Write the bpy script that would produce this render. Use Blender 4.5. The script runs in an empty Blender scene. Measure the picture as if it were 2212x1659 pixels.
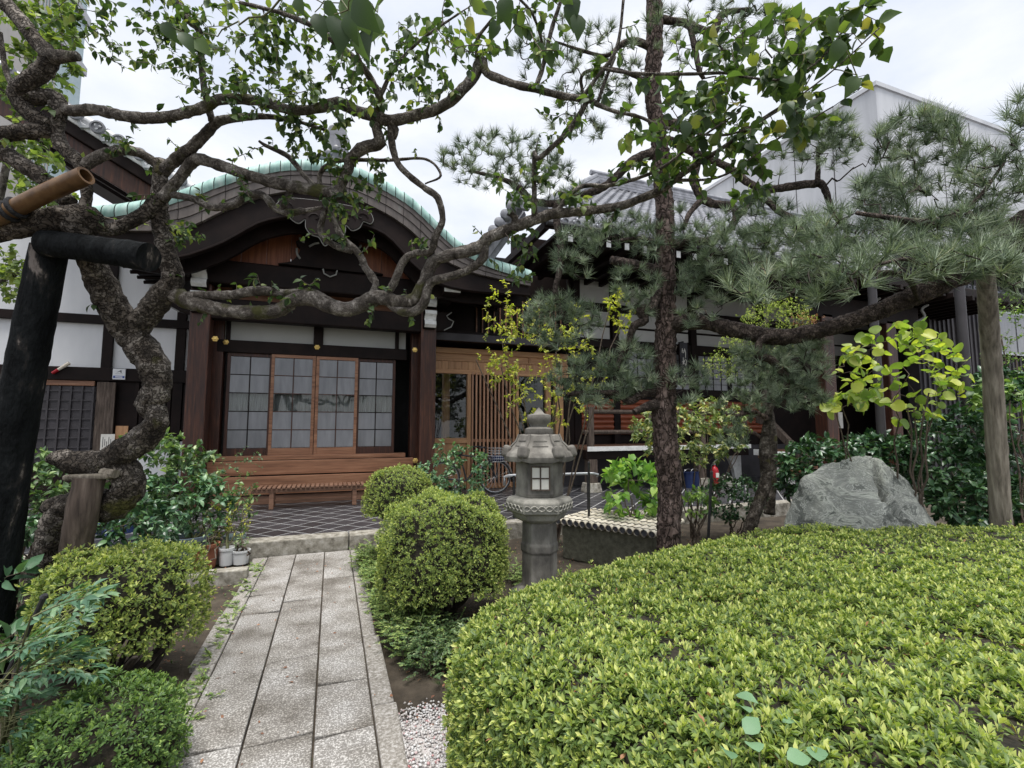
import bpy, math, random
import numpy as np
from mathutils import Vector, Matrix, noise as mnoise
random.seed(11); rng = np.random.default_rng(11)
sc = bpy.context.scene
col = sc.collection
# ---------------------------------------------------------------- camera
FPX, IW, IH = 1040.0, 2212.0, 1659.0            # focal length and picture size in survey units
YAW = math.radians(20.4); PIT = math.atan(90.5 / FPX); EYE = np.array([0.0, 0.0, 1.55])
cam = bpy.data.cameras.new('camera'); cam.sensor_width = 36; cam.lens = 36 * FPX / IW
cam.clip_start = 0.05; cam.clip_end = 500
camo = bpy.data.objects.new('camera', cam); col.objects.link(camo)
camo.location = EYE; camo.rotation_euler = (math.pi / 2 + PIT, 0, -YAW); sc.camera = camo
# ---------------------------------------------------------------- sky
w = bpy.data.worlds.new('World'); sc.world = w; w.use_nodes = True
nt = w.node_tree; nt.nodes.clear()
SUN_EL, SUN_AZ = math.radians(76), math.radians(200)
wo = nt.nodes.new('ShaderNodeOutputWorld'); bg = nt.nodes.new('ShaderNodeBackground'); bg.inputs['Strength'].default_value = 0.1
sky = nt.nodes.new('ShaderNodeTexSky'); sky.sky_type = 'NISHITA'; sky.sun_disc = False
sky.sun_elevation = SUN_EL; sky.sun_rotation = SUN_AZ
tc = nt.nodes.new('ShaderNodeTexCoord'); mp = nt.nodes.new('ShaderNodeMapping'); mp.inputs['Scale'].default_value = (1.0, 1.0, 2.2)
nz = nt.nodes.new('ShaderNodeTexNoise'); nz.inputs['Scale'].default_value = 3.4; nz.inputs['Detail'].default_value = 7; nz.inputs['Roughness'].default_value = 0.55
cr = nt.nodes.new('ShaderNodeValToRGB')
cr.color_ramp.elements[0].position = 0.33; cr.color_ramp.elements[0].color = (2.45, 2.62, 2.95, 1)
cr.color_ramp.elements[1].position = 0.66; cr.color_ramp.elements[1].color = (3.35, 3.36, 3.4, 1)
mx = nt.nodes.new('ShaderNodeMix'); mx.data_type = 'RGBA'; mx.inputs[0].default_value = 0.92
L = nt.links.new
L(tc.outputs['Generated'], mp.inputs[0]); L(mp.outputs[0], nz.inputs['Vector']); L(nz.outputs['Fac'], cr.inputs[0])
L(sky.outputs[0], mx.inputs[6]); L(cr.outputs[0], mx.inputs[7]); L(mx.outputs[2], bg.inputs[0]); L(bg.outputs[0], wo.inputs[0])
# ---------------------------------------------------------------- sun behind the overcast
sl = bpy.data.lights.new('sun', 'SUN'); sl.energy = 1.5; sl.angle = math.radians(32); sl.color = (1, 0.97, 0.92)
so = bpy.data.objects.new('sun', sl); col.objects.link(so); so.location = (0, 0, 30)
so.rotation_euler = (math.pi / 2 - SUN_EL, 0, math.pi - SUN_AZ)
sc.view_settings.view_transform = 'Standard'; sc.view_settings.look = 'None'; sc.view_settings.exposure = 1.72; sc.view_settings.gamma = 1
# ---------------------------------------------------------------- survey: picture point + distance or plane -> place
Fv = np.array([math.sin(YAW) * math.cos(PIT), math.cos(YAW) * math.cos(PIT), math.sin(PIT)])
Rv = np.array([math.cos(YAW), -math.sin(YAW), 0]); Uv = np.cross(Rv, Fv)
def ray(u, v): return (u - IW / 2) / FPX * Rv + (IH / 2 - v) / FPX * Uv + Fv
def P(u, v, d): return EYE + d * ray(u, v)
def pY(u, v, Y): r = ray(u, v); return EYE + r * (Y / r[1])
def pZ(u, v, Z): r = ray(u, v); return EYE + r * ((Z - EYE[2]) / r[2])
# ---------------------------------------------------------------- objects
WL = {}
def tag(o, label=None, cat=None, group=None, kind=None):
    if label: o['label'] = label
    if cat: o['category'] = cat
    if group: o['group'] = group
    if kind: o['kind'] = kind
    return o
def thing(name, label, cat, loc, group=None):
    o = bpy.data.objects.new(name, None); o.empty_display_size = 0.1; col.objects.link(o)
    o.location = loc; WL[o.name] = np.array(loc, float)
    return tag(o, label, cat, group)
def link(name, me, mat, parent=None, loc=(0, 0, 0)):
    o = bpy.data.objects.new(name, me); col.objects.link(o)
    if mat is not None and not me.materials: me.materials.append(mat)
    loc = np.array(loc, float); WL[o.name] = loc
    if parent is not None:
        o.parent = parent; o.location = loc - WL[parent.name]
    else: o.location = loc
    return o
def np_mesh(name, V, T, smooth=False, rnd=None):
    V = np.asarray(V, np.float32); T = np.asarray(T, np.int32)
    me = bpy.data.meshes.new(name); me.vertices.add(len(V)); me.vertices.foreach_set('co', V.ravel())
    me.loops.add(T.size); me.loops.foreach_set('vertex_index', T.ravel())
    me.polygons.add(len(T)); me.polygons.foreach_set('loop_start', np.arange(len(T), dtype=np.int32) * T.shape[1])
    if smooth: me.polygons.foreach_set('use_smooth', np.ones(len(T), bool))
    me.update(calc_edges=True)
    if rnd is not None:
        a = me.attributes.new('rnd', 'FLOAT', 'POINT'); a.data.foreach_set('value', np.asarray(rnd, np.float32))
    return me
def np_obj(name, V, T, mat, parent=None, smooth=False, rnd=None, **tg):
    V = np.asarray(V, float); lo = V.min(0); hi = V.max(0)
    org = np.array([(lo[0] + hi[0]) / 2, (lo[1] + hi[1]) / 2, lo[2]])
    o = link(name, np_mesh(name, V - org, T, smooth, rnd), mat, parent, org)
    return tag(o, **tg) if tg else o
def frames(p):
    p = np.asarray(p, float); n = len(p); t = np.gradient(p, axis=0); t /= np.linalg.norm(t, axis=1)[:, None] + 1e-9
    a = np.array([0, 0, 1.0]) if abs(t[0][2]) < .9 else np.array([1.0, 0, 0])
    N = np.zeros((n, 3)); x = a - t[0] * (a @ t[0]); N[0] = x / np.linalg.norm(x)
    for i in range(1, n):
        x = N[i - 1] - t[i] * (N[i - 1] @ t[i]); N[i] = x / (np.linalg.norm(x) + 1e-9)
    return t, N, np.cross(t, N)
class MB:
    def __init__(s): s.v = []; s.f = []
    def add(s, vs, fs):
        n = len(s.v); s.v += [tuple(float(c) for c in p) for p in vs]; s.f += [tuple(i + n for i in f) for f in fs]; return s
    def box(s, x0, x1, y0, y1, z0, z1):
        return s.add([(x0, y0, z0), (x1, y0, z0), (x1, y1, z0), (x0, y1, z0), (x0, y0, z1), (x1, y0, z1), (x1, y1, z1), (x0, y1, z1)],
                     [(0, 3, 2, 1), (4, 5, 6, 7), (0, 1, 5, 4), (1, 2, 6, 5), (2, 3, 7, 6), (3, 0, 4, 7)])
    def bar(s, a, b, w, h, up=(0, 0, 1)):
        a = np.array(a, float); b = np.array(b, float); t = b - a; t /= np.linalg.norm(t); up = np.array(up, float)
        sd = np.cross(t, up); sd /= np.linalg.norm(sd); u = np.cross(sd, t)
        vs = [p + sx * sd * w / 2 + sz * u * h / 2 for p in (a, b) for sx, sz in ((-1, -1), (1, -1), (1, 1), (-1, 1))]
        return s.add(vs, [(0, 1, 2, 3), (7, 6, 5, 4), (0, 4, 5, 1), (1, 5, 6, 2), (2, 6, 7, 3), (3, 7, 4, 0)])
    def tube(s, pts, rad, n=8, cap=True):
        pts = np.asarray(pts, float); rad = np.broadcast_to(rad, (len(pts),)); t, N, B = frames(pts)
        vs = []
        for i in range(len(pts)):
            for k in range(n):
                a = 2 * math.pi * k / n; vs.append(pts[i] + rad[i] * (math.cos(a) * N[i] + math.sin(a) * B[i]))
        fs = [(i * n + k, i * n + (k + 1) % n, (i + 1) * n + (k + 1) % n, (i + 1) * n + k) for i in range(len(pts) - 1) for k in range(n)]
        if cap: fs += [tuple(range(n))[::-1], tuple((len(pts) - 1) * n + k for k in range(n))]
        return s.add(vs, fs)
    def lathe(s, prof, c, n=12, rot=0.0):
        vs = [(c[0] + r * math.cos(rot + 2 * math.pi * k / n), c[1] + r * math.sin(rot + 2 * math.pi * k / n), c[2] + z) for r, z in prof for k in range(n)]
        m = len(prof); fs = [(i * n + k, i * n + (k + 1) % n, (i + 1) * n + (k + 1) % n, (i + 1) * n + k) for i in range(m - 1) for k in range(n)]
        fs += [tuple(range(n))[::-1], tuple((m - 1) * n + k for k in range(n))]
        return s.add(vs, fs)
    def prismY(s, poly, y0, y1):
        n = len(poly); vs = [(x, y0, z) for x, z in poly] + [(x, y1, z) for x, z in poly]
        return s.add(vs, [tuple(range(n)), tuple(range(2 * n - 1, n - 1, -1))] + [(i, n + i, n + (i + 1) % n, (i + 1) % n) for i in range(n)])
    def prismX(s, poly, x0, x1):
        n = len(poly); vs = [(x0, y, z) for y, z in poly] + [(x1, y, z) for y, z in poly]
        return s.add(vs, [tuple(range(n)), tuple(range(2 * n - 1, n - 1, -1))] + [(i, n + i, n + (i + 1) % n, (i + 1) % n) for i in range(n)])
    def prismZ(s, poly, z0, z1):
        n = len(poly); vs = [(x, y, z0) for x, y in poly] + [(x, y, z1) for x, y in poly]
        return s.add(vs, [tuple(range(n))[::-1], tuple(range(n, 2 * n))] + [(i, (i + 1) % n, n + (i + 1) % n, n + i) for i in range(n)])
    def strip(s, A, B, close=False):          # sheet between two polylines
        n = len(A); return s.add(list(A) + list(B), [(i, i + 1, n + i + 1, n + i) for i in range(n - 1)])
    def build(s, name, mat, parent=None, smooth=False, bevel=0, seg=2, **tg):
        V = np.array(s.v); lo = V.min(0); hi = V.max(0); org = np.array([(lo[0] + hi[0]) / 2, (lo[1] + hi[1]) / 2, lo[2]])
        me = bpy.data.meshes.new(name); me.from_pydata((V - org).tolist(), [], s.f); me.update()
        if smooth:
            me.polygons.foreach_set('use_smooth', np.ones(len(me.polygons), bool))
            if smooth != 'all': me.set_sharp_from_angle(angle=math.radians(40))
        o = link(name, me, mat, parent, org)
        if bevel:
            b = o.modifiers.new('bevel', 'BEVEL'); b.width = bevel; b.segments = seg; b.limit_method = 'ANGLE'
        return tag(o, **tg) if tg else o
def bx(name, mat, parent, *b, bevel=0.006, **tg):
    m = MB()
    for q in b: m.box(*q)
    return m.build(name, mat, parent, bevel=bevel, **tg)
def dup(o, loc, parent=None, rot=None):
    c = o.copy(); col.objects.link(c); loc = np.array(loc, float); WL[c.name] = loc
    c.parent = parent; c.location = loc - (WL[parent.name] if parent is not None else 0)
    if rot is not None: c.rotation_euler = rot
    return c
# ---------------------------------------------------------------- materials
def nm(name):
    m = bpy.data.materials.new(name); m.use_nodes = True; t = m.node_tree; return m, t, t.nodes['Principled BSDF'], t.links.new
def coords(t, L, stretch=(1, 1, 1), rand=True):
    tc = t.nodes.new('ShaderNodeTexCoord'); mp = t.nodes.new('ShaderNodeMapping'); mp.inputs['Scale'].default_value = stretch
    if rand:
        oi = t.nodes.new('ShaderNodeObjectInfo'); ad = t.nodes.new('ShaderNodeVectorMath'); ad.operation = 'MULTIPLY_ADD'
        cx = t.nodes.new('ShaderNodeCombineXYZ')
        for k in range(3): L(oi.outputs['Random'], cx.inputs[k])
        ad.inputs[1].default_value = (41, 17, 29); L(cx.outputs[0], ad.inputs[0]); L(tc.outputs['Object'], ad.inputs[2]); L(ad.outputs[0], mp.inputs[0])
    else: L(tc.outputs['Object'], mp.inputs[0])
    return mp.outputs[0]
def ramp(t, stops):
    r = t.nodes.new('ShaderNodeValToRGB'); e = r.color_ramp.elements
    while len(e) < len(stops): e.new(0.5)
    for k, (p, c) in enumerate(stops): e[k].position = p; e[k].color = (*c, 1)
    return r
def mat(name, stops, scale=4, stretch=(1, 1, 1), rough=.7, bump=.2, bscale=None, detail=6, spec=.4, metal=0, dist=0.01, rand=True, tex='noise', objvar=0.0, nrough=.6):
    m, t, b, L = nm(name); v = coords(t, L, stretch, rand)
    n = t.nodes.new('ShaderNodeTexNoise'); n.inputs['Scale'].default_value = scale; n.inputs['Detail'].default_value = detail; n.inputs['Roughness'].default_value = nrough
    L(v, n.inputs['Vector']); r = ramp(t, stops); L(n.outputs['Fac'], r.inputs[0]); c = r.outputs[0]
    if objvar:
        oi = t.nodes.new('ShaderNodeObjectInfo'); mr = t.nodes.new('ShaderNodeMapRange'); mr.inputs[3].default_value = 1 - objvar; mr.inputs[4].default_value = 1 + objvar
        hs = t.nodes.new('ShaderNodeHueSaturation'); L(oi.outputs['Random'], mr.inputs[0]); L(mr.outputs[0], hs.inputs['Value']); L(c, hs.inputs['Color']); c = hs.outputs[0]
    L(c, b.inputs['Base Color']); b.inputs['Roughness'].default_value = rough; b.inputs['Specular IOR Level'].default_value = spec; b.inputs['Metallic'].default_value = metal
    if bump:
        n2 = t.nodes.new('ShaderNodeTexNoise' if tex == 'noise' else 'ShaderNodeTexVoronoi'); n2.inputs['Scale'].default_value = bscale or scale * 4; n2.inputs['Detail'].default_value = 5 if tex == 'noise' else 1
        L(v, n2.inputs['Vector']); bu = t.nodes.new('ShaderNodeBump'); bu.inputs['Strength'].default_value = bump; bu.inputs['Distance'].default_value = dist
        L(n2.outputs[0], bu.inputs['Height']); L(bu.outputs[0], b.inputs['Normal'])
    return m
LEAFK = 1.5
def leafmat(name, stops, rough=.42, trans=.3, spec=.35, obj=False, sat=.92):
    m, t, b, L = nm(name)
    if obj: a = t.nodes.new('ShaderNodeObjectInfo'); fac = a.outputs['Random']
    else: a = t.nodes.new('ShaderNodeAttribute'); a.attribute_name = 'rnd'; fac = a.outputs['Fac']
    stops = [(p_, tuple(min(.62, q_ * LEAFK) for q_ in c_)) for p_, c_ in stops]; r = ramp(t, stops); L(fac, r.inputs[0])
    tcn = t.nodes.new('ShaderNodeTexCoord'); n = t.nodes.new('ShaderNodeTexNoise'); n.inputs['Scale'].default_value = 60; L(tcn.outputs['Object'], n.inputs['Vector'])
    mr = t.nodes.new('ShaderNodeMapRange'); mr.inputs[3].default_value = .75; mr.inputs[4].default_value = 1.25; L(n.outputs['Fac'], mr.inputs[0])
    hs = t.nodes.new('ShaderNodeHueSaturation'); L(mr.outputs[0], hs.inputs['Value']); L(r.outputs[0], hs.inputs['Color']); hs.inputs['Saturation'].default_value = sat
    L(hs.outputs[0], b.inputs['Base Color']); b.inputs['Roughness'].default_value = rough; b.inputs['Specular IOR Level'].default_value = spec
    tr = t.nodes.new('ShaderNodeBsdfTranslucent'); ms = t.nodes.new('ShaderNodeMixShader'); ms.inputs[0].default_value = trans
    mc = t.nodes.new('ShaderNodeMix'); mc.data_type = 'RGBA'; mc.blend_type = 'MULTIPLY'; mc.inputs[0].default_value = 1; mc.inputs[7].default_value = (1.5, 1.7, .6, 1)
    L(hs.outputs[0], mc.inputs[6]); L(mc.outputs[2], tr.inputs['Color'])
    L(b.outputs[0], ms.inputs[1]); L(tr.outputs[0], ms.inputs[2]); L(ms.outputs[0], t.nodes['Material Output'].inputs['Surface'])
    return m
M = {}
M['soil'] = mat('soil', [(.32, (.025, .02, .014)), (.5, (.06, .047, .034)), (.62, (.085, .068, .05)), (.68, (.045, .055, .02))], 4, rough=.95, bump=.6, bscale=60, rand=False)
M['grout'] = mat('grout', [(.3, (.3, .3, .3)), (.7, (.42, .42, .42))], 12, rough=.9)
M['tile'] = mat('slate_tile', [(.3, (.018, .018, .022)), (.7, (.05, .05, .056))], 9, rough=.33, bump=.12, bscale=40, spec=.5, objvar=.3)
M['kerb'] = mat('kerb_stone', [(.3, (.1, .09, .07)), (.5, (.27, .25, .21)), (.7, (.42, .4, .36))], 14, rough=.9, bump=.5, bscale=60, objvar=.1)
M['dark'] = mat('dark_wood', [(.3, (.006, .0038, .0036)), (.7, (.018, .0105, .009))], 3, (1, 1, 1), rough=.6, bump=.08, bscale=30, spec=.15)
M['pillar'] = mat('pillar_wood', [(.3, (.022, .010, .008)), (.55, (.06, .022, .013)), (.75, (.12, .045, .024))], 7, (5, 5, .35), rough=.45, bump=.15, bscale=30)
M['brown'] = mat('brown_wood', [(.3, (.14, .062, .034)), (.55, (.27, .13, .072)), (.75, (.36, .195, .115))], 3.2, (.5, 6, 7), rough=.45, bump=.1, bscale=25, objvar=.12)
M['brownv'] = mat('brown_wood_upright', [(.3, (.13, .04, .018)), (.7, (.28, .1, .045))], 4, (7, 6, .4), rough=.5, bump=.1, objvar=.2)
M['red'] = mat('red_board', [(.3, (.2, .05, .025)), (.7, (.34, .1, .045))], 4, (.6, 6, 6), rough=.4, bump=.1, objvar=.15)
M['light'] = mat('light_wood', [(.3, (.36, .18, .085)), (.7, (.56, .32, .16))], 4, (8, 6, .5), rough=.5, bump=.06, objvar=.1)
M['lighth'] = mat('light_wood_lying', [(.3, (.36, .18, .085)), (.7, (.56, .32, .16))], 4, (.5, 6, 8), rough=.5, bump=.06, objvar=.1)
M['slat'] = mat('lattice_wood', [(.3, (.32, .16, .09)), (.7, (.5, .28, .17))], 4, (8, 6, .5), rough=.5, bump=.05, objvar=.15)
M['bench'] = mat('bench_wood', [(.3, (.13, .065, .04)), (.7, (.26, .145, .095))], 4, (.6, 8, 8), rough=.6, bump=.15, objvar=.12)
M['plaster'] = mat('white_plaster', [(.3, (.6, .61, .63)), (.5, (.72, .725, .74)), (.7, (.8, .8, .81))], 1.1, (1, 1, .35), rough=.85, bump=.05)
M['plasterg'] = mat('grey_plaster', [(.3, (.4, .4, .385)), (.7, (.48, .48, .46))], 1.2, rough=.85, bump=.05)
M['paint'] = mat('white_paint', [(.3, (.6, .6, .58)), (.6, (.8, .8, .79))], 10, rough=.6, bump=.1)
M['copper'] = mat('green_copper', [(.3, (.16, .29, .26)), (.5, (.3, .46, .42)), (.72, (.5, .62, .58))], 3, (3, 1, 1), rough=.6, bump=.1, objvar=.12)
M['copperb'] = mat('brown_copper', [(.3, (.075, .062, .056)), (.6, (.14, .118, .108)), (.75, (.17, .17, .155))], 3, (3, 1, .5), rough=.5, bump=.08, objvar=.15)
M['rooft'] = mat('roof_tile', [(.3, (.11, .112, .125)), (.6, (.22, .225, .25)), (.75, (.34, .345, .37))], 5, rough=.4, bump=.15, objvar=.25)
M['roofw'] = mat('pale_roof_tile', [(.3, (.35, .36, .38)), (.7, (.6, .61, .63))], 5, rough=.45, bump=.15, objvar=.15)
M['lantern'] = mat('lantern_stone', [(.28, (.05, .047, .043)), (.5, (.15, .14, .125)), (.72, (.3, .285, .255))], 6, (1, 1, .6), rough=.92, bump=.6, bscale=90, dist=.004, detail=8)
M['lanternp'] = mat('lantern_stone_pale', [(.28, (.13, .125, .11)), (.5, (.26, .25, .22)), (.72, (.4, .385, .34))], 9, rough=.92, bump=.6, bscale=90, dist=.004, detail=8)
M['concrete'] = mat('grey_concrete', [(.3, (.42, .43, .455)), (.5, (.52, .53, .555)), (.7, (.6, .605, .63))], .5, (1, 1, .16), rough=.9, bump=0)
M['panel'] = mat('dark_siding', [(.3, (.032, .029, .032)), (.7, (.06, .054, .06))], 3, rough=.6, bump=0)
M['char'] = mat('charred_log', [(.35, (.004, .0045, .005)), (.55, (.012, .0135, .0145)), (.62, (.03, .028, .027)), (.68, (.22, .19, .17))], 4, (2.5, 2.5, .9), rough=.9, bump=1.0, bscale=26, dist=.015, spec=.1)
M['grey_wood'] = mat('weathered_wood', [(.3, (.07, .06, .045)), (.5, (.19, .165, .13)), (.7, (.33, .295, .24))], 9, (3, 3, .35), rough=.9, bump=.7, bscale=22, dist=.012)
M['prop'] = mat('prop_wood', [(.3, (.035, .025, .02)), (.55, (.1, .075, .06)), (.75, (.17, .135, .11))], 8, (4, 4, .4), rough=.85, bump=.5, bscale=30)
M['bamboo'] = mat('pale_bamboo', [(.3, (.5, .44, .35)), (.6, (.7, .65, .55)), (.75, (.5, .36, .2))], 5, (2, 2, 2), rough=.4, bump=.1, objvar=.12)
M['bamboob'] = mat('brown_bamboo', [(.3, (.055, .028, .012)), (.55, (.14, .075, .032)), (.75, (.22, .13, .06))], 5, (2, 2, 2), rough=.4, bump=.1)
M['pale_block'] = mat('pale_block', [(.3, (.25, .24, .23)), (.7, (.35, .34, .33))], .6, (1, 1, .2), rough=.9, bump=0)
M['rope'] = mat('black_rope', [(.3, (.008, .008, .01)), (.7, (.03, .03, .033))], 60, rough=.9, bump=.8, bscale=200)
M['iron'] = mat('dark_iron', [(.3, (.015, .015, .017)), (.7, (.04, .04, .042))], 20, rough=.45, bump=.1)
M['steel'] = mat('grey_steel', [(.3, (.3, .31, .32)), (.7, (.5, .51, .52))], 8, rough=.3, bump=0, metal=.8)
M['gold'] = mat('gold_fitting', [(.3, (.45, .29, .08)), (.7, (.75, .53, .18))], 20, rough=.3, bump=.1, metal=.9)
M['white'] = mat('white_plastic', [(.3, (.66, .68, .7)), (.7, (.8, .8, .8))], 5, rough=.4, bump=0)
M['paper'] = mat('paper', [(.3, (.62, .6, .55)), (.7, (.75, .73, .68))], 6, rough=.9, bump=0)
M['ink'] = mat('ink', [(.3, (.03, .03, .035)), (.7, (.06, .06, .07))], 6, rough=.8, bump=0)
M['bluep'] = mat('blue_print', [(.3, (.04, .08, .3)), (.7, (.06, .11, .38))], 6, rough=.5, bump=0)
M['terra'] = mat('terracotta', [(.3, (.22, .075, .04)), (.7, (.33, .13, .075))], 6, rough=.8, bump=.2)
M['bluepot'] = mat('blue_plastic', [(.3, (.008, .016, .06)), (.7, (.014, .03, .1))], 6, rough=.4, bump=0)
M['greypot'] = mat('grey_plastic', [(.3, (.09, .12, .15)), (.7, (.15, .19, .23))], 6, rough=.45, bump=0)
M['redp'] = mat('red_enamel', [(.3, (.3, .01, .015)), (.7, (.42, .02, .03))], 6, rough=.25, bump=0)
M['rubber'] = mat('rubber', [(.3, (.012, .012, .013)), (.7, (.03, .03, .032))], 8, rough=.7, bump=0)
M['twig'] = mat('twig_bark', [(.3, (.06, .045, .035)), (.7, (.17, .13, .1))], 25, rough=.8, bump=.3, bscale=80)
M['core'] = mat('shaded_twig_core', [(.35, (.006, .006, .004)), (.6, (.03, .024, .016)), (.7, (.07, .055, .04))], 30, rough=.95, bump=.8, bscale=60)  # twig brown sunk to near black: shade inside the foliage put into the colour
M['twigd'] = mat('dark_twig', [(.3, (.016, .012, .01)), (.7, (.05, .038, .029))], 25, rough=.85, bump=.3, bscale=80)
M['stemg'] = mat('green_stem', [(.3, (.06, .08, .03)), (.7, (.16, .15, .07))], 25, rough=.7, bump=.2)
def barkmat(name, stops, scale, stretch, bs, dist, moss=None):
    m, t, b, L = nm(name); v = coords(t, L, stretch, False)
    n = t.nodes.new('ShaderNodeTexNoise'); n.inputs['Scale'].default_value = scale; n.inputs['Detail'].default_value = 8; n.inputs['Roughness'].default_value = .65; n.inputs['Distortion'].default_value = .6; L(v, n.inputs['Vector'])
    vo = t.nodes.new('ShaderNodeTexVoronoi'); vo.feature = 'DISTANCE_TO_EDGE'; vo.inputs['Scale'].default_value = bs
    n3 = t.nodes.new('ShaderNodeTexNoise'); n3.inputs['Scale'].default_value = bs * 1.2; L(v, n3.inputs['Vector'])
    mv = t.nodes.new('ShaderNodeMix'); mv.data_type = 'VECTOR'; mv.inputs[0].default_value = .12; L(v, mv.inputs[4]); L(n3.outputs['Color'], mv.inputs[5]); L(mv.outputs[1], vo.inputs['Vector'])
    mr = t.nodes.new('ShaderNodeMapRange'); mr.inputs[2].default_value = .16; L(vo.outputs['Distance'], mr.inputs[0])
    r = ramp(t, stops); L(n.outputs['Fac'], r.inputs[0])
    mc = t.nodes.new('ShaderNodeMix'); mc.data_type = 'RGBA'; mc.blend_type = 'MULTIPLY'; mc.inputs[0].default_value = .75
    cr2 = ramp(t, [(0, (.25, .22, .2)), (1, (1, 1, 1))]); L(mr.outputs[0], cr2.inputs[0]); L(r.outputs[0], mc.inputs[6]); L(cr2.outputs[0], mc.inputs[7]); c = mc.outputs[2]
    if moss:
        n4 = t.nodes.new('ShaderNodeTexNoise'); n4.inputs['Scale'].default_value = 5; n4.inputs['Detail'].default_value = 8; L(v, n4.inputs['Vector'])
        rm = ramp(t, [(.6, (0, 0, 0)), (.68, (1, 1, 1))]); L(n4.outputs['Fac'], rm.inputs[0])
        mm = t.nodes.new('ShaderNodeMix'); mm.data_type = 'RGBA'; L(rm.outputs[0], mm.inputs[0]); L(c, mm.inputs[6]); mm.inputs[7].default_value = (*moss, 1); c = mm.outputs[2]
    L(c, b.inputs['Base Color']); b.inputs['Roughness'].default_value = .9; b.inputs['Specular IOR Level'].default_value = .25
    ad = t.nodes.new('ShaderNodeMath'); ad.operation = 'MULTIPLY_ADD'; ad.inputs[1].default_value = .5; L(n.outputs['Fac'], ad.inputs[0]); L(mr.outputs[0], ad.inputs[2])
    bu = t.nodes.new('ShaderNodeBump'); bu.inputs['Strength'].default_value = 1; bu.inputs['Distance'].default_value = dist; L(ad.outputs[0], bu.inputs['Height']); L(bu.outputs[0], b.inputs['Normal'])
    return m
M['bark'] = barkmat('plum_bark', [(.3, (.045, .038, .033)), (.48, (.16, .138, .118)), (.63, (.4, .365, .325))], 14, (1, 1, 1), 42, .008, (.1, .1, .035))
M['barkt'] = barkmat('plum_trunk_bark', [(.3, (.025, .02, .016)), (.48, (.085, .07, .056)), (.64, (.27, .24, .21))], 9, (1, 1, 1), 24, .016, (.075, .07, .022))
M['barkl'] = barkmat('pine_limb_bark', [(.3, (.03, .023, .02)), (.5, (.09, .07, .06)), (.7, (.22, .175, .15))], 12, (1, 1, 1), 26, .014)
M['barkp'] = barkmat('pine_bark', [(.3, (.04, .028, .024)), (.5, (.125, .09, .078)), (.7, (.26, .2, .18))], 9, (1, 1, .45), 17, .02)
# granite with pale exposed pebbles
def granite():
    m, t, b, L = nm('washed_granite'); v = coords(t, L)
    vo = t.nodes.new('ShaderNodeTexNoise'); vo.inputs['Scale'].default_value = 115; vo.inputs['Detail'].default_value = 3; L(v, vo.inputs['Vector'])
    n = t.nodes.new('ShaderNodeTexNoise'); n.inputs['Scale'].default_value = 3.5; n.inputs['Detail'].default_value = 5; L(v, n.inputs['Vector'])
    r = ramp(t, [(.4, (.185, .174, .162)), (.53, (.28, .268, .255)), (.65, (.55, .535, .515))]); L(vo.outputs['Fac'], r.inputs[0])
    r2 = ramp(t, [(.32, (.45, .42, .38)), (.5, (.85, .83, .8)), (.66, (1.1, 1.1, 1.1))]); L(n.outputs['Fac'], r2.inputs[0])
    mc = t.nodes.new('ShaderNodeMix'); mc.data_type = 'RGBA'; mc.blend_type = 'MULTIPLY'; mc.inputs[0].default_value = 1; L(r.outputs[0], mc.inputs[6]); L(r2.outputs[0], mc.inputs[7])
    L(mc.outputs[2], b.inputs['Base Color']); b.inputs['Roughness'].default_value = .85
    bu = t.nodes.new('ShaderNodeBump'); bu.inputs['Strength'].default_value = .5; bu.inputs['Distance'].default_value = .004; L(vo.outputs['Fac'], bu.inputs['Height']); L(bu.outputs[0], b.inputs['Normal'])
    return m
M['granite'] = granite()
M['border'] = mat('border_stone', [(.35, (.16, .145, .125)), (.52, (.27, .25, .225)), (.66, (.45, .43, .41))], 70, rough=.9, bump=.5, bscale=80, dist=.004, objvar=.1)
def rockmat():
    m, t, b, L = nm('veined_rock'); v = coords(t, L, (1, 1, 1.6), False)
    wv = t.nodes.new('ShaderNodeTexNoise'); wv.inputs['Scale'].default_value = 2.7; wv.inputs['Detail'].default_value = 9; wv.inputs['Roughness'].default_value = .72; wv.inputs['Distortion'].default_value = 1.1; L(v, wv.inputs['Vector'])
    r = ramp(t, [(.33, (.03, .033, .03)), (.42, (.1, .108, .1)), (.475, (.15, .16, .15)), (.49, (.5, .52, .48)), (.505, (.17, .18, .17)), (.56, (.26, .27, .25)), (.6, (.42, .44, .4)), (.64, (.13, .14, .13)), (.72, (.06, .066, .06))]); L(wv.outputs['Fac'], r.inputs[0])
    L(r.outputs[0], b.inputs['Base Color']); b.inputs['Roughness'].default_value = .8
    bu = t.nodes.new('ShaderNodeBump'); bu.inputs['Strength'].default_value = .8; bu.inputs['Distance'].default_value = .04; L(wv.outputs['Fac'], bu.inputs['Height']); L(bu.outputs[0], b.inputs['Normal'])
    return m
M['rock'] = rockmat()
def glassmat(name, colr, rough, tr, fres=1.45):
    m, t, b, L = nm(name); t.nodes.remove(b)
    fr = t.nodes.new('ShaderNodeFresnel'); fr.inputs[0].default_value = fres; gl = t.nodes.new('ShaderNodeBsdfGlossy'); gl.inputs['Roughness'].default_value = rough; gl.inputs['Color'].default_value = (1, 1, 1, 1)
    tp = t.nodes.new('ShaderNodeBsdfTransparent'); tp.inputs['Color'].default_value = (*colr, 1)
    ms = t.nodes.new('ShaderNodeMixShader'); L(fr.outputs[0], ms.inputs[0]); L(tp.outputs[0], ms.inputs[1]); L(gl.outputs[0], ms.inputs[2]); L(ms.outputs[0], t.nodes['Material Output'].inputs['Surface'])
    return m
M['glass'] = glassmat('clear_glass', (.86, .88, .88), .01, 1)
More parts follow.
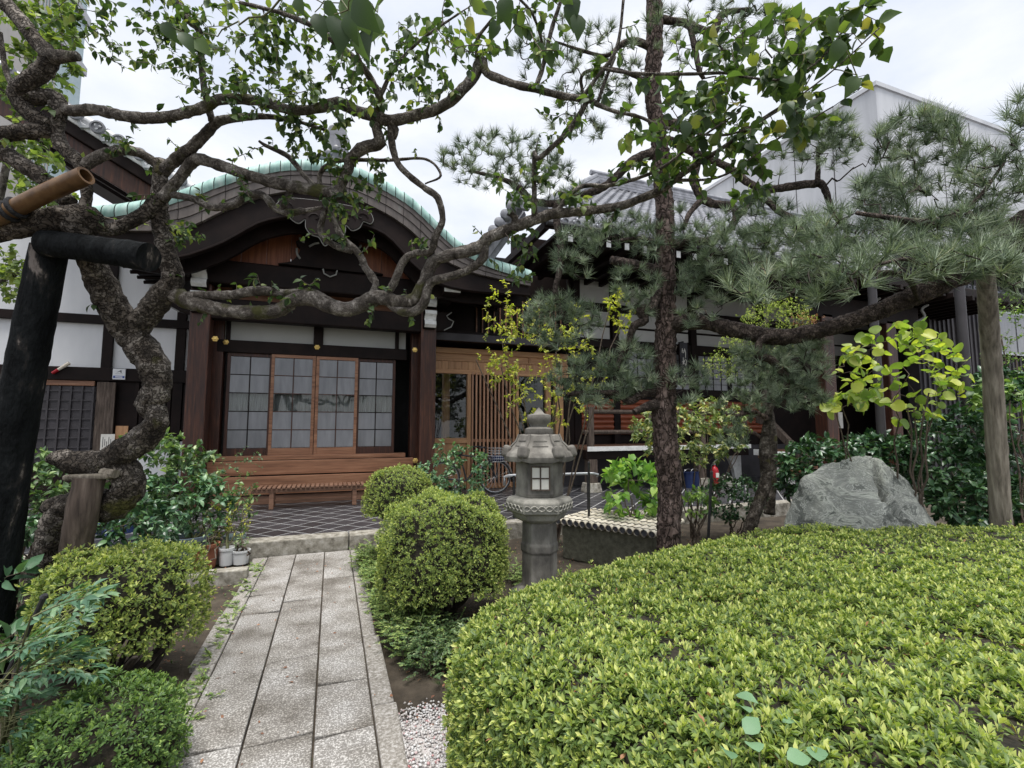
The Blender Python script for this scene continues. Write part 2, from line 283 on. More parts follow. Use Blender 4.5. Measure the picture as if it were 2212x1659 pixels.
M['frost'] = mat('frosted_glass', [(.3, (.17, .175, .19)), (.7, (.25, .255, .27))], 2.5, (3, 1, .6), rough=.18, bump=.03, bscale=4, spec=.5, objvar=.08)
M['curtain'] = mat('curtain', [(.3, (.3, .3, .3)), (.7, (.5, .5, .49))], 3, (8, 8, 1), rough=.9, bump=0)
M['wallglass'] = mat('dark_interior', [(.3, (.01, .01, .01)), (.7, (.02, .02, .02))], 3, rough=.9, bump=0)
# leaves
M['az'] = leafmat('azalea_leaf', [(0, (.04, .075, .02)), (.3, (.08, .125, .028)), (.7, (.23, .29, .06)), (.97, (.4, .44, .13)), (1, (.24, .11, .05))], .45)
M['azd'] = leafmat('azalea_leaf_deep', [(0, (.05, .08, .02)), (.4, (.13, .18, .04)), (.75, (.28, .33, .08)), (1, (.4, .43, .12))], .45)
M['box'] = leafmat('boxwood_leaf', [(0, (.035, .075, .02)), (.5, (.085, .15, .035)), (1, (.22, .31, .075))], .4)
M['plum'] = leafmat('plum_leaf', [(0, (.02, .04, .016)), (.5, (.045, .08, .026)), (.85, (.09, .135, .036)), (1, (.2, .22, .06))], .5, .3)
M['plumo'] = leafmat('plum_leaf_near', [(0, (.022, .04, .018)), (.5, (.04, .07, .026)), (.8, (.065, .105, .032)), (.93, (.1, .13, .035)), (1, (.24, .2, .05))], .5, .38, obj=True)
M['maple'] = leafmat('maple_leaf', [(0, (.05, .085, .02)), (.6, (.1, .145, .035)), (1, (.22, .26, .07))], .5, .35)
M['needle'] = leafmat('pine_needle', [(0, (.035, .06, .035)), (.4, (.12, .16, .11)), (.85, (.32, .37, .28)), (.97, (.42, .46, .34)), (1, (.34, .22, .09))], .5, .1, .2)
M['cam'] = leafmat('camellia_leaf', [(0, (.012, .04, .018)), (.6, (.03, .075, .03)), (1, (.07, .14, .05))], .28, .12, .5)
M['mid'] = leafmat('shrub_leaf', [(0, (.03, .07, .028)), (.5, (.07, .13, .045)), (.85, (.14, .21, .065)), (1, (.22, .29, .09))], .35, .25, .45, sat=.85)
M['var'] = leafmat('variegated_leaf', [(0, (.05, .085, .03)), (.5, (.13, .18, .06)), (.8, (.26, .29, .11)), (.95, (.38, .36, .14)), (1, (.45, .34, .05))], .4, .25, .4)
M['trim'] = mat('old_white_trim', [(.3, (.2, .2, .19)), (.7, (.34, .34, .32))], 12, rough=.7, bump=.1)
M['rose'] = leafmat('rose_leaf', [(0, (.03, .08, .04)), (.5, (.07, .15, .075)), (1, (.15, .25, .12))], .38, .2, .45)
M['yel'] = leafmat('yellow_leaf', [(0, (.1, .14, .025)), (.45, (.25, .27, .04)), (.8, (.45, .38, .045)), (1, (.6, .42, .03))], .45, .4)
M['redbud'] = leafmat('redbud_leaf', [(0, (.08, .14, .03)), (.5, (.2, .26, .045)), (1, (.36, .38, .05))], .4, .4, .4, obj=True)
M['hyd'] = leafmat('hydrangea_leaf', [(0, (.08, .18, .04)), (.5, (.15, .28, .05)), (1, (.3, .42, .09))], .4, .3, .4, obj=True)
M['nan'] = leafmat('nandina_leaf', [(0, (.025, .07, .04)), (.5, (.06, .13, .075)), (1, (.12, .2, .1))], .4, .25)
M['jun'] = leafmat('juniper_leaf', [(0, (.05, .1, .03)), (.6, (.14, .21, .05)), (1, (.27, .33, .09))], .5, .2)
M['dry'] = leafmat('dry_leaf', [(0, (.12, .05, .03)), (1, (.3, .14, .07))], .6, .2)
# ---------------------------------------------------------------- growing things: helpers
def unit(a): a = np.asarray(a, float); return a / (np.linalg.norm(a, axis=-1, keepdims=True) + 1e-9)
T_LEAF = (np.array([[0, 0, 0], [.42, .5, .07], [.42, 0, 0], [.42, -.5, .07], [1, 0, -.08]]), np.array([[0, 2, 1], [0, 3, 2], [1, 2, 4], [2, 3, 4]]))
T_AZ = (np.array([[0, 0, 0], [.62, .5, .08], [.55, 0, -.02], [.62, -.5, .08], [1, 0, -.06]]), T_LEAF[1])
def _big():
    v = [(0, 0, 0)]
    for a, w_, c in ((.14, .3, .0), (.36, .5, .01), (.62, .44, -.03), (.84, .22, -.1)):
        v += [(a, w_, c + .16 * w_), (a, 0, c), (a, -w_, c + .16 * w_)]
    v += [(1.06, 0, -.2)]; n = len(v); f = [(0, 2, 1), (0, 3, 2)]
    for k in range(3):
        a = 1 + 3 * k; f += [(a, a + 1, a + 4), (a, a + 4, a + 3), (a + 1, a + 2, a + 5), (a + 1, a + 5, a + 4)]
    f += [(10, 11, 13), (11, 12, 13)]
    return np.array(v, float), np.array(f)
T_BIG = _big()
def _round():
    v = [(.45, 0, -.05)]; n = 14
    for k in range(n):
        a = 2 * math.pi * (k + .5) / n; r = .5 * (1 - .28 * max(0, math.cos(a - math.pi)) ** 6 + .1 * max(0, math.cos(a)) ** 6)
        v.append((.5 + r * math.cos(a), r * math.sin(a) * 1.05, .16 * abs(math.sin(a)) + .05 * math.sin(3 * a + 1) - .1 * max(0, math.cos(a)) ** 2))
    return np.array(v), np.array([(0, 1 + k, 1 + (k + 1) % n) for k in range(n)])
T_ROUND = _round()
T_NEEDLE = (np.array([[0, .5, 0], [0, -.5, 0], [1, 0, 0], [0, 0, .5], [0, 0, -.5]]), np.array([[0, 1, 2], [3, 4, 2]]))
def leaves(name, B, D, N, Ln, Wd, mt, parent, tmpl=T_LEAF, rnd=None, **tg):
    B = np.asarray(B, float); n = len(B); D = unit(D); S = unit(np.cross(D, N)); N = np.cross(S, D)
    N = -N if False else N
    tv, tf = tmpl; k = len(tv); ck_ = None; Ln = np.broadcast_to(Ln, (n,)); Wd = np.broadcast_to(Wd, (n,))
    V = B[:, None, :] + tv[None, :, 0, None] * (D * Ln[:, None])[:, None, :] + tv[None, :, 1, None] * (S * (Ln * Wd)[:, None])[:, None, :] + tv[None, :, 2, None] * (N * (Ln * (Wd if tmpl is T_NEEDLE else 1.0))[:, None])[:, None, :]
    F = (tf[None] + (np.arange(n) * k)[:, None, None]).reshape(-1, 3)
    if rnd is None: rnd = rng.random(n)
    return np_obj(name, V.reshape(-1, 3), F, mt, parent, rnd=np.repeat(rnd, k), **tg)
def spread(N, tilt):                                  # directions leaning 'tilt' away from the given normals
    n = len(N); r = unit(rng.normal(size=(n, 3))); tn = unit(r - N * (r * N).sum(1)[:, None])
    tilt = np.broadcast_to(tilt, (n,)); return unit(N * np.cos(tilt)[:, None] + tn * np.sin(tilt)[:, None])
def rosettes(name, Pp, N, size, mt, parent, nl=7, wid=.36, light=.75, **tg):
    n = len(Pp); ax = unit(N + rng.normal(size=(n, 3)) * .28 + np.array([0, 0, .35]))
    B, D, Nn, Ln, R = [], [], [], [], []
    t0 = rng.random(n)
    for k in range(nl):
        inner = k < 3; tilt = rng.uniform(.25, .6, n) if inner else rng.uniform(.8, 1.35, n)
        d = spread(ax, tilt); s_ = size * rng.uniform(.6, 1.2, n) * (.8 + .4 * t0) * (.75 if inner else 1)
        B.append(Pp - ax * (0 if inner else .25) * size + d * .1 * size); D.append(d); Nn.append(ax + rng.normal(size=(n, 3)) * .2); Ln.append(s_)
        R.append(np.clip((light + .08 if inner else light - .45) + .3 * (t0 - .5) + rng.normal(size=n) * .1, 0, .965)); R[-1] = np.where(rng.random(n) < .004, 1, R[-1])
    return leaves(name, np.concatenate(B), np.concatenate(D), np.concatenate(Nn), np.concatenate(Ln), wid, mt, parent, T_AZ, rnd=np.concatenate(R), **tg)
def sample(V, T, n, near=0):
    a, b, c = V[T[:, 0]], V[T[:, 1]], V[T[:, 2]]; cr = np.cross(b - a, c - a); ar = np.linalg.norm(cr, axis=1)
    if near: ar = ar / np.maximum(1.0, np.linalg.norm((a + b + c) / 3 - EYE, axis=1)) ** near
    i = rng.choice(len(T), n, p=ar / ar.sum()); r1, r2 = np.sqrt(rng.random(n)), rng.random(n)
    p = a[i] * (1 - r1)[:, None] + b[i] * (r1 * (1 - r2))[:, None] + c[i] * (r1 * r2)[:, None]; return p, unit(cr[i])
def wob(p, f, seed=0):
    p = p * f + seed * 1.37
    return (np.sin(p[:, 0] * 1.7 + 1.3 * np.sin(p[:, 1] * 1.1)) + np.sin(p[:, 1] * 2.1 + p[:, 2]) * .8 + np.sin(p[:, 2] * 2.7 + p[:, 0] * 1.3 + 2) * .6) / 2.4
def dome(c, rf, z0, z1, e=.5, nt=48, nr=16, bump=.03, seed=0, tilt=(0, 0)):
    V, T = [], []
    for j in range(nr + 1):
        ph = math.pi / 2 * j / nr; ro = math.sin(ph) ** e if j else 0.0; zz = math.cos(ph) ** e if j < nr else 0.0
        for k in range(nt):
            th = 2 * math.pi * k / nt; r = rf(th) * ro; x, y = r * math.cos(th), r * math.sin(th)
            V.append((c[0] + x, c[1] + y, z0 + (z1 - z0 + tilt[0] * x + tilt[1] * y) * zz))
    for j in range(nr):
        for k in range(nt):
            a, b = j * nt + k, j * nt + (k + 1) % nt
            if j: T.append((a, a + nt, b))
            T.append((b, a + nt, b + nt))
    V = np.array(V); T = np.array(T)
    q = unit((V - np.array([c[0], c[1], (z0 + z1) / 2 - .1])) * np.array([1, 1, 3.0])); V = V + q * (bump * wob(V, 4.5 / max(.4, rf(0)), seed))[:, None]
    return V, T
def clipped_bush(name, label, cat, c, rf, z0, z1, n, size, mt, e=.5, bump=.04, seed=0, stems=7, tilt=(0, 0), nl=7, group=None, light=.75, core_in=.05, stem_r=.014, stem_spread=.55, near=0):
    t = thing(name, label, cat, (c[0], c[1], 0), group)
    V, T = dome(c, rf, z0, z1, e, bump=bump, seed=seed, tilt=tilt)
    p, nn = sample(V, T, n, near); w1 = wob(p, 9, seed + 2) + .6 * wob(p, 23, seed + 5); keep = rng.random(n) < np.clip(1.15 + .75 * w1, .3, 1); p, nn, w1 = p[keep], nn[keep], w1[keep]
    off = rng.uniform(-.05, .008, len(p)) + .018 * w1 + np.where(rng.random(len(p)) < .025, rng.uniform(.01, .05, len(p)), 0)
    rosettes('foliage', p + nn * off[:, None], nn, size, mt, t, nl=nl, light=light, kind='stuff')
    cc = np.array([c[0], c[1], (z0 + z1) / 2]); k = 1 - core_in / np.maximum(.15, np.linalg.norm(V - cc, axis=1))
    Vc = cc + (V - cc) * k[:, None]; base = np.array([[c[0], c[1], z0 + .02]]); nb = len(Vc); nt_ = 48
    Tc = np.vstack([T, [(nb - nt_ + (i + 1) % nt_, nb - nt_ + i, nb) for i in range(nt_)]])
    np_obj('shaded_twig_core', np.vstack([Vc, base]), Tc, M['core'], t, smooth=True)  # closed solid for the twig mass, its dark colour standing in for inner shade
    m = MB()
    for i in range(stems):
        a = rng.uniform(0, 6.28); r0 = rng.uniform(0, .25); r1 = rng.uniform(.3, .9) * stem_spread / .55; R_ = rf(a)
        p0 = np.array([c[0] + r0 * R_ * math.cos(a), c[1] + r0 * R_ * math.sin(a), -.03]); p1 = np.array([c[0] + r1 * R_ * math.cos(a + .4), c[1] + r1 * R_ * math.sin(a + .4), z0 + .1])
        s_ = np.linspace(0, 1, 7)[:, None]; q = p0 + (p1 - p0) * s_ + rng.normal(size=(7, 3)) * .02 * (s_ > 0); q[:, 2] = p0[2] + (p1[2] - p0[2]) * s_[:, 0] ** .8
        m.tube(q, np.linspace(stem_r * 1.4, stem_r * .7, 7), 7)
    if stems: m.build('stems', M['twigd'], t, smooth='all')
    return t
def catmull(pts, step):
    pts = np.asarray(pts, float); q = np.vstack([2 * pts[0] - pts[1], pts, 2 * pts[-1] - pts[-2]]); out = []
    for i in range(1, len(q) - 2):
        k = max(2, int(np.linalg.norm(q[i + 1][:3] - q[i][:3]) / step)); u = np.linspace(0, 1, k, endpoint=False)[:, None]
        a, b, c, d = q[i - 1], q[i], q[i + 1], q[i + 2]
        out.append(.5 * (2 * b + (c - a) * u + (2 * a - 5 * b + 4 * c - d) * u ** 2 + (3 * b - a - 3 * c + d) * u ** 3))
    out.append(q[-2][None]); return np.vstack(out)
def limb_pts(pix, step=.035, dmap=None):                         # (u, v, distance, thickness in picture units)
    pix = [(u, v, dmap(d) if dmap else d, w_) for u, v, d, w_ in pix]; g = np.gradient(np.array([(u, v) for u, v, d, w_ in pix], float), axis=0); g = np.abs(unit(g)); a = []
    for (u, v, d, w_), (gu, gv) in zip(pix, g):       # a round limb looks wider off the lens axis
        cx_ = 1 / math.hypot(1, (u - IW / 2) / FPX); cy_ = 1 / math.hypot(1, (v - IH / 2) / FPX); k = (gv * cx_ + gu * cy_) / (gu + gv)
        a.append(list(P(u, v, d)) + [w_ * k * d / FPX / 2 * (.9 if dmap else 1)])
    q = catmull(a, step); return q[:, :3], np.maximum(q[:, 3], .0025)
def bark_tube(m, pts, rad, n=12, amp=.12, freq=9, knob=.22):
    t, N, B = frames(pts); vs = []
    for i in range(len(pts)):
        for k in range(n):
            a = 2 * math.pi * k / n; d = math.cos(a) * N[i] + math.sin(a) * B[i]; p = pts[i] + rad[i] * d
            q = Vector(p * freq); h = 1 + amp * (mnoise.noise(q * 2.3) + .6 * mnoise.noise(q * 5.1)) + knob * max(0, mnoise.noise(q * .55) - .1)
            vs.append(pts[i] + rad[i] * d * h)
    fs = [(i * n + k, i * n + (k + 1) % n, (i + 1) * n + (k + 1) % n, (i + 1) * n + k) for i in range(len(pts) - 1) for k in range(n)]
    fs += [tuple(range(n))[::-1], tuple((len(pts) - 1) * n + k for k in range(n))]
    m.add(vs, fs)
def limb(parent, pix, mt, name='limb', n=12, amp=.1, knob=.22, step=.035, freq=9, pool=None, dmap=None):
    p, r = limb_pts(pix, step, dmap); m = MB(); bark_tube(m, p, r, n, amp, freq, knob)
    if pool is not None: pool.append(p[2:])
    return m.build(name, mt, parent, smooth='all')
def grow(seeds, targets, step=.05, jit=.012, rt=.0016, k=.008, rmax=.02, bow=.12):
    seeds = np.asarray(seeds, float); targets = np.asarray(targets, float); nodes = seeds.copy(); out = []
    d0 = np.array([np.min(((seeds - t) ** 2).sum(1)) for t in targets]); 
    for t in targets[np.argsort(d0)]:
        i = int(np.argmin(((nodes - t) ** 2).sum(1))); a = nodes[i]; L_ = np.linalg.norm(t - a)
        if L_ < .01: continue
        n = max(3, int(L_ / step) + 1); s_ = np.linspace(0, 1, n)[:, None]
        side = unit(rng.normal(size=3)) * bow * L_
        q = a + (t - a) * s_ + side * (s_ * (1 - s_) * 4 * .5) + rng.normal(size=(n, 3)) * jit * np.minimum(1, L_ * 4) * ((s_ > 0) & (s_ < 1))
        out.append((q, np.linspace(min(rmax, rt + k * L_), rt, n))); nodes = np.vstack([nodes, q[1:]])
    return out
def twig_mesh(name, tw, mt, parent, n=5):
    V, F = [], []; off = 0
    for q, r in tw:
        t, N, B = frames(q); a = 2 * math.pi * np.arange(n) / n
        ring = q[:, None] + r[:, None, None] * (np.cos(a)[None, :, None] * N[:, None] + np.sin(a)[None, :, None] * B[:, None]); V.append(ring.reshape(-1, 3))
        i = np.arange(len(q) - 1)[:, None] * n; k = np.arange(n)[None]; k2 = (k + 1) % n
        A, Bq, Cq, Dq = i + k, i + k2, i + n + k2, i + n + k
        F.append(np.concatenate([np.stack([A, Bq, Cq], -1).reshape(-1, 3), np.stack([A, Cq, Dq], -1).reshape(-1, 3)]) + off); off += len(q) * n
    return np_obj(name, np.vstack(V), np.vstack(F), mt, parent, smooth=True, kind='stuff')
def twig_leaves(tw, per=6, frac=.75, droop=.35, up=.3):
    B, D, N = [], [], []
    for q, r in tw:
        for j in range(per):
            s_ = 1 - frac * (j / per) ** 1.0; x = s_ * (len(q) - 1); i = min(int(x), len(q) - 2); p = q[i] + (q[i + 1] - q[i]) * (x - i)
            t = unit(q[i + 1] - q[i]); d = unit(rng.normal(size=3)); d = d - t * (d @ t); d = unit(unit(d) + t * rng.uniform(.1, .9) + np.array([0, 0, -droop * rng.random()]))
            B.append(p); D.append(d); N.append(np.array([0, 0, 1]) + rng.normal(size=3) * .5 + up * t)
    return np.array(B), np.array(D), np.array(N)
def blob(c, r, n, shell=.0):
    q = unit(rng.normal(size=(n, 3))) * (rng.uniform(shell, 1, n) ** (1 / 3))[:, None]; return np.asarray(c) + q * np.asarray(r)
def pix_blob(u, v, ru, rv, d0, d1, n):
    out = []
    while len(out) < n:
        a, b = rng.uniform(-1, 1, 2)
        if a * a + b * b <= 1: out.append(P(u + a * ru, v + b * rv, rng.uniform(d0, d1)))
    return np.array(out)
def quat_frame(D, N):
    D = unit(D); S = unit(np.cross(N, D)); Nn = np.cross(D, S); return Matrix((D, S, Nn)).transposed().to_quaternion()
def leaf_objects(parent, B, D, N, Ln, wid, mt, tmpl, nmesh=4, name='leaf'):
    ms = []
    for k in range(nmesh):
        tv = tmpl[0].copy(); cur = rng.uniform(-.1, .35); tw_ = rng.uniform(-.25, .25)
        tv[:, 1] *= wid * rng.uniform(.88, 1.12); tv[:, 2] -= cur * tv[:, 0] ** 2 * .8 - tw_ * tv[:, 1] * tv[:, 0]
        me = np_mesh(name, tv, tmpl[1], smooth=True); me.materials.append(mt); ms.append(me)
    for i in range(len(B)):
        o = link(name, ms[i % nmesh], mt, parent, B[i]); o.rotation_mode = 'QUATERNION'; o.rotation_quaternion = quat_frame(D[i], N[i]); s_ = float(Ln[i]); o.scale = (s_, s_, s_)
def shrub(name, label, cat, base, C, Rr, nt, per, size, wid, mt, stem=None, tmpl=T_LEAF, stems=3, group=None, droop=.35, shell=.25, objs=False, rmax=.012, step=.06, up=.3, frac=.75, seeds=None, parent=None, k=.008):
    base = np.array(base, float); t = parent or thing(name, label, cat, base, group); sd = []
    tg = blob(C, Rr, nt, shell); tw0 = []
    for i in range(stems):
        a = base + np.array([rng.normal() * .04, rng.normal() * .04, -.02]); b = np.array(C) + rng.normal(size=3) * np.array(Rr) * .35 - np.array([0, 0, Rr[2] * .35])
        s_ = np.linspace(0, 1, 9)[:, None]; q = a + (b - a) * s_ + rng.normal(size=(9, 3)) * .018 * (s_ > 0); tw0.append((q, np.linspace(rmax, rmax * .5, 9))); sd.append(q[3:])
    if seeds is not None: sd.append(np.asarray(seeds))
    tw = grow(np.vstack(sd), tg, step=step, rmax=rmax * .6, k=k); twig_mesh('stems', tw0 + tw, stem or M['twig'], t)
    B, D, N = twig_leaves(tw, per, frac, droop, up); Ln = size * rng.uniform(.6, 1.15, len(B))
    if objs:
        leaf_objects(t, B, D, N, Ln, wid, mt, tmpl)
    else: leaves('foliage', B, D, N, Ln, wid, mt, t, tmpl, kind='stuff')
    return t
def tufts(name, Pp, A, length, mt, parent, nn=44, width=.0022, cone=(.15, 1.25), **tg):
    n = len(Pp); B = np.repeat(Pp, nn, 0); Ax = np.repeat(unit(A), nn, 0); m = n * nn
    D = spread(Ax, rng.uniform(cone[0], cone[1], m)); Ln = length * rng.uniform(.7, 1.1, m)
    B = B - Ax * rng.uniform(0, .35, m)[:, None] * length
    rd = np.clip(np.repeat(rng.random(n), nn) * .5 + rng.random(m) * .5, 0, 1)
    return leaves(name, B, D, rng.normal(size=(m, 3)), Ln, width / Ln, mt, parent, T_NEEDLE, rnd=rd, **tg)
# ---------------------------------------------------------------- ground, path, paving
gx = np.concatenate([np.linspace(-60, -4, 8), np.linspace(-3.5, 9, 60), np.linspace(10, 90, 8)]); gy = np.concatenate([np.linspace(-30, -1, 5), np.linspace(0, 9, 50), np.linspace(10, 120, 8)])
GX, GY = np.meshgrid(gx, gy); pts = np.stack([GX.ravel(), GY.ravel(), np.zeros(GX.size)], 1)
inb = (np.abs(pts[:, 0] - 3) < 6) & (pts[:, 1] > .2) & (pts[:, 1] < 8); pts[:, 2] = np.where(inb, .012 * wob(pts, 5), 0) - .02
nx = len(gx); T = []
for j in range(len(gy) - 1):
    for i in range(nx - 1):
        a = j * nx + i; T += [(a, a + 1, a + nx + 1), (a, a + nx + 1, a + nx)]
np_obj('ground', pts, np.array(T), M['soil'], smooth=True, kind='structure', label='bare brown garden soil with moss patches')
# granite path: columns of slabs, joints staggered
path = thing('path', 'pale granite slab path leading to the porch', 'path', (-.15, 4.4, 0)); del path['category']; tag(path, kind='structure')
MB().box(-.74, .36, .6, 6.42, -.05, .006).build('bedding', M['soil'], path)
cols = [(-.648, -.362, [.7, 1.9, 2.75, 3.51, 4.53, 5.0, 5.75, 6.4]), (-.352, -.045, [.7, 1.5, 2.72, 3.6, 4.75, 6.4]), (-.035, .245, [.7, 1.3, 2.05, 2.68, 3.18, 3.7, 5.3, 6.4])]
for x0, x1, ys in cols:
    for a, b in zip(ys[:-1], ys[1:]):
        sh = rng.uniform(-.02, .02); g = .006; m = MB()
        m.add([(x0, a + g - sh, 0), (x1, a + g + sh, 0), (x1, b - g + sh, 0), (x0, b - g - sh, 0)] + [(x0, a + g - sh, .03), (x1, a + g + sh, .03), (x1, b - g + sh, .03), (x0, b - g - sh, .03)],
              [(0, 3, 2, 1), (4, 5, 6, 7), (0, 1, 5, 4), (1, 2, 6, 5), (2, 3, 7, 6), (3, 0, 4, 7)])
        o = m.build('slab', M['granite'], path, bevel=.006); o.location.z += rng.uniform(-.003, .004)
for side in (0, 1):
    y = .7
    while y < 6.3:
        ln = rng.uniform(.55, .95); b = min(6.4, y + ln)
        if side == 0: x = (-.66 - rng.uniform(.07, .11) - (.05 if y > 3.5 else 0), -.657)
        else: x = (.254, .254 + rng.uniform(.1, .15))
        m = MB(); j = lambda: rng.uniform(-.012, .012)
        q = [(x[0] + (j() if side == 0 else 0), y), (x[1] + (j() if side else 0), y), (x[1] + (j() if side else 0), b - .01), (x[0] + (j() if side == 0 else 0), b - .01)]
        m.prismZ(q, -.03, .027); m.build('border_stone', M['border'], path, bevel=.01); y = b
# raised porch paving with diagonal slate tiles
pav = thing('entrance_paving', 'raised porch paving of dark diagonal slate tiles', 'paving', (0, 7.8, 0)); del pav['category']; tag(pav, kind='structure')
MB().box(-6.0, 12.5, 6.68, 12.8, -.05, .188).build('grout_bed', M['grout'], pav)
s = .30; d = (s - .018) / math.sqrt(2); tm = bpy.data.meshes.new('tile')
def diamond(cx_, cy_, clip=None):
    q = [(cx_ - d, cy_), (cx_, cy_ - d), (cx_ + d, cy_), (cx_, cy_ + d)]
    if clip:
        for ax, sg, lim in clip:
            out = []
            for i in range(len(q)):
                p0, p1 = q[i], q[(i + 1) % len(q)]; a0, a1 = (p0[ax] - lim) * sg, (p1[ax] - lim) * sg
                if a0 >= 0: out.append(p0)
                if a0 * a1 < 0: f_ = a0 / (a0 - a1); out.append((p0[0] + (p1[0] - p0[0]) * f_, p0[1] + (p1[1] - p0[1]) * f_))
            q = out
            if len(q) < 3: return None
    return q
q = diamond(0, 0); tm.from_pydata([(x, y, z) for z in (0, .002) for x, y in q], [], [(4, 5, 6, 7), (0, 1, 5, 4), (1, 2, 6, 5), (2, 3, 7, 6), (3, 0, 4, 7)]); tm.materials.append(M['tile'])
dg = s / math.sqrt(2); cnt = 0; rest = MB(); TX0, TX1, TY0, TY1 = -5.9, 12.4, 6.695, 12.7
for j in range(0, 40):
    for i in range(-16, 32):
        x = i * 2 * dg + (dg if j % 2 else 0); y = 6.72 + j * dg
        inside = TX0 + d < x < TX1 - d and TY0 + d < y < TY1 - d
        near = -2.6 < x < 4.2 and y < 9.5
        if inside and near and cnt < 300: link('tile', tm, M['tile'], pav, (x, y, .1875)); cnt += 1
        else:
            q = diamond(x, y, [(0, 1, TX0), (0, -1, TX1), (1, 1, TY0), (1, -1, TY1)])
            if q: rest.prismZ(q, .1875, .1895)
rest.build('edge_tiles', M['tile'], pav, kind='stuff')
kb = thing('kerb', 'pale granite kerb edging the porch paving', 'kerb', (0, 6.55, 0)); del kb['category']; tag(kb, kind='structure')
x = -4.2
while x < 12:
    ln = rng.uniform(1.1, 1.7); MB().box(x, x + ln - .012, 6.44 + rng.uniform(-.01, .01), 6.69, -.05, .2).build('kerb_stone', M['kerb'], kb, bevel=.015); x += ln
lk = thing('planting_kerb', 'low stone kerb before the potted plants', 'kerb', (-1.3, 5.4, 0)); del lk['category']; tag(lk, kind='structure')
a = pZ(405, 1262, .1); b = pZ(528, 1232, .1)
MB().bar((a[0] - .9, b[1] + .02, .04), (b[0] + .03, b[1] + .02, .04), .14, .16).build('kerb_stone', M['kerb'], lk, bevel=.012)
# white gravel beside the path
n = 12000; x = rng.uniform(.36, 1.0, n); y = rng.uniform(1.1, 2.8, n) + rng.normal(size=n) * .04; r = rng.uniform(.005, .011, n)
oc = np.array([[1, 0, 0], [0, 1, 0], [-1, 0, 0], [0, -1, 0], [0, 0, .7], [0, 0, -.7]]); of = np.array([[0, 1, 4], [1, 2, 4], [2, 3, 4], [3, 0, 4], [1, 0, 5], [2, 1, 5], [3, 2, 5], [0, 3, 5]])
th = rng.uniform(0, 6.28, n); R2 = np.stack([np.stack([np.cos(th), -np.sin(th)], -1), np.stack([np.sin(th), np.cos(th)], -1)], 1)
V = np.repeat(oc[None], n, 0) * r[:, None, None] * rng.uniform(.7, 1.3, (n, 6, 1)); V[:, :, :2] = np.einsum('nij,nkj->nki', R2, V[:, :, :2]); V += np.stack([x, y, rng.uniform(-.012, .006, n)], 1)[:, None]
F = (of[None] + (np.arange(n) * 6)[:, None, None]).reshape(-1, 3)
ex = np.array([[.355, 1.0, -.004], [1.1, 1.0, -.004], [1.05, 2.55, -.004], [.8, 2.74, -.004], [.6, 2.66, -.004], [.36, 2.72, -.004]]); V = np.vstack([V.reshape(-1, 3), ex]); F = np.vstack([F, np.array([[0, 1, 2], [0, 2, 3], [0, 3, 4], [0, 4, 5]]) + n * 6])
M['pebble'] = leafmat('pebble', [(0, (.2, .18, .17)), (.3, (.34, .32, .31)), (.9, (.47, .46, .45)), (1, (.3, .1, .1))], .7, 0.0, .3)
tag(np_obj('gravel', V, F, M['pebble'], smooth=True, rnd=np.append(np.repeat(rng.random(n), 6), np.full(6, .22))), 'white gravel strewn beside the granite path', 'gravel', kind='stuff')
# fallen leaves on the soil
n = 3200; B = np.stack([rng.uniform(-3, 5, n), rng.uniform(2.2, 6.3, n), np.full(n, -.004)], 1); B = B[(B[:, 0] < -.78) | (B[:, 0] > .45)]; B = np.vstack([B, np.stack([rng.uniform(-.72, .36, 90), rng.uniform(1.5, 6.3, 90), np.full(90, .034)], 1)])
D = unit(np.stack([rng.normal(size=len(B)), rng.normal(size=len(B)), np.full(len(B), .15)], 1))
o = leaves('leaf_litter', B, D, np.array([[0, 0, 1.0]]) + rng.normal(size=(len(B), 3)) * .3, rng.uniform(.008, .035, len(B)), .5, M['dry'], None); tag(o, 'dry brown leaf litter on the garden soil', 'leaves', kind='stuff')
# ---------------------------------------------------------------- entrance porch with undulating gable
YP, YW = 9.2, 9.75
por = thing('entrance_porch', 'dark timber temple porch with undulating copper-edged gable', 'porch', (-.2, YP, .19))
for x0, x1 in ((-2.27, -1.97), (1.55, 1.85)):
    bx('pillar', M['pillar'], por, (x0, x1, YP, YP + .3, .19, 3.95), bevel=.02)
    bx('pillar', M['pillar'], por, (x0 + (.12 if x0 < 0 else -.1), x1 + (.12 if x0 < 0 else -.1), YW - .05, YW + .2, .19, 4.4), bevel=.015)
    sx = x1 - .12 if x0 < 0 else x0 + .1
    bx('side_panel', M['brownv'], por, (sx, sx + .03, YP + .3, YW - .05, .19, 3.4))
bx('lower_beam', M['dark'], por, (-2.27, 1.85, YP + .03, YP + .26, 3.36, 3.72), bevel=.02)
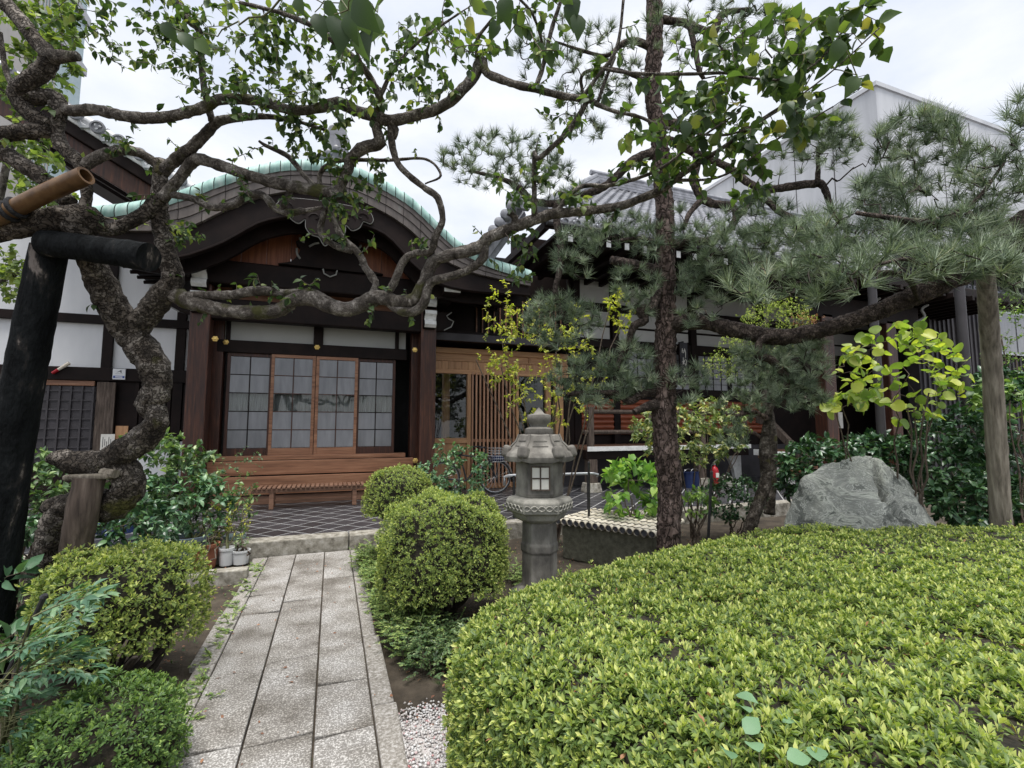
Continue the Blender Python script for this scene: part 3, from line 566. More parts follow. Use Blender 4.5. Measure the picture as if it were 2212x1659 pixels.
# beam nose ends, painted white, carved S shape
for xs, sg in ((-2.27, -1), (1.85, 1)):
    for zz, yy in ((3.58, YP - .02), (3.98, YP - .05)):
        prof = [(0, -.17), (.1, -.15), (.16, -.1), (.14, -.03), (.09, .0), (.13, .06), (.2, .1), (.17, .17), (0, .18)]
        m = MB(); m.prismX([(yy - a, zz + b) for a, b in prof][::-1], (xs + .03 if sg < 0 else xs - .27), (xs + .27 if sg < 0 else xs - .03)); m.build('beam_nose', M['dark'], por, bevel=.01)
        m = MB(); m.prismX([(yy - a - .012, zz + b) for a, b in prof[1:-1]] + [(yy - a + .004, zz + b) for a, b in prof[1:-1]][::-1], (xs + .04 if sg < 0 else xs - .26), (xs + .26 if sg < 0 else xs - .04)); m.build('painted_end', M['paint'], por)
    m = MB(); x = xs; m.prismY([(x, 3.4), (x + sg * .16, 3.44), (x + sg * .3, 3.52), (x + sg * .34, 3.62), (x + sg * .24, 3.66), (x + sg * .2, 3.72), (x + sg * .3, 3.8), (x, 3.8)], YP + .05, YP + .22); m.build('bracket', M['dark'], por, bevel=.01)
    m = MB(); q = [(x + sg * .16, 3.43), (x + sg * .305, 3.51), (x + sg * .35, 3.62), (x + sg * .25, 3.665), (x + sg * .21, 3.72), (x + sg * .31, 3.8)]
    m.tube([(a, YP + .05, b) for a, b in q], .012, 5); m.build('painted_edge', M['trim'], por)
    bx('purlin_end', M['paint'], por, ((xs - .28, xs + .02, 8.42, 8.45, 3.98, 4.16) if sg < 0 else (xs - .02, xs + .28, 8.42, 8.45, 3.98, 4.16)))
    bx('purlin', M['dark'], por, ((xs - .28, xs + .02, 8.452, 11.2, 3.96, 4.18) if sg < 0 else (xs - .02, xs + .28, 8.452, 11.2, 3.96, 4.18)), bevel=.01)
bx('upper_beam', M['dark'], por, (-2.5, 2.1, YP - .12, YP + .16, 3.93, 4.34), bevel=.03)
bx('ceiling_board', M['brown'], por, (-1.95, 1.53, YP + .1, YW + .05, 3.95, 3.99))
for k in range(5): bx('ceiling_batten', M['dark'], por, (-1.7 + k * .75, -1.65 + k * .75, YP + .17, YW - .03, 3.91, 3.949))
bx('lintel_board', M['brown'], por, (-1.95, 1.53, YW - .02, YW, 3.5, 3.955))
# tympanum boards
for k in range(9):
    x = -1.95 + k * .39; bx('tympanum_board', M['brownv'], por, (x, x + .385, YP + .02, YP + .05, 4.34, 5.35))
# gable curves, front plane
YF = 8.2
topL = [(-3.45, 4.57), (-3.0, 4.70), (-2.58, 4.86), (-2.13, 5.11), (-1.72, 5.37), (-1.22, 5.64), (-.82, 5.80), (-.3, 5.90), (.1, 5.92), (.55, 5.80), (.99, 5.62), (1.3, 5.43), (1.61, 5.17), (1.84, 4.98), (2.06, 4.83), (2.38, 4.69), (2.75, 4.58), (3.45, 4.46)]
botL = [(-3.45, 4.30), (-2.76, 4.37), (-2.23, 4.47), (-1.97, 4.62), (-1.76, 4.78), (-1.4, 5.03), (-1.04, 5.22), (-.6, 5.36), (-.1, 5.41), (.2, 5.38), (.53, 5.28), (.89, 5.13), (1.2, 4.94), (1.48, 4.71), (1.7, 4.55), (2.0, 4.41), (2.4, 4.31), (2.92, 4.25), (3.45, 4.19)]
barL = [(-3.2, 4.1), (-2.6, 4.02), (-2.24, 4.05), (-2.04, 4.14), (-1.68, 4.35), (-1.31, 4.65), (-1.1, 4.79), (-.71, 4.93), (-.2, 4.99), (.3, 4.96), (.7, 4.86), (.95, 4.68), (1.25, 4.36), (1.6, 4.13), (1.85, 4.04), (2.3, 4.0), (3.2, 4.02)]
def curve(L_, xs):
    a = catmull(L_, .02); return np.interp(xs, a[:, 0], a[:, 1])
xs = np.linspace(-3.45, 3.45, 47)
zt, zb, zr = curve(topL, xs), curve(botL, xs), curve(barL, xs)
for i in range(0, 46):                               # rolled green copper edge, one sheet each
    m = MB(); x0, x1 = xs[i] + .006, xs[i + 1] - .006; A = []
    for x, z in ((x0, zt[i]), (x1, zt[i + 1])):
        A.append([(x, YF + .14 - .18 * math.cos(t_), z - .09 + .15 * math.sin(t_)) for t_ in np.linspace(-.6, 1.8, 8)] + [(x, YF + .5, z + .07)])
    m.strip(A[1], A[0]); m.build('copper_edge', M['copper'], por, smooth=True)
lay = [0, .36, .68, 1.0]
for i in range(0, 46, 2):                            # three stepped layers of copper fascia
    i2 = min(i + 2, 46)
    for k in range(3):
        m = MB(); x0, x1 = xs[i] + .004, xs[i2] - .004; yy = YF + .015 + .018 * k
        def zz(j, f): return (zt[j] - .1) * (1 - f) + zb[j] * f
        j = (i + i2) // 2; g = .006
        F_ = [(x0, yy, zz(i, lay[k + 1]) + g), (xs[j], yy, zz(j, lay[k + 1]) + g), (x1, yy, zz(i2, lay[k + 1]) + g)]; T_ = [(x0, yy, zz(i, lay[k])), (xs[j], yy, zz(j, lay[k])), (x1, yy, zz(i2, lay[k]))]
        Bk = [(a, yy + .1, c) for a, b, c in F_]
        m.strip(F_, T_); m.strip(Bk, F_); m.build('fascia_sheet', M['copperb'], por)
# bargeboard below the copper, with a moulded lower edge
m = MB(); q = [(x, z) for x, z in zip(xs, zb)]; p2 = [(x, z) for x, z in zip(xs, zr)]
for i in range(46): m.prismY([(xs[i], zr[i]), (xs[i + 1], zr[i + 1]), (xs[i + 1], zb[i + 1] + .05), (xs[i], zb[i] + .05)], YF + .12, YF + .22)
m.build('bargeboard', M['dark'], por)
m = MB(); m.tube([(x, YF + .11, z + .015) for x, z in zip(xs, zr)], .02, 6); m.build('bargeboard_moulding', M['dark'], por, smooth=True)
m = MB()
for i in range(46): m.prismY([(xs[i], zr[i] - .12), (xs[i + 1], zr[i + 1] - .12), (xs[i + 1], zr[i + 1] + .25), (xs[i], zr[i] + .25)], YF + .5, YF + .58)
m.build('inner_bargeboard', M['dark'], por)
# roof body behind: soffit + tiled top
m = MB()
for i in range(46):
    m.add([(xs[i], YF + .22, zb[i] + .04), (xs[i + 1], YF + .22, zb[i + 1] + .04), (xs[i + 1], 11.6, zb[i + 1] + .04), (xs[i], 11.6, zb[i] + .04)], [(0, 1, 2, 3)])
m.build('soffit', M['dark'], por)
for y in np.arange(YF + .35, 11.4, .33):
    for rng_x in ((0, 16), (30, 46)):
        m = MB(); m.tube([(xs[i], y, zb[i] - .02) for i in range(rng_x[0], rng_x[1] + 1, 2)], .035, 4); m.build('rafter', M['dark'], por)
m = MB()
for i in range(46):
    m.add([(xs[i], YF + .45, zt[i] + .06), (xs[i + 1], YF + .45, zt[i + 1] + .06), (xs[i + 1], 11.6, zt[i + 1] + .06), (xs[i], 11.6, zt[i] + .06)], [(0, 1, 2, 3)])
    for y in np.arange(YF + .5, 11.5, .28): m.tube([(xs[i], y, zt[i] + .07), (xs[i + 1], y, zt[i + 1] + .07)], .06, 6, False)
m.build('tiled_roof', M['rooft'], por, smooth=True, kind='stuff')
# ridge with end ornament
rd = MB()
for k in range(5): rd.box(-.28 + .03 * k, .12 - .03 * k, YF + .42, 11.5, 5.95 + k * .09, 6.03 + k * .09)
rd.tube([(-.08, YF + .36, 6.45), (-.08, 11.5, 6.45)], .1, 10); rdo = rd.build('roof_ridge', M['rooft'], por, smooth=True, bevel=.008)
m = MB(); m.prismY([(-.42, 5.95), (-.36, 6.2), (-.27, 6.26), (-.3, 6.5), (-.2, 6.72), (-.08, 6.8), (.04, 6.72), (.14, 6.5), (.11, 6.26), (.2, 6.2), (.26, 5.95)], YF + .28, YF + .4); m.build('ridge_end_tile', M['rooft'], rdo, bevel=.02)
for a in range(5):
    m = MB(); m.lathe([(.055, 0), (.055, .04), (.03, .055)], (0, 0, 0), 12); V = np.array(m.v); m.v = [tuple(q) for q in np.stack([V[:, 0] - .08 + .11 * (a - 2), YF + .27 - V[:, 2], V[:, 1] + 6.12 + .09 * (2 - abs(a - 2))], 1)]; m.build('ridge_disc', M['rooft'], rdo, smooth=True)
# hanging carved gable ornament
def orn(name, pts, y0, y1, mt, edge=None):
    m = MB(); q = catmull(np.array(pts + [pts[0]], float), .02)[:-1]; m.prismY([tuple(a) for a in q][::-1], y0, y1); o = m.build(name, mt, por, bevel=.008)
    if edge:
        k = [tuple(a) for a in q]; m = MB(); m.tube([(a, y0 + .03, b) for a, b in k + [k[0]]], edge, 5); m.build('painted_rim', M['trim'], o, smooth=True)
    return o
cx, cz = -.2, 4.9
L_ = [(-.9, .18), (-.86, .08), (-.72, .1), (-.64, -.02), (-.5, -.08), (-.38, 0), (-.36, -.14), (-.26, -.24), (-.12, -.27), (-.05, -.36)]
half = L_ + [(0, -.4)] + [(-a, b) for a, b in L_[::-1]]
pend = orn('gable_pendant', [(cx + a * .82, cz + b * 1.0) for a, b in half] + [(cx + .6, cz + .3), (cx, cz + .34), (cx - .6, cz + .3)], YF + .04, YF + .12, M['dark'], .014)
for s_ in (-1, 1):
    for k in range(3):
        a = np.linspace(0, 4.6, 20); r = .1 - .016 * a
        m = MB(); m.tube([(cx + s_ * (.16 + .2 * k + r_ * math.cos(t_)), YF + .035, cz + .04 + .06 * k + r_ * math.sin(t_) * .8) for t_, r_ in zip(a, r)], .012, 5); m.build('carved_scroll', M['dark'], pend, smooth=True)
kx, kz = -.12, 4.36
K = [(-.85, 0), (-.62, .08), (-.5, .3), (-.58, .42), (-.45, .52), (-.5, .64), (-.3, .6), (-.16, .72), (0, .66)]
kae = orn('frog_leg_strut', [(kx + a, kz + b) for a, b in K + [(-a, b) for a, b in K[::-1][1:]]], YP - .16, YP + .015, M['dark'])
for s_ in (-1, 1):
    for q in ([(-.58, .66), (-.46, .62), (-.34, .6)], [(-.52, .5), (-.48, .44), (-.44, .43)], [(-.56, .3), (-.55, .2), (-.5, .12)], [(-.2, .6), (-.17, .54), (-.12, .5)], [(-.36, .36), (-.28, .42), (-.2, .45)]):
        m = MB(); m.tube(catmull([(kx - s_ * a, YP - .17, kz + b) for a, b in q], .03), .018, 6); m.build('painted_petal', M['trim'], kae, smooth=True)
m = MB(); m.tube([(kx - .12, YP - .17, kz - .02), (kx - .1, YP - .17, kz - .1), (kx, YP - .17, kz - .15), (kx + .1, YP - .17, kz - .1), (kx + .12, YP - .17, kz - .02)], .014, 5); m.build('painted_rim', M['trim'], kae)
# window wall
X0, X1 = -1.79, 1.15
bx('head_beam', M['dark'], por, (-1.95, 1.36, YW - .06, YW + .1, 2.86, 3.08))
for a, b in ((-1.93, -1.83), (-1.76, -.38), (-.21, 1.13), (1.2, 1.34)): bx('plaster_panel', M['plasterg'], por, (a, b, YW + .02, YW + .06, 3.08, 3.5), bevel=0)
for a, b in ((-1.83, -1.76), (-.38, -.21), (1.13, 1.2)): bx('strut', M['dark'], por, (a, b, YW - .03, YW + .08, 3.08, 3.5))
bx('sill_beam', M['brown'], por, (-1.95, 1.36, YW - .1, YW + .12, .94, 1.02))
bx('step_board', M['brown'], por, (-1.98, 1.5, YW - .2, YW - .14, .69, .935))
bx('step_board', M['brown'], por, (-2.1, 1.54, YW - .3, YW - .21, .36, .672))
bx('plinth_board', M['bench'], por, (-2.1, 1.54, YW - .27, YW - .22, .19, .34))
wd = (X1 - X0) / 4
for k in range(4):
    a, b = X0 + k * wd, X0 + (k + 1) * wd; fr = k in (1, 2); y = YW - .045 if fr else YW + .005; mt = M['brown'] if fr else M['pillar']
    if fr: a -= .02; b += .02
    if k == 2: a += .025
    if k == 1: b -= .025
    mu = M['pillar'] if fr else M['dark']; st = .055
    dr = MB().box(a, a + st, y, y + .035, 1.02, 2.86).box(b - st, b, y, y + .035, 1.02, 2.86).box(a + st, b - st, y, y + .035, 1.02, 1.15).box(a + st, b - st, y, y + .035, 2.8, 2.86).build('sliding_door', mt, por, bevel=.004)
    gx0, gx1, gz0, gz1 = a + st, b - st, 1.15, 2.8; xm = (gx0 + gx1) / 2; rows = np.linspace(gz0, gz1, 6)
    bx('muntin', mu, dr, (xm - .009, xm + .009, y + .004, y + .03, gz0, gz1), bevel=.002)
    for r_ in range(1, 5): bx('muntin', mu, dr, (gx0, gx1, y + .008, y + .026, rows[r_] - .008, rows[r_] + .008), bevel=.002)
    for r_ in range(5):
        for c_ in range(2): bx('pane', M['glass'] if r_ == 2 else M['frost'], dr, ((gx0, xm - .009)[0] if c_ == 0 else xm + .009, xm - .009 if c_ == 0 else gx1, y + .0145, y + .0195, rows[r_] + .008, rows[r_ + 1] - .008), bevel=0)
for q in range(2):                                    # lace curtains
    c0, c1 = X0 + q * (X1 - X0) / 2 + .02, X0 + (q + 1) * (X1 - X0) / 2 - .02; xx = np.linspace(c0, c1, 160); yy = YW + .13 + .022 * np.sin(xx * 55 + 2 * np.sin(xx * 7)) + .012 * np.sin(xx * 131)
    m = MB(); m.strip([(a, b, 1.06) for a, b in zip(xx, yy)], [(a, b, 2.82) for a, b in zip(xx, yy)]); m.build('curtain', M['curtain'], por, smooth='all')
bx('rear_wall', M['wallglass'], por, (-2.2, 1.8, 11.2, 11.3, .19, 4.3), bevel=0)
# gilt studs
for u, v, Y in ((465, 732, YP), (685, 750, YW - .065), (896, 756, YP), (897, 995, YP), (488, 739, YW - .06)):
    c = pY(u, v, Y); m = MB()
    for k in range(6): m.lathe([(.021, 0), (.021, .008), (.01, .014)], (c[0] + .03 * math.cos(k * 1.047), c[2] + .03 * math.sin(k * 1.047), 0), 8)
    m.lathe([(.024, 0), (.024, .016), (.01, .022)], (c[0], c[2], 0), 10)
    m.v = [(a, Y - z - .001, b) for a, b, z in m.v]; m.build('gilt_stud', M['gold'], por, smooth=True)
# ---------------------------------------------------------------- left wing
lw = thing('left_wing', 'white plastered temple wing with dark beams and lattice window', 'building', (-6, 11, 0))
YL = 11.0
bx('plaster_wall', M['plaster'], lw, (-14, -2.3, YL, YL + .2, 2.6, 5.2), bevel=0)
bx('lower_wall', M['dark'], lw, (-14, -2.3, YL, YL + .2, 0, 2.6), bevel=0)
bx('plaster_foot', M['plaster'], lw, (-3.4, -2.3, YL - .04, YL - .003, .3, 1.25), bevel=0)
for z0, z1 in ((3.44, 3.6), (2.38, 2.62)): bx('rail_beam', M['dark'], lw, (-14, -2.3, YL - .1, YL - .004, z0, z1))
bx('rail_beam', M['brown'], lw, (-14, -4.12, YL - .06, YL - .004, 2.28, 2.375))
for x in (-4.05, -2.9, -6.3, -8.2): bx('post', M['dark'], lw, (x, x + .16, YL - .07, YL - .002, .2, 4.6))
bx('post', M['prop'], lw, (-4.06, -3.78, YL - .12, YL - .072, .2, 2.35))
bx('window_backing', M['panel'], lw, (-6.1, -4.1, YL - .03, YL - .003, .9, 2.27), bevel=0)
for k in range(13): bx('lattice_bar', M['panel'], lw, (-6.1 + k * .163, -6.07 + k * .163, YL - .062, YL - .034, .9, 2.27), bevel=.003)
for k in range(8): bx('lattice_bar', M['panel'], lw, (-6.1, -4.1, YL - .05, YL - .0315, .98 + k * .17, 1.005 + k * .17), bevel=.003)
for k in range(14): bx('wall_slat', M['dark'], lw, (-3.5 + k * .086, -3.44 + k * .086, YL - .05, YL - .004, 1.3, 2.36), bevel=.004)
# its big tiled roof: verge descending to the right
m0 = np.array([-5.4, 7.12]); m1 = np.array([-1.75, 5.02]); dv = (m1 - m0) / np.linalg.norm(m1 - m0); nv = np.array([-dv[1], dv[0]])
if nv[1] < 0: nv = -nv
def rl(t_, h): q = m0 + dv * t_ + nv * h; return q
LV = np.linalg.norm(m1 - m0); YR = 9.0
def sl_box(name, mt, t0, t1, h0, h1, y0, y1, **k):
    q = [rl(t0, h0), rl(t1, h0), rl(t1, h1), rl(t0, h1)]; m = MB(); m.prismY([tuple(a) for a in q], y0, y1); return m.build(name, mt, lw, **k)
sl_box('roof_deck', M['dark'], 0, LV, -.12, 0, YR + .05, 13.5)
sl_box('verge_board', M['pillar'], 0, LV, -.5, -.2, YR + .12, YR + .17, bevel=.01)
sl_box('verge_board', M['dark'], 0, LV, -.2, 0, YR + .02, YR + .1, bevel=.01)
sl_box('verge_lining', M['plaster'], 0, LV, -.03, .05, YR - .02, YR + .2, bevel=.01)
for k in range(5): sl_box('eave_rafter', M['dark'], 0, LV, -.24, -.13, YR + .5 + k * .5, YR + .62 + k * .5, bevel=.008)
for k, (yy, hh) in enumerate(((YR + .08, .12), (YR + .36, .16), (YR + .62, .16))):
    for j in range(12):
        a = rl(j * LV / 12 + .01, hh); b = rl((j + 1) * LV / 12 - .004, hh); m = MB(); m.tube([(a[0], yy, a[1]), (b[0], yy, b[1])], [.088, .098], 10); m.build('cover_tile', M['roofw'], lw, smooth=True)
for j in range(13):
    a = rl(.12 + j * LV / 13, .1); m = MB(); m.lathe([(.1, 0), (.1, .05), (.075, .055), (.07, .035), (0.03, .035), (.028, .05)], (0, 0, 0), 16)
    m.v = [(a[0] + x, YR - .06 - z, a[1] + y) for x, y, z in m.v]; dsc = m.build('end_tile', M['rooft'], lw, smooth=True)
    for k in range(3):                               # three-comma crest
        th = np.linspace(0, 2.2, 8) + k * 2.094; m = MB(); m.tube([(a[0] + (.045 - .008 * i) * math.cos(t_), YR - .1, a[1] + (.045 - .008 * i) * math.sin(t_)) for i, t_ in enumerate(th)], np.linspace(.016, .004, 8), 5); m.build('comma_crest', M['roofw'], dsc, smooth=True)
    m = MB(); b0, b1 = rl(.17 + j * LV / 13, .02), rl(.02 + (j + 1) * LV / 13, .02)
    m.prismY([tuple(b0), tuple((b0 + b1) / 2 - nv * .07), tuple(b1), tuple(b1 + nv * .05), tuple((b0 + b1) / 2 - nv * .015), tuple(b0 + nv * .05)], YR - .06, YR + .02); m.build('drip_tile', M['roofw'], lw)
for j in range(22):
    a, b = rl(j * LV / 22, .02), rl((j + 1) * LV / 22, .05); m = MB(); m.bar((a[0], YR + 2.2, a[1]), (b[0], YR + 2.2, b[1]), 3.0, .05, (0, 0, 1)); m.build('tile_course', M['rooft'], lw)
# ---------------------------------------------------------------- lattice entrance annex
YA = 10.2
an = thing('lattice_annex', 'light timber entrance annex with vertical lattice and dark glass', 'annex', (3.4, YA, .19))
bx('roof_slab', M['dark'], an, (1.7, 5.4, YA - .55, 12, 3.34, 3.52), bevel=.01)
bx('roof_edge', M['panel'], an, (1.7, 5.4, YA - .6, YA - .552, 3.3, 3.46), bevel=.01)
bx('top_beam', M['lighth'], an, (1.86, 5.2, YA - .06, YA + .08, 3.12, 3.24))
for a, b in ((1.86, 3.0), (3.04, 4.2), (4.24, 5.2)): bx('fascia_panel', M['lighth'], an, (a, b, YA, YA + .03, 2.99, 3.12), bevel=.002)
for x in (3.0, 4.2): bx('batten', M['light'], an, (x, x + .04, YA - .02, YA + .05, 2.99, 3.12))
bx('rail', M['light'], an, (1.86, 5.2, YA - .03, YA + .05, 2.955, 2.99))
for k in range(22): bx('fascia_board', M['light'], an, (1.86 + k * .1525, 2.009 + k * .1525, YA - .005, YA + .02, 2.77, 2.954), bevel=.003)
bx('head_rail', M['lighth'], an, (1.86, 5.2, YA - .04, YA + .06, 2.68, 2.77))
bx('sill_rail', M['lighth'], an, (1.86, 2.8, YA - .04, YA + .06, 1.18, 1.29))
bx('lower_board', M['light'], an, (1.86, 2.8, YA, YA + .03, .25, 1.18))
for a, b in ((1.86, 2.0), (2.74, 2.82), (3.88, 3.94), (4.62, 4.74), (4.86, 5.06)): bx('door_post', M['light'], an, (a, b, YA - .05, YA + .07, .19, 2.68))
for k in range(12): bx('lattice_slat', M['slat'], an, (2.84 + k * .0875, 2.878 + k * .0875, YA - .05, YA - .005, .22, 2.72), bevel=.004)
bx('lattice_rail', M['slat'], an, (2.82, 3.88, YA - .003, YA + .03, 1.2, 1.26))
bx('bottom_rail', M['lighth'], an, (2.82, 4.62, YA - .003, YA + .04, .19, .3))
bx('pane', M['glass'], an, (2.0, 2.74, YA + .02, YA + .028, 1.29, 2.68), bevel=0)
bx('pane', M['glass'], an, (2.82, 3.88, YA + .035, YA + .043, .3, 2.68), bevel=0)
bx('pane', M['glass'], an, (3.94, 4.62, YA + .02, YA + .028, .3, 2.68), bevel=0)
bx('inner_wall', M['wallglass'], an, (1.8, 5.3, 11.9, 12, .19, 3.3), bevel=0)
bx('inner_post', M['light'], an, (2.35, 2.5, YA + .6, YA + .75, .19, 2.9))
for k in range(16): bx('upper_lattice_bar', M['brown'], an, (2.95 + k * .14, 2.98 + k * .14, YA + .05, YA + .08, 3.525, 4.45), bevel=.003)
bx('upper_wall', M['dark'], an, (1.9, 5.4, YA + .1, YA + .2, 3.52, 4.6), bevel=0)
# ---------------------------------------------------------------- main hall to the right
hl = thing('main_hall', 'dark timber main hall with tiled roof and raised veranda', 'temple', (9, 10, .19))
YH = 10.4; HX0, HX1 = 5.45, 24
bx('rear_wall', M['dark'], hl, (HX0, HX1, YH + .05, YH + .25, .19, 6.4), bevel=0)
for z0, z1 in ((4.62, 5.5), (3.72, 4.02), (4.08, 4.42)):
    x = HX0
    for x2 in (6.6, 9.05, 11.5, 13.9, 16.3):
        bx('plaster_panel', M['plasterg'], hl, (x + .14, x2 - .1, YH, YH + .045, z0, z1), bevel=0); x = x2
for x in (HX0, 6.55, 9.0, 11.45, 13.85, 16.25): bx('wall_post', M['dark'], hl, (x, x + .18, YH - .08, YH + .04, .3, 6.3), bevel=.01)
for z0, z1 in ((5.5, 5.75), (4.44, 4.62), (3.5, 3.72), (2.34, 2.46)): bx('wall_beam', M['dark'], hl, (HX0, HX1, YH - .06, YH + .042, z0, z1))
for k in range(7): 
    for x, x2 in ((5.65, 6.54), (6.74, 8.99), (9.19, 11.44)):
        m = MB(); m.tube([(x, YH - .005, 1.4 + k * .125), (x2, YH - .005, 1.4 + k * .125)], .066, 10); m.build('weather_board', M['red'], hl, smooth=True)
for x, x2 in ((6.75, 7.85), (7.88, 8.98), (9.2, 10.3), (10.33, 11.43)):
    fr = MB().box(x, x + .05, YH - .03, YH + .01, 2.46, 3.5).box(x2 - .05, x2, YH - .03, YH + .01, 2.46, 3.5).box(x + .05, x2 - .05, YH - .03, YH + .01, 2.46, 2.52).box(x + .05, x2 - .05, YH - .03, YH + .01, 3.44, 3.5).build('window', M['dark'], hl)
    bx('pane', M['frost'], fr, (x + .05, x2 - .05, YH - .005, YH, 2.52, 3.44), bevel=0)
    for k in range(1, 4): bx('muntin', M['dark'], fr, (x + (x2 - x) * k / 4 - .008, x + (x2 - x) * k / 4 + .008, YH - .02, YH - .006, 2.52, 3.44), bevel=0)
    for k in range(1, 6): bx('muntin', M['dark'], fr, (x + .05, x2 - .05, YH - .018, YH - .0065, 2.52 + .153 * k - .006, 2.52 + .153 * k + .006), bevel=0)
# veranda
YV = 8.75
for k in range(24): bx('veranda_board', M['bench'], hl, (4.95 + k * .18, 5.125 + k * .18, YV + .02, YH - .1, 1.05, 1.11), bevel=.004)
bx('veranda_edge', M['paint'], hl, (4.9, 9.25, YV - .02, YV + .018, 1.03, 1.125), bevel=.004)
bx('veranda_beam', M['dark'], hl, (4.9, 9.25, YV + .06, YV + .2, .86, 1.048))
for x in (5.05, 7.85):
    bx('veranda_post', M['prop'], hl, (x - .1, x + .1, YV + .03, YV + .23, .38, .859), bevel=.01)
    m = MB(); m.lathe([(.24, 0), (.2, .2)], (x, YV + .13, .185), 4, math.pi / 4); m.build('post_base', M['kerb'], hl, bevel=.02)
for x in (5.05, 6.5, 7.95, 9.2): bx('rail_post', M['prop'], hl, (x - .06, x + .06, YV + .08, YV + .2, 1.11, 1.95), bevel=.01)
for z in (1.42, 1.85):
    m = MB(); m.tube([(4.9, YV + .14, z), (9.1, YV + .14, z), (9.5, YV + .1, z - .04), (9.9, YV - .1, z - .4)], .045, 8); m.build('veranda_rail', M['prop'], hl, smooth=True)
bx('plinth_wall', M['panel'], hl, (4.9, 13, YH - .35, YH - .2, .19, 1.04), bevel=0)
m = MB(); a = np.linspace(0, math.pi / 2, 9)
m.prismY([(8.45, 1.03)] + [(8.45 + .65 * math.sin(t_), .28 + .75 * math.cos(t_)) for t_ in a][0:] + [(9.1, .19), (9.3, .19), (9.3, 1.03)], YV + .35, YV + .45); m.build('arched_skirting', M['paint'], hl)
# stairs with painted tread ends, running toward the garden
for k in range(5):
    z = 1.0 - k * .19; y = YV - .05 - k * .27
    if z > .2:
        bx('stair_tread', M['brown'], hl, (9.32, 12.2, y - .3, y, z - .12, z), bevel=.008)
        bx('painted_end', M['paint'], hl, (9.28, 9.318, y - .31, y + .005, z - .13, z + .005), bevel=.006)
        bx('stair_riser', M['brown'], hl, (9.4, 12.1, y - .04, y - .01, z - .2, z - .121), bevel=0)
m = MB(); q = [(YV, 1.7), (YV - .35, 1.62), (YV - .8, 1.2), (YV - 1.3, .75)]
for a, b in zip(q[:-1], q[1:]): m.bar((9.5, a[0], a[1]), (9.5, b[0], b[1]), .12, .16)
m.build('stair_rail', M['prop'], hl, bevel=.015)
for x in (9.9, 12.0): bx('porch_post', M['pillar'], hl, (x, x + .34, 7.3, 7.6, .4, 4.0), bevel=.02)
bx('porch_beam', M['dark'], hl, (9.2, 13.2, 7.3, 7.6, 3.9, 4.4), bevel=.03)
for x in (9.3, 12.9, 11.2):
    m = MB(); m.tube(catmull([(x, 7.2, 4.0), (x + .15, 7.1, 4.12), (x + .1, 7.12, 4.3), (x + .3, 7.1, 4.42)], .04), .03, 6); m.build('painted_scroll', M['trim'], hl, smooth=True)
bx('canopy', M['dark'], hl, (8.6, 16, 6.6, 8.2, 4.55, 4.75), bevel=.02)
for k in range(20): bx('canopy_rafter', M['dark'], hl, (8.7 + k * .36, 8.79 + k * .36, 6.5, 8.2, 4.44, 4.545))
# eaves and roof
YE, ZE = 7.9, 5.36; SL = .76; HR0 = 3.6
bx('eave_soffit', M['dark'], hl, (HR0 + .3, HX1, YE + .1, YH + .1, 5.18, 5.24), bevel=0)
for k in range(34):
    x = HR0 + .5 + k * .42; bx('rafter', M['dark'], hl, (x, x + .09, YE + .06, YH, 5.05, 5.178)); bx('rafter_end', M['paint'], hl, (x - .005, x + .095, YE + .045, YE + .058, 5.045, 5.183), bevel=0)
bx('eave_fascia', M['dark'], hl, (HR0, HX1, YE - .02, YE + .08, 5.24, 5.36))
m = MB(); m.tube([(HR0, YE - .06, 5.3), (HX1, YE - .06, 5.3)], .055, 8); m.build('gutter', M['iron'], hl, smooth=True)
def tile_course(x0, x1, y, z, y2, z2, pitch=.26, n=6):
    k = int((x1 - x0) / pitch); xx = np.linspace(x0, x0 + k * pitch, k * n + 1); ph = (xx - x0) / pitch * 2 * math.pi; hh = .035 * np.sin(ph) + .02 * np.sin(2 * ph + .6)
    m = MB(); A = [(x, y, z + .05 + h_) for x, h_ in zip(xx, hh)]; B = [(x, y2, z2 + h_) for x, h_ in zip(xx, hh)]; C_ = [(x, y, z + .01 + h_) for x, h_ in zip(xx, hh)]
    m.strip(A, B); m.strip(C_, A); return m.build('tile_course', M['rooft'], hl, smooth=True)
NC = 21
for j in range(NC):
    y = YE + j * .245; y2 = y + .3; x0 = HR0 + j * .2
    tile_course(x0, 21, y, ZE + SL * (y - YE), y2, ZE + SL * (y2 - YE) - .01)
for k in range(int((17 - HR0) / .26)):
    x = HR0 + .13 + k * .26; m = MB(); m.lathe([(.075, 0), (.075, .05), (.05, .055), (.048, .03)], (0, 0, 0), 12); m.v = [(x + a, YE - .02 - c, ZE + .02 + b) for a, b, c in m.v]; m.build('end_tile', M['rooft'], hl, smooth=True)
yr = YE + NC * .245; zr_ = ZE + SL * (yr - YE)
rg = MB()
for k in range(4): rg.box(HR0 + NC * .2 - .2, 21, yr - .16 + .02 * k, yr + .16 - .02 * k, zr_ - .05 + k * .1, zr_ + .03 + k * .1)
rg.tube([(HR0 + NC * .2 - .25, yr, zr_ + .42), (21, yr, zr_ + .42)], .09, 8); rg.build('roof_ridge', M['rooft'], hl, smooth=True, bevel=.006)
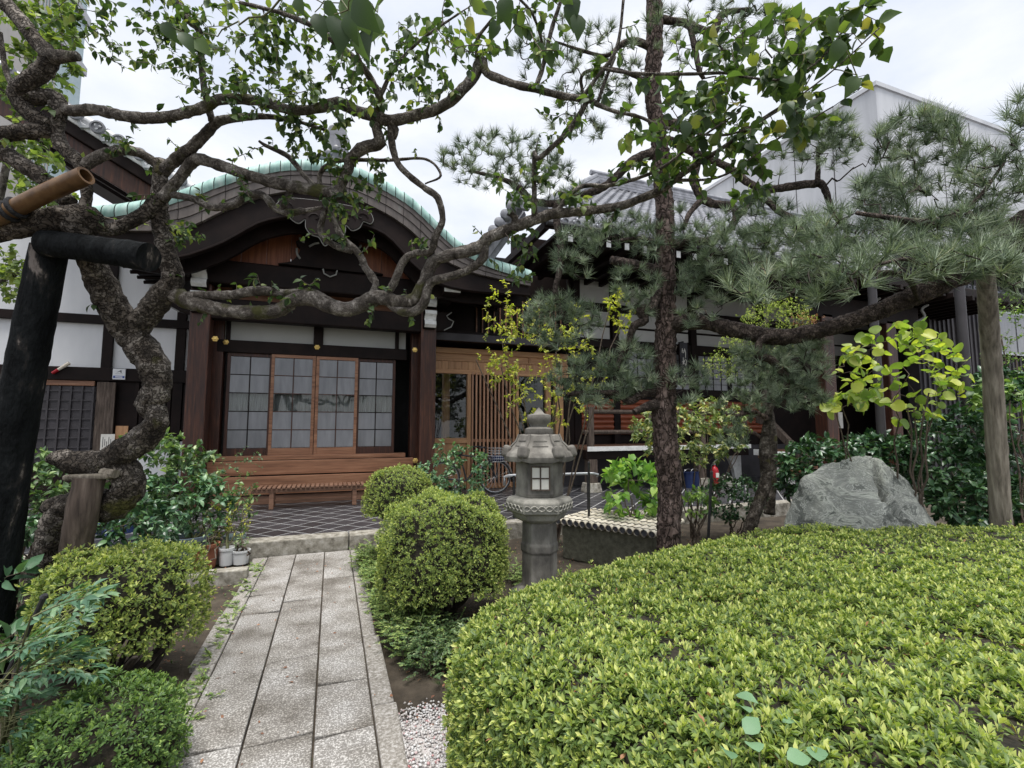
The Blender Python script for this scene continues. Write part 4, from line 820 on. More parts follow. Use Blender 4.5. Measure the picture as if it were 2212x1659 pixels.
# hip ridge with stacked tiles and ornament at its foot
hp = [np.array([HR0 - .1 + t_ * (NC * .2), YE - .1 + t_ * NC * .245, ZE + .12 + t_ * NC * .245 * SL]) for t_ in np.linspace(0, 1, 14)]
m = MB(); m.tube(hp, .13, 8); m.tube([q + np.array([0, 0, .15]) for q in hp], .08, 8); m.build('hip_ridge', M['rooft'], hl, smooth=True)
bx('hall_side_fascia', M['dark'], hl, (HR0 - .02, HR0 + .08, YE, YH + 2.5, 5.2, 5.36))
q0, q1 = pY(1040, 535, 8.0), pY(1118, 432, 8.0); dd = (q1 - q0)
for k in range(7):                                   # steep descending ridge built of disc tiles
    c = q0 + dd * k / 6; m = MB(); m.lathe([(.1, -.06), (.11, .02), (.085, .08), (.03, .1)], (0, 0, 0), 12); m.v = [(c[0] + x - z * .5, c[1] - z, c[2] + y) for x, y, z in m.v]; m.build('ridge_disc', M['rooft'], hl, smooth=True)
m = MB(); m.tube([q0 + (.05, .2, -.1), q1 + (.1, .3, 0)], .14, 8); m.tube([q0 + (.15, .35, -.15), q1 + (.3, .6, .05)], .12, 8); m.build('descending_ridge', M['rooft'], hl, smooth=True)
c = q1 + np.array([.05, .1, .05]); m = MB(); m.prismY([(c[0] - .22, c[2] - .2), (c[0] - .26, c[2] + .02), (c[0] - .12, c[2] + .1), (c[0] - .1, c[2] + .3), (c[0], c[2] + .36), (c[0] + .1, c[2] + .28), (c[0] + .12, c[2] + .1), (c[0] + .24, c[2]), (c[0] + .2, c[2] - .2)], c[1] - .1, c[1]); m.build('ridge_end_tile', M['rooft'], hl, bevel=.02)
bx('side_wall', M['dark'], hl, (4.0, 5.45, YH + .3, YH + .45, 3.4, 6.2), bevel=0)
bx('gap_backing', M['wallglass'], hl, (1.5, 9, 12.3, 12.4, -.02, 6.2), bevel=0)  # near-black sheet added to close gaps where bright sky showed through
bx('side_wall', M['dark'], hl, (5.07, 5.5, YH - .05, YH + .2, .19, 3.4), bevel=0)
# sign board with brushed characters, hung on the wall by the windows
c = pY(1481, 790, YH - .25); sg = thing('hanging_signboard', 'narrow black wooden signboard with white brushed characters on the hall wall', 'sign', (c[0], YH - .2, c[2] - .5))
bx('board', M['ink'], sg, (c[0] - .13, c[0] + .13, YH - .2, YH - .17, c[2] - .45, c[2] + .62)); bx('board_frame', M['dark'], sg, (c[0] - .15, c[0] - .131, YH - .21, YH - .165, c[2] - .46, c[2] + .63), (c[0] + .131, c[0] + .15, YH - .21, YH - .165, c[2] - .46, c[2] + .63)); bx('hanger', M['iron'], sg, (c[0] - .02, c[0] + .02, YH - .19, YH - .05, c[2] + .62, c[2] + .66))
for x, z, st in ((0, .36, [[(-.05, .1), (-.06, -.02)], [(-.07, .03), (-.02, .05)], [(.02, .1), (.05, .0), (.045, -.14)], [(-.02, -.02), (.03, .08)]]), (0, .1, [[(-.03, .12), (-.03, -.06)], [(-.07, .0), (.0, .02)], [(.02, .08), (.07, .05), (.05, -.08), (.01, -.02)], [(-.05, -.06), (.02, .05)]]), (.01, -.18, [[(0, .12), (0, .05)], [(-.05, .06), (-.04, .0), (.05, .03), (.03, -.05), (-.02, -.06)], [(-.01, -.06), (.0, -.14), (.04, -.2)]])):
    for q in st:
        m = MB(); m.tube(catmull([(c[0] + x + a, YH - .203, c[2] + z + b) for a, b in q], .02) if len(q) > 2 else [(c[0] + x + a, YH - .203, c[2] + z + b) for a, b in q], .011, 5); m.build('brush_stroke', M['paper'], sg)
# ---------------------------------------------------------------- far buildings
c = P(1891, 186, 38); cb = thing('concrete_building', 'tall blank grey concrete building rising behind the hall', 'building', (c[0] + 8, c[1] + 8, 0))
bx('concrete_wall', M['concrete'], cb, (c[0], c[0] + 20, c[1], c[1] + 26, -.02, c[2]), bevel=0)
for k in range(1, 7): bx('joint_strip', M['panel'], cb, (c[0] - .03, c[0] - .005, c[1] + k * 3.6, c[1] + k * 3.6 + .06, 0, c[2] - .3), bevel=0)
for k in range(1, 4): bx('joint_strip', M['panel'], cb, (c[0] + k * 4, c[0] + k * 4 + .05, c[1] - .03, c[1] - .005, 0, c[2] - .3), bevel=0)
w_ = pY(1740, 370, 1); 
for k, (a, z) in enumerate(((9.0, c[2] - 10.5), (9.0, c[2] - 15))):
    f_ = bx('window', M['steel'], cb, (c[0] - .12, c[0] - .01, c[1] + a, c[1] + a + 4.2, z, z + 2.6), bevel=0); bx('pane', M['glass'], f_, (c[0] - .15, c[0] - .125, c[1] + a + .2, c[1] + a + 4, z + .2, z + 2.4), bevel=0)
bx('parapet', M['concrete'], cb, (c[0] - .15, c[0] + 20.1, c[1] - .15, c[1] + 26.1, c[2], c[2] + .35), bevel=0)
a = P(128, 175, 26); b = P(175, 30, 26)
sb = thing('striped_building', 'pale tower block with blue striped balcony screens', 'building', (a[0] - 6, a[1] + 4, 0))
bx('tower_wall', M['pale_block'], sb, (a[0] - 12, a[0] - 1.0, a[1], a[1] + 2.4, -.02, 26), bevel=0)
M['screen'] = mat('blue_screen', [(.3, (.32, .44, .47)), (.7, (.44, .54, .56))], 3, rough=.4, bump=0)
for k in range(7):
    z = a[2] - .6 - 3 * 3.1 + k * 3.1; f_ = bx('balcony_screen', M['screen'], sb, (a[0] - 1.0, a[0] - .05, a[1] - .1, a[1] + 2.3, z, z + 2.6), bevel=0)
    for j in range(7): bx('screen_rib', M['pale_block'], f_, (a[0] - .95 + j * .13, a[0] - .89 + j * .13, a[1] - .16, a[1] - .102, z, z + 2.6), bevel=0)
    bx('balcony_slab', M['concrete'], sb, (a[0] - 1.0, a[0] + .15, a[1] - .25, a[1] + 2.4, z - .5, z - .01), bevel=0)
c = P(2095, 600, 14); nh = thing('neighbour_house', 'dark corrugated metal clad house beyond the hall corner', 'house', (c[0] + 3, c[1] + 1, 0))
Z1 = c[2] + .2
bx('clad_wall', M['panel'], nh, (c[0] - 2.6, c[0] + 12, c[1], c[1] + .3, 0, Z1), bevel=0)
for k in range(70): bx('cladding_rib', M['panel'], nh, (c[0] - 2.5 + k * .2, c[0] - 2.43 + k * .2, c[1] - .04, c[1] - .002, 0, Z1), bevel=0)
f_ = bx('window', M['steel'], nh, (c[0] + .5, c[0] + 3.2, c[1] - .1, c[1] - .045, c[2] - 2.2, c[2] - .9), bevel=0); bx('pane', M['frost'], f_, (c[0] + .58, c[0] + 1.8, c[1] - .12, c[1] - .103, c[2] - 2.12, c[2] - .98), bevel=0); bx('pane', M['frost'], f_, (c[0] + 1.88, c[0] + 3.12, c[1] - .12, c[1] - .103, c[2] - 2.12, c[2] - .98), bevel=0)
bx('eave', M['panel'], nh, (c[0] - 3, c[0] + 12, c[1] - .7, c[1] + .4, Z1, Z1 + .15), bevel=0)
# ---------------------------------------------------------------- old twisted plum tree
pl = thing('plum_tree', 'old twisted plum tree with contorted grey branches over the path', 'tree', P(82, 1430, 3.12) * [1, 1, 0])
pool = []
def pm(d): return d if d < 2.6 else 2.6 + (d - 2.6) * .3   # the whole tree stands near the path
TR = [(74, 1470, 4.35, 100), (80, 1390, 4.35, 90), (88, 1310, 4.35, 84), (100, 1220, 4.35, 80), (122, 1130, 4.35, 76), (170, 1092, 4.3, 78), (240, 1090, 4.25, 82), (282, 1050, 4.25, 76), (262, 1010, 4.2, 70), (222, 1003, 4.15, 66), (275, 972, 4.1, 66), (318, 940, 4.1, 68), (340, 905, 4.05, 60), (322, 872, 4.05, 64), (338, 838, 4.05, 72), (332, 792, 4.0, 76), (302, 745, 4.0, 76), (272, 705, 3.95, 80)]
limb(pl, TR, M['barkt'], 'trunk', 22, .2, .3, .018, 9, dmap=pm)
limb(pl, [(108, 990, 4.1, 22), (135, 992, 4.1, 48), (185, 1003, 4.13, 62), (235, 1000, 4.15, 66)], M['barkt'], 'trunk_stub', 14, .2, .3, .02, dmap=pm)
limb(pl, [(98, 1100, 4.3, 30), (118, 1092, 4.3, 48), (150, 1098, 4.3, 62)], M['barkt'], 'trunk_stub', 12, .2, .3, .02, dmap=pm)
limb(pl, [(285, 722, 3.97, 74), (248, 670, 3.8, 74), (218, 610, 3.6, 72), (195, 560, 3.35, 66), (178, 510, 3.15, 62), (150, 475, 3.0, 62)], M['barkt'], 'limb', 20, .2, .3, .018, 9, pool, pm)
B_ = M['bark']
def lb(pix, **k): k.setdefault('n', 12); return limb(pl, pix, k.pop('mt', B_), pool=pool, dmap=pm, amp=.19, step=.02, freq=12, **{'knob': .12, **k})
lb([(285, 715, 3.95, 66), (318, 680, 3.95, 62), (350, 640, 3.9, 62), (374, 605, 3.85, 56), (360, 545, 3.8, 46), (347, 485, 3.75, 46), (344, 437, 3.7, 44), (346, 386, 3.6, 40), (346, 345, 3.6, 34)], n=14, mt=M['barkt'])
# two long low limbs across the porch
lb([(368, 628, 3.9, 44), (400, 648, 3.85, 42), (429, 657, 3.8, 38), (491, 671, 3.7, 33), (564, 675, 3.6, 33), (607, 668, 3.55, 34), (637, 648, 3.5, 36), (680, 644, 3.5, 38), (706, 660, 3.45, 36), (753, 668, 3.4, 36), (797, 650, 3.4, 40), (819, 642, 3.35, 36), (859, 651, 3.3, 32), (895, 646, 3.3, 32), (914, 613, 3.25, 30), (936, 566, 3.2, 30), (969, 552, 3.1, 28), (1034, 534, 3.0, 30), (1053, 516, 2.95, 30), (1100, 495, 2.9, 28), (1166, 471, 2.8, 27), (1200, 461, 2.75, 26), (1249, 457, 2.7, 23), (1334, 446, 2.6, 21), (1383, 430, 2.55, 20), (1430, 408, 2.5, 20), (1457, 389, 2.45, 18), (1492, 363, 2.4, 16), (1560, 320, 2.3, 12), (1640, 262, 2.2, 10), (1720, 210, 2.1, 8)], n=12)
lb([(395, 645, 3.85, 34), (429, 639, 3.8, 24), (498, 637, 3.7, 22), (560, 628, 3.6, 24), (608, 633, 3.55, 18), (677, 633, 3.5, 20), (706, 646, 3.45, 16), (739, 661, 3.42, 14)])
lb([(837, 653, 3.34, 20), (866, 671, 3.3, 22), (899, 671, 3.25, 22), (917, 650, 3.2, 24), (932, 610, 3.15, 22), (994, 591, 3.05, 20), (1042, 560, 3.0, 20), (1048, 519, 2.95, 20)])
lb([(800, 648, 3.4, 20), (812, 615, 3.4, 18), (806, 602, 3.4, 20), (788, 576, 3.4, 18), (777, 550, 3.4, 18), (744, 518, 3.4, 16), (726, 489, 3.35, 15), (711, 448, 3.35, 14), (697, 419, 3.3, 13), (690, 379, 3.3, 12), (708, 357, 3.25, 12), (737, 346, 3.2, 11), (836, 346, 3.1, 9), (920, 344, 3.05, 7), (952, 379, 3.0, 6), (918, 397, 3.0, 4)])
lb([(760, 543, 3.4, 15), (722, 529, 3.4, 16), (693, 503, 3.4, 16), (701, 459, 3.35, 14), (712, 448, 3.35, 12)])
lb([(844, 266, 2.65, 18), (847, 310, 2.7, 18), (858, 350, 2.75, 16), (883, 379, 2.8, 15), (920, 408, 2.85, 16), (945, 427, 2.9, 17), (956, 474, 2.95, 15), (941, 510, 3.0, 18), (930, 543, 3.1, 18), (898, 547, 3.2, 18), (873, 562, 3.25, 19), (855, 602, 3.3, 19), (839, 635, 3.35, 18)])
# upper limbs
lb([(100, 205, 3.0, 40), (142, 237, 3.0, 32), (204, 237, 2.98, 30), (255, 248, 2.95, 29), (310, 255, 2.92, 30), (365, 252, 2.9, 28), (437, 233, 2.85, 28), (474, 215, 2.8, 28), (529, 215, 2.8, 26), (577, 222, 2.78, 26), (628, 237, 2.75, 26), (672, 237, 2.72, 26), (730, 222, 2.7, 30), (752, 233, 2.68, 28), (810, 252, 2.65, 30), (847, 260, 2.62, 29), (901, 248, 2.6, 28), (956, 230, 2.55, 28), (992, 200, 2.5, 28), (1025, 164, 2.5, 28), (1040, 131, 2.5, 30), (1052, 157, 2.48, 22), (1102, 179, 2.45, 20), (1157, 193, 2.4, 19), (1219, 208, 2.38, 18), (1270, 215, 2.35, 17), (1292, 226, 2.33, 13), (1329, 241, 2.3, 10), (1380, 252, 2.28, 9), (1420, 270, 2.25, 8), (1474, 284, 2.2, 7), (1547, 292, 2.15, 6), (1598, 284, 2.1, 6), (1680, 240, 2.0, 5), (1790, 160, 1.9, 4), (1900, 60, 1.8, 3)])
lb([(812, 254, 2.64, 26), (821, 215, 2.6, 20), (803, 175, 2.55, 18), (781, 142, 2.5, 17), (737, 102, 2.45, 17), (693, 66, 2.4, 17), (664, 51, 2.4, 15), (610, 29, 2.4, 12), (518, 5, 2.4, 10)])
lb([(812, 262, 2.66, 26), (814, 284, 2.7, 24), (821, 308, 2.75, 30), (788, 318, 2.85, 30), (759, 340, 2.9, 26), (752, 365, 2.95, 26), (737, 401, 3.0, 26), (730, 419, 3.05, 34), (664, 408, 3.1, 30), (591, 394, 3.2, 30), (529, 376, 3.3, 28), (474, 357, 3.4, 28), (423, 346, 3.45, 30), (383, 390, 3.5, 28), (350, 430, 3.55, 32)])
lb([(372, 420, 3.55, 20), (419, 430, 3.5, 18), (459, 448, 3.45, 19), (510, 441, 3.4, 19), (529, 423, 3.4, 20), (569, 423, 3.35, 20), (598, 452, 3.35, 18), (628, 459, 3.3, 18), (657, 456, 3.3, 12), (697, 448, 3.3, 9)])
lb([(610, 452, 3.3, 18), (622, 425, 3.25, 16), (628, 402, 3.2, 18)])
lb([(560, 305, 3.1, 7), (573, 314, 3.1, 10), (624, 339, 3.15, 14), (657, 379, 3.15, 12), (686, 406, 3.1, 11)])
lb([(350, 375, 3.6, 30), (365, 357, 3.55, 32), (419, 314, 3.4, 30), (463, 270, 3.25, 26), (485, 259, 3.2, 24), (547, 252, 3.1, 18), (617, 256, 3.0, 12), (700, 280, 2.9, 8)])
lb([(458, 262, 3.2, 20), (441, 190, 3.05, 18), (434, 113, 2.95, 18), (430, 66, 2.9, 20), (405, 40, 2.85, 22), (379, -5, 2.8, 22)])
lb([(-10, -20, 2.7, 46), (11, 7, 2.7, 46), (47, 47, 2.7, 44), (84, 95, 2.7, 44), (106, 122, 2.7, 50), (88, 157, 2.75, 52), (45, 190, 2.8, 52), (40, 215, 2.85, 50), (73, 252, 2.9, 46), (109, 275, 2.95, 40)], n=14, mt=M['barkt'])
lb([(100, 122, 2.7, 46), (140, 122, 2.65, 30), (166, 121, 2.6, 27)])
lb([(60, 213, 2.9, 42), (100, 208, 2.95, 42), (130, 222, 3.0, 38), (124, 284, 3.0, 40), (135, 317, 3.0, 38), (157, 338, 3.0, 36), (178, 365, 3.0, 34), (188, 420, 3.05, 32), (178, 465, 3.05, 34)], n=14, mt=M['barkt'])
lb([(-25, 296, 2.8, 44), (0, 292, 2.8, 42), (55, 284, 2.85, 40), (112, 281, 2.95, 36)], mt=M['barkt'])
lb([(180, 362, 3.0, 30), (193, 350, 3.05, 32), (233, 332, 3.2, 28), (273, 324, 3.35, 26), (310, 335, 3.5, 24), (342, 357, 3.6, 22)])
lb([(-30, 490, 2.9, 72), (0, 489, 2.9, 70), (73, 481, 2.95, 66), (146, 470, 3.0, 62), (195, 470, 3.1, 56), (225, 495, 3.25, 34), (255, 492, 3.35, 32), (310, 463, 3.5, 36), (345, 425, 3.6, 38)], n=16, mt=M['barkt'])
lb([(-20, 320, 2.9, 46), (0, 328, 2.9, 45), (47, 354, 2.95, 45), (98, 388, 3.0, 44), (150, 440, 3.05, 44)], mt=M['barkt'])
lb([(0, 70, 2.8, 14), (12, 150, 2.85, 16), (30, 190, 2.85, 20)])
# right-hand shoots
lb([(1270, 217, 2.36, 13), (1230, 281, 2.4, 14), (1197, 314, 2.45, 13), (1161, 343, 2.5, 12), (1155, 330, 2.52, 11), (1154, 400, 2.6, 12), (1154, 467, 2.76, 14)])
lb([(1110, 500, 2.9, 24), (1112, 470, 2.85, 18), (1098, 458, 2.8, 16)])
lb([(1259, 210, 2.36, 11), (1292, 164, 2.3, 10), (1325, 120, 2.28, 11), (1339, 73, 2.25, 8), (1347, -5, 2.2, 7)])
lb([(1292, 219, 2.33, 9), (1307, 175, 2.3, 8), (1329, 122, 2.28, 8)])
lb([(1300, 148, 2.29, 8), (1365, 158, 2.25, 9), (1474, 160, 2.15, 9), (1566, 158, 2.1, 8), (1606, 166, 2.05, 7), (1700, 170, 1.95, 6), (1780, 120, 1.9, 5), (1850, 20, 1.85, 4)])
lb([(1157, 192, 2.4, 13), (1175, 135, 2.38, 11), (1190, 69, 2.35, 11), (1212, 0, 2.3, 10)])
lb([(1175, 120, 2.38, 8), (1168, 80, 2.2, 7), (1150, 30, 2.0, 7), (1120, -5, 1.7, 7)])
lb([(1201, 458, 2.75, 12), (1252, 405, 2.65, 11), (1314, 401, 2.6, 10), (1383, 383, 2.5, 9), (1438, 357, 2.4, 8), (1510, 300, 2.3, 6), (1600, 240, 2.2, 5)])
lb([(1035, 150, 2.5, 10), (1030, 90, 2.45, 9), (1065, 40, 2.3, 8), (1100, 0, 2.1, 8)])
lb([(1456, 390, 2.45, 9), (1560, 380, 2.3, 6), (1680, 300, 2.15, 5), (1800, 230, 2.0, 4)])
lb([(821, 210, 2.6, 12), (850, 150, 2.5, 9), (905, 90, 2.3, 7), (990, 30, 2.1, 6)])
lb([(781, 140, 2.5, 9), (760, 80, 2.1, 8), (745, 20, 1.6, 9), (740, -20, 1.4, 9)])
lb([(846, 264, 2.62, 12), (855, 280, 2.65, 16), (850, 300, 2.7, 14)])
LP = np.vstack(pool)
# twigs reach from the limbs into the leafy places
LC = [(330, 70, 140, 85, 2.5, 3.0, 64), (470, 100, 150, 110, 2.4, 2.9, 90), (610, 110, 130, 115, 2.3, 2.8, 82), (740, 170, 100, 100, 2.3, 2.7, 46), (860, 150, 120, 100, 2.2, 2.6, 44), (560, 200, 110, 60, 2.5, 2.9, 34), (690, 300, 70, 50, 2.7, 3.0, 40), (760, 400, 80, 65, 2.8, 3.1, 50), (950, 130, 80, 90, 2.2, 2.5, 20), (640, 280, 60, 40, 2.8, 3.0, 14),
      (1470, 240, 120, 90, 2.0, 2.5, 36), (1620, 240, 150, 100, 1.9, 2.3, 46), (1760, 170, 110, 110, 1.8, 2.2, 36), (1620, 80, 190, 80, 1.9, 2.3, 34), (1420, 330, 110, 60, 2.3, 2.6, 24), (1600, 370, 80, 70, 2.2, 2.5, 20), (1830, 60, 80, 60, 1.7, 2.0, 16), (1120, 560, 45, 55, 2.8, 3.0, 18), (1130, 400, 60, 50, 2.5, 2.8, 16), (1240, 420, 50, 40, 2.5, 2.8, 8), (1120, 80, 90, 70, 1.7, 2.2, 14), (960, 60, 120, 60, 1.8, 2.3, 14), (400, 500, 45, 30, 3.6, 3.8, 12), (150, 30, 80, 60, 2.5, 2.8, 22), (270, 290, 60, 40, 3.0, 3.3, 8), (1220, 260, 60, 50, 2.3, 2.5, 8)]
tgt = np.vstack([pix_blob(u, v, ru, rv, pm(a), pm(b), n) for u, v, ru, rv, a, b, n in LC]); tw = grow(LP, tgt, .05, .012, .0013, .0065, .011, .16)
spur = LP[rng.choice(len(LP), 260)]; tw = tw + [s for s in grow(LP, spur + unit(rng.normal(size=spur.shape) + [0, 0, .6]) * rng.uniform(.04, .16, (260, 1)), .03, .006, .0014, .02, .006, .15)]
twig_mesh('twigs', tw, M['twig'], pl, 5)
B, D, N = twig_leaves(tw, 5, .85, .5, .2); D = unit(D + np.array([0, 0, -.3])); N = N + rng.normal(size=N.shape) * .5; dep = (B - EYE) @ Fv
Ln = rng.uniform(.028, .062, len(B)) * np.where(B @ Rv > .3, 1.15, .9); app = Ln / dep; order = np.argsort(-app); big = order[:285]; rest = order[285:]
leaf_objects(pl, B[big], D[big], N[big], Ln[big], .74, M['plumo'], T_BIG, 6)
leaves('crown', B[rest], D[rest], N[rest], Ln[rest] * .95, .62, M['plum'], pl, T_BIG, kind='stuff')
for tries in (0,):                                   # a few close leaves hanging from the shoot above the path
    q = [(735, 25, 1.35, .1, 1.2), (752, 50, 1.3, .085, .2), (790, 30, 1.4, .1, -.5), (815, 55, 1.45, .085, -.2), (770, 90, 1.32, .075, .1), (700, 30, 1.5, .07, .9), (640, 20, 1.6, .06, .4), (1045, 30, 2.0, .08, .8), (1010, 62, 2.05, .07, .3), (1075, 70, 2.0, .085, -.4), (1100, 40, 1.9, .08, -.8), (1060, 110, 2.1, .06, .1), (1240, 20, 1.5, .085, -.2), (1215, 0, 1.5, .07, .4), (722, 60, 1.3, .1, .3), (765, 15, 1.25, .11, .6), (800, 80, 1.4, .1, -.35), (680, 55, 1.5, .085, .5), (830, 25, 1.5, .09, -.8), (1125, 55, 1.9, .1, -.1), (1085, 20, 1.85, .1, .3), (1020, 25, 2.0, .09, 1.0), (985, 45, 2.0, .08, .9), (1245, 55, 1.5, .08, .1), (350, 75, 1.8, .075, 1.0), (390, 95, 1.8, .085, .8), (420, 110, 1.85, .08, 1.1), (1480, 285, 1.9, .08, 0), (1815, 110, 1.7, .085, -.3), (1790, 60, 1.7, .08, .3), (1850, 190, 1.75, .08, -.6)]
    B2 = np.array([P(u, v - 26, d_) for u, v, d_, s_, a in q]); D2 = np.array([unit(-Uv * .9 + Rv * a * .8 - Fv * .1) for u, v, d_, s_, a in q]); N2 = -Fv + rng.normal(size=(len(q), 3)) * .5
    leaf_objects(pl, B2, D2, N2, np.array([x[3] for x in q]), .66, M['plumo'], T_BIG, 4)
    tw2 = grow(np.vstack([LP, P(740, -20, 1.4)[None], P(1120, -5, 1.7)[None]]), B2 + np.array([0, 0, .004]), .05, .008, .0016, .004, .006, .1); twig_mesh('twigs', tw2, M['stemg'], pl, 5)
# ---------------------------------------------------------------- tall black pine
PD = 4.7
pn = thing('pine_tree', 'tall black pine with scaly trunk and layered needle pads', 'tree', P(1447, 1262, PD) * [1, 1, 0])
PX = [(1452, 1280, PD, 66), (1450, 1230, PD, 58), (1444, 1165, PD, 52), (1447, 1060, PD, 52), (1438, 960, PD, 54), (1434, 880, PD, 52), (1437, 800, PD, 49), (1438, 720, PD, 46), (1439, 640, PD, 42), (1437, 560, PD, 42), (1437, 470, PD, 40), (1430, 390, PD, 37), (1424, 300, PD, 36), (1408, 190, PD, 34), (1414, 110, PD, 36), (1413, 0, PD, 34), (1412, -120, PD, 28)]
limb(pn, PX, M['barkp'], 'trunk', 22, .2, .1, .025, 12)
pp = []
def pb(pix, **k): return limb(pn, pix, M['barkl'], pool=pp, amp=.18, step=.025, freq=12, **k)
pb([(1445, 703, PD, 40), (1480, 697, 4.65, 36), (1520, 696, 4.6, 33), (1600, 714, 4.45, 34), (1680, 728, 4.35, 34), (1760, 716, 4.25, 35), (1850, 690, 4.15, 38), (1950, 650, 4.05, 44), (2040, 608, 4.0, 52), (2130, 556, 4.0, 64), (2240, 495, 4.0, 66), (2380, 430, 4.0, 70), (2520, 380, 4.0, 72)], n=16)
pb([(2092, 590, 4.0, 40), (2150, 530, 3.9, 56), (2230, 470, 3.8, 60)])
pb([(1435, 612, PD, 26), (1418, 640, 4.65, 22), (1408, 664, 4.6, 20), (1384, 668, 4.6, 20), (1392, 692, 4.6, 20), (1370, 704, 4.6, 18), (1358, 738, 4.65, 15), (1330, 800, 4.7, 12)])
pb([(1430, 590, PD, 30), (1400, 580, 4.65, 24), (1360, 570, 4.6, 22), (1320, 561, 4.55, 18)])
pb([(1432, 872, PD, 28), (1400, 878, 4.6, 20), (1370, 890, 4.55, 14)])
pb([(1430, 852, PD, 24), (1395, 848, 4.7, 18), (1360, 866, 4.7, 17), (1330, 850, 4.7, 13), (1280, 848, 4.75, 10), (1225, 852, 4.8, 8)])
pb([(1437, 535, PD, 26), (1480, 522, 4.7, 20), (1530, 520, 4.7, 18), (1570, 500, 4.7, 16), (1590, 470, 4.7, 16), (1580, 445, 4.7, 16), (1540, 440, 4.7, 18), (1515, 425, 4.7, 20), (1500, 390, 4.7, 18), (1505, 340, 4.7, 18), (1480, 280, 4.7, 20), (1440, 262, 4.7, 22)])
pb([(1515, 432, 4.7, 14), (1490, 460, 4.65, 12), (1478, 490, 4.6, 9)])
pb([(1588, 475, 4.7, 14), (1640, 420, 4.6, 17), (1690, 406, 4.55, 18), (1750, 398, 4.5, 18), (1778, 402, 4.45, 16), (1800, 460, 4.4, 12), (1830, 500, 4.3, 10)])
pb([(1440, 300, 4.7, 20), (1500, 330, 4.7, 18), (1570, 360, 4.65, 17), (1607, 388, 4.6, 17), (1640, 408, 4.55, 16)])
pb([(1766, 400, 4.45, 13), (1767, 365, 4.45, 11), (1767, 320, 4.45, 9)])
pb([(1640, 418, 4.5, 14), (1687, 459, 4.4, 15), (1716, 476, 4.35, 14), (1725, 510, 4.3, 13), (1760, 540, 4.2, 10)])
pb([(2135, 540, 3.9, 24), (2100, 500, 3.8, 20), (2060, 470, 3.7, 20), (2026, 481, 3.6, 24), (1964, 478, 3.55, 16), (1920, 470, 3.5, 12), (1850, 460, 3.45, 9)])
pb([(2050, 470, 3.7, 14), (2081, 452, 3.7, 16), (2120, 420, 3.7, 10), (2170, 350, 3.7, 7)])
pb([(2170, 505, 3.8, 20), (2135, 489, 3.7, 18), (2090, 460, 3.65, 14)])
pb([(1418, 330, PD, 26), (1370, 345, 4.7, 20), (1310, 400, 4.75, 18), (1250, 425, 4.8, 16), (1200, 440, 4.8, 16), (1150, 432, 4.8, 14), (1120, 405, 4.8, 14), (1080, 385, 4.8, 10), (1020, 370, 4.8, 7)])
pb([(1200, 440, 4.8, 16), (1204, 490, 4.75, 14), (1212, 540, 4.7, 14), (1208, 590, 4.7, 13), (1200, 630, 4.7, 12), (1215, 690, 4.75, 9)])
pb([(1412, 105, PD, 22), (1370, 88, 4.7, 17), (1345, 95, 4.7, 14), (1310, 120, 4.7, 10), (1260, 110, 4.7, 8), (1200, 90, 4.7, 5)])
pb([(1430, 190, PD, 14), (1330, 150, 4.5, 9), (1260, 160, 4.5, 8), (1260, 210, 4.6, 7)])
pb([(1412, 40, PD, 22), (1480, 50, 4.7, 18), (1540, 70, 4.6, 18), (1560, 30, 4.6, 16), (1620, 20, 4.6, 10)])
pb([(1490, 52, 4.7, 14), (1500, 100, 4.65, 14), (1510, 150, 4.6, 12), (1520, 170, 4.6, 9)])
pb([(1440, 530, PD, 16), (1400, 520, 4.6, 9), (1370, 515, 4.6, 8), (1330, 520, 4.6, 6)])
pb([(1985, 650, 4.0, 12), (1960, 600, 3.6, 14), (1900, 590, 3.4, 12), (1840, 600, 3.3, 9)])
pb([(2060, 610, 3.95, 12), (2000, 580, 3.4, 12), (1960, 560, 3.2, 9), (1900, 570, 3.1, 7)])
pb([(1680, 725, 4.3, 16), (1645, 735, 4.3, 16), (1638, 768, 4.3, 17), (1664, 776, 4.3, 18), (1694, 810, 4.35, 18), (1698, 840, 4.35, 15), (1690, 876, 4.4, 12)])
pb([(1694, 812, 4.35, 14), (1709, 783, 4.35, 14), (1732, 780, 4.35, 14), (1749, 815, 4.35, 13), (1715, 825, 4.35, 12)])
PB = np.vstack(pp)
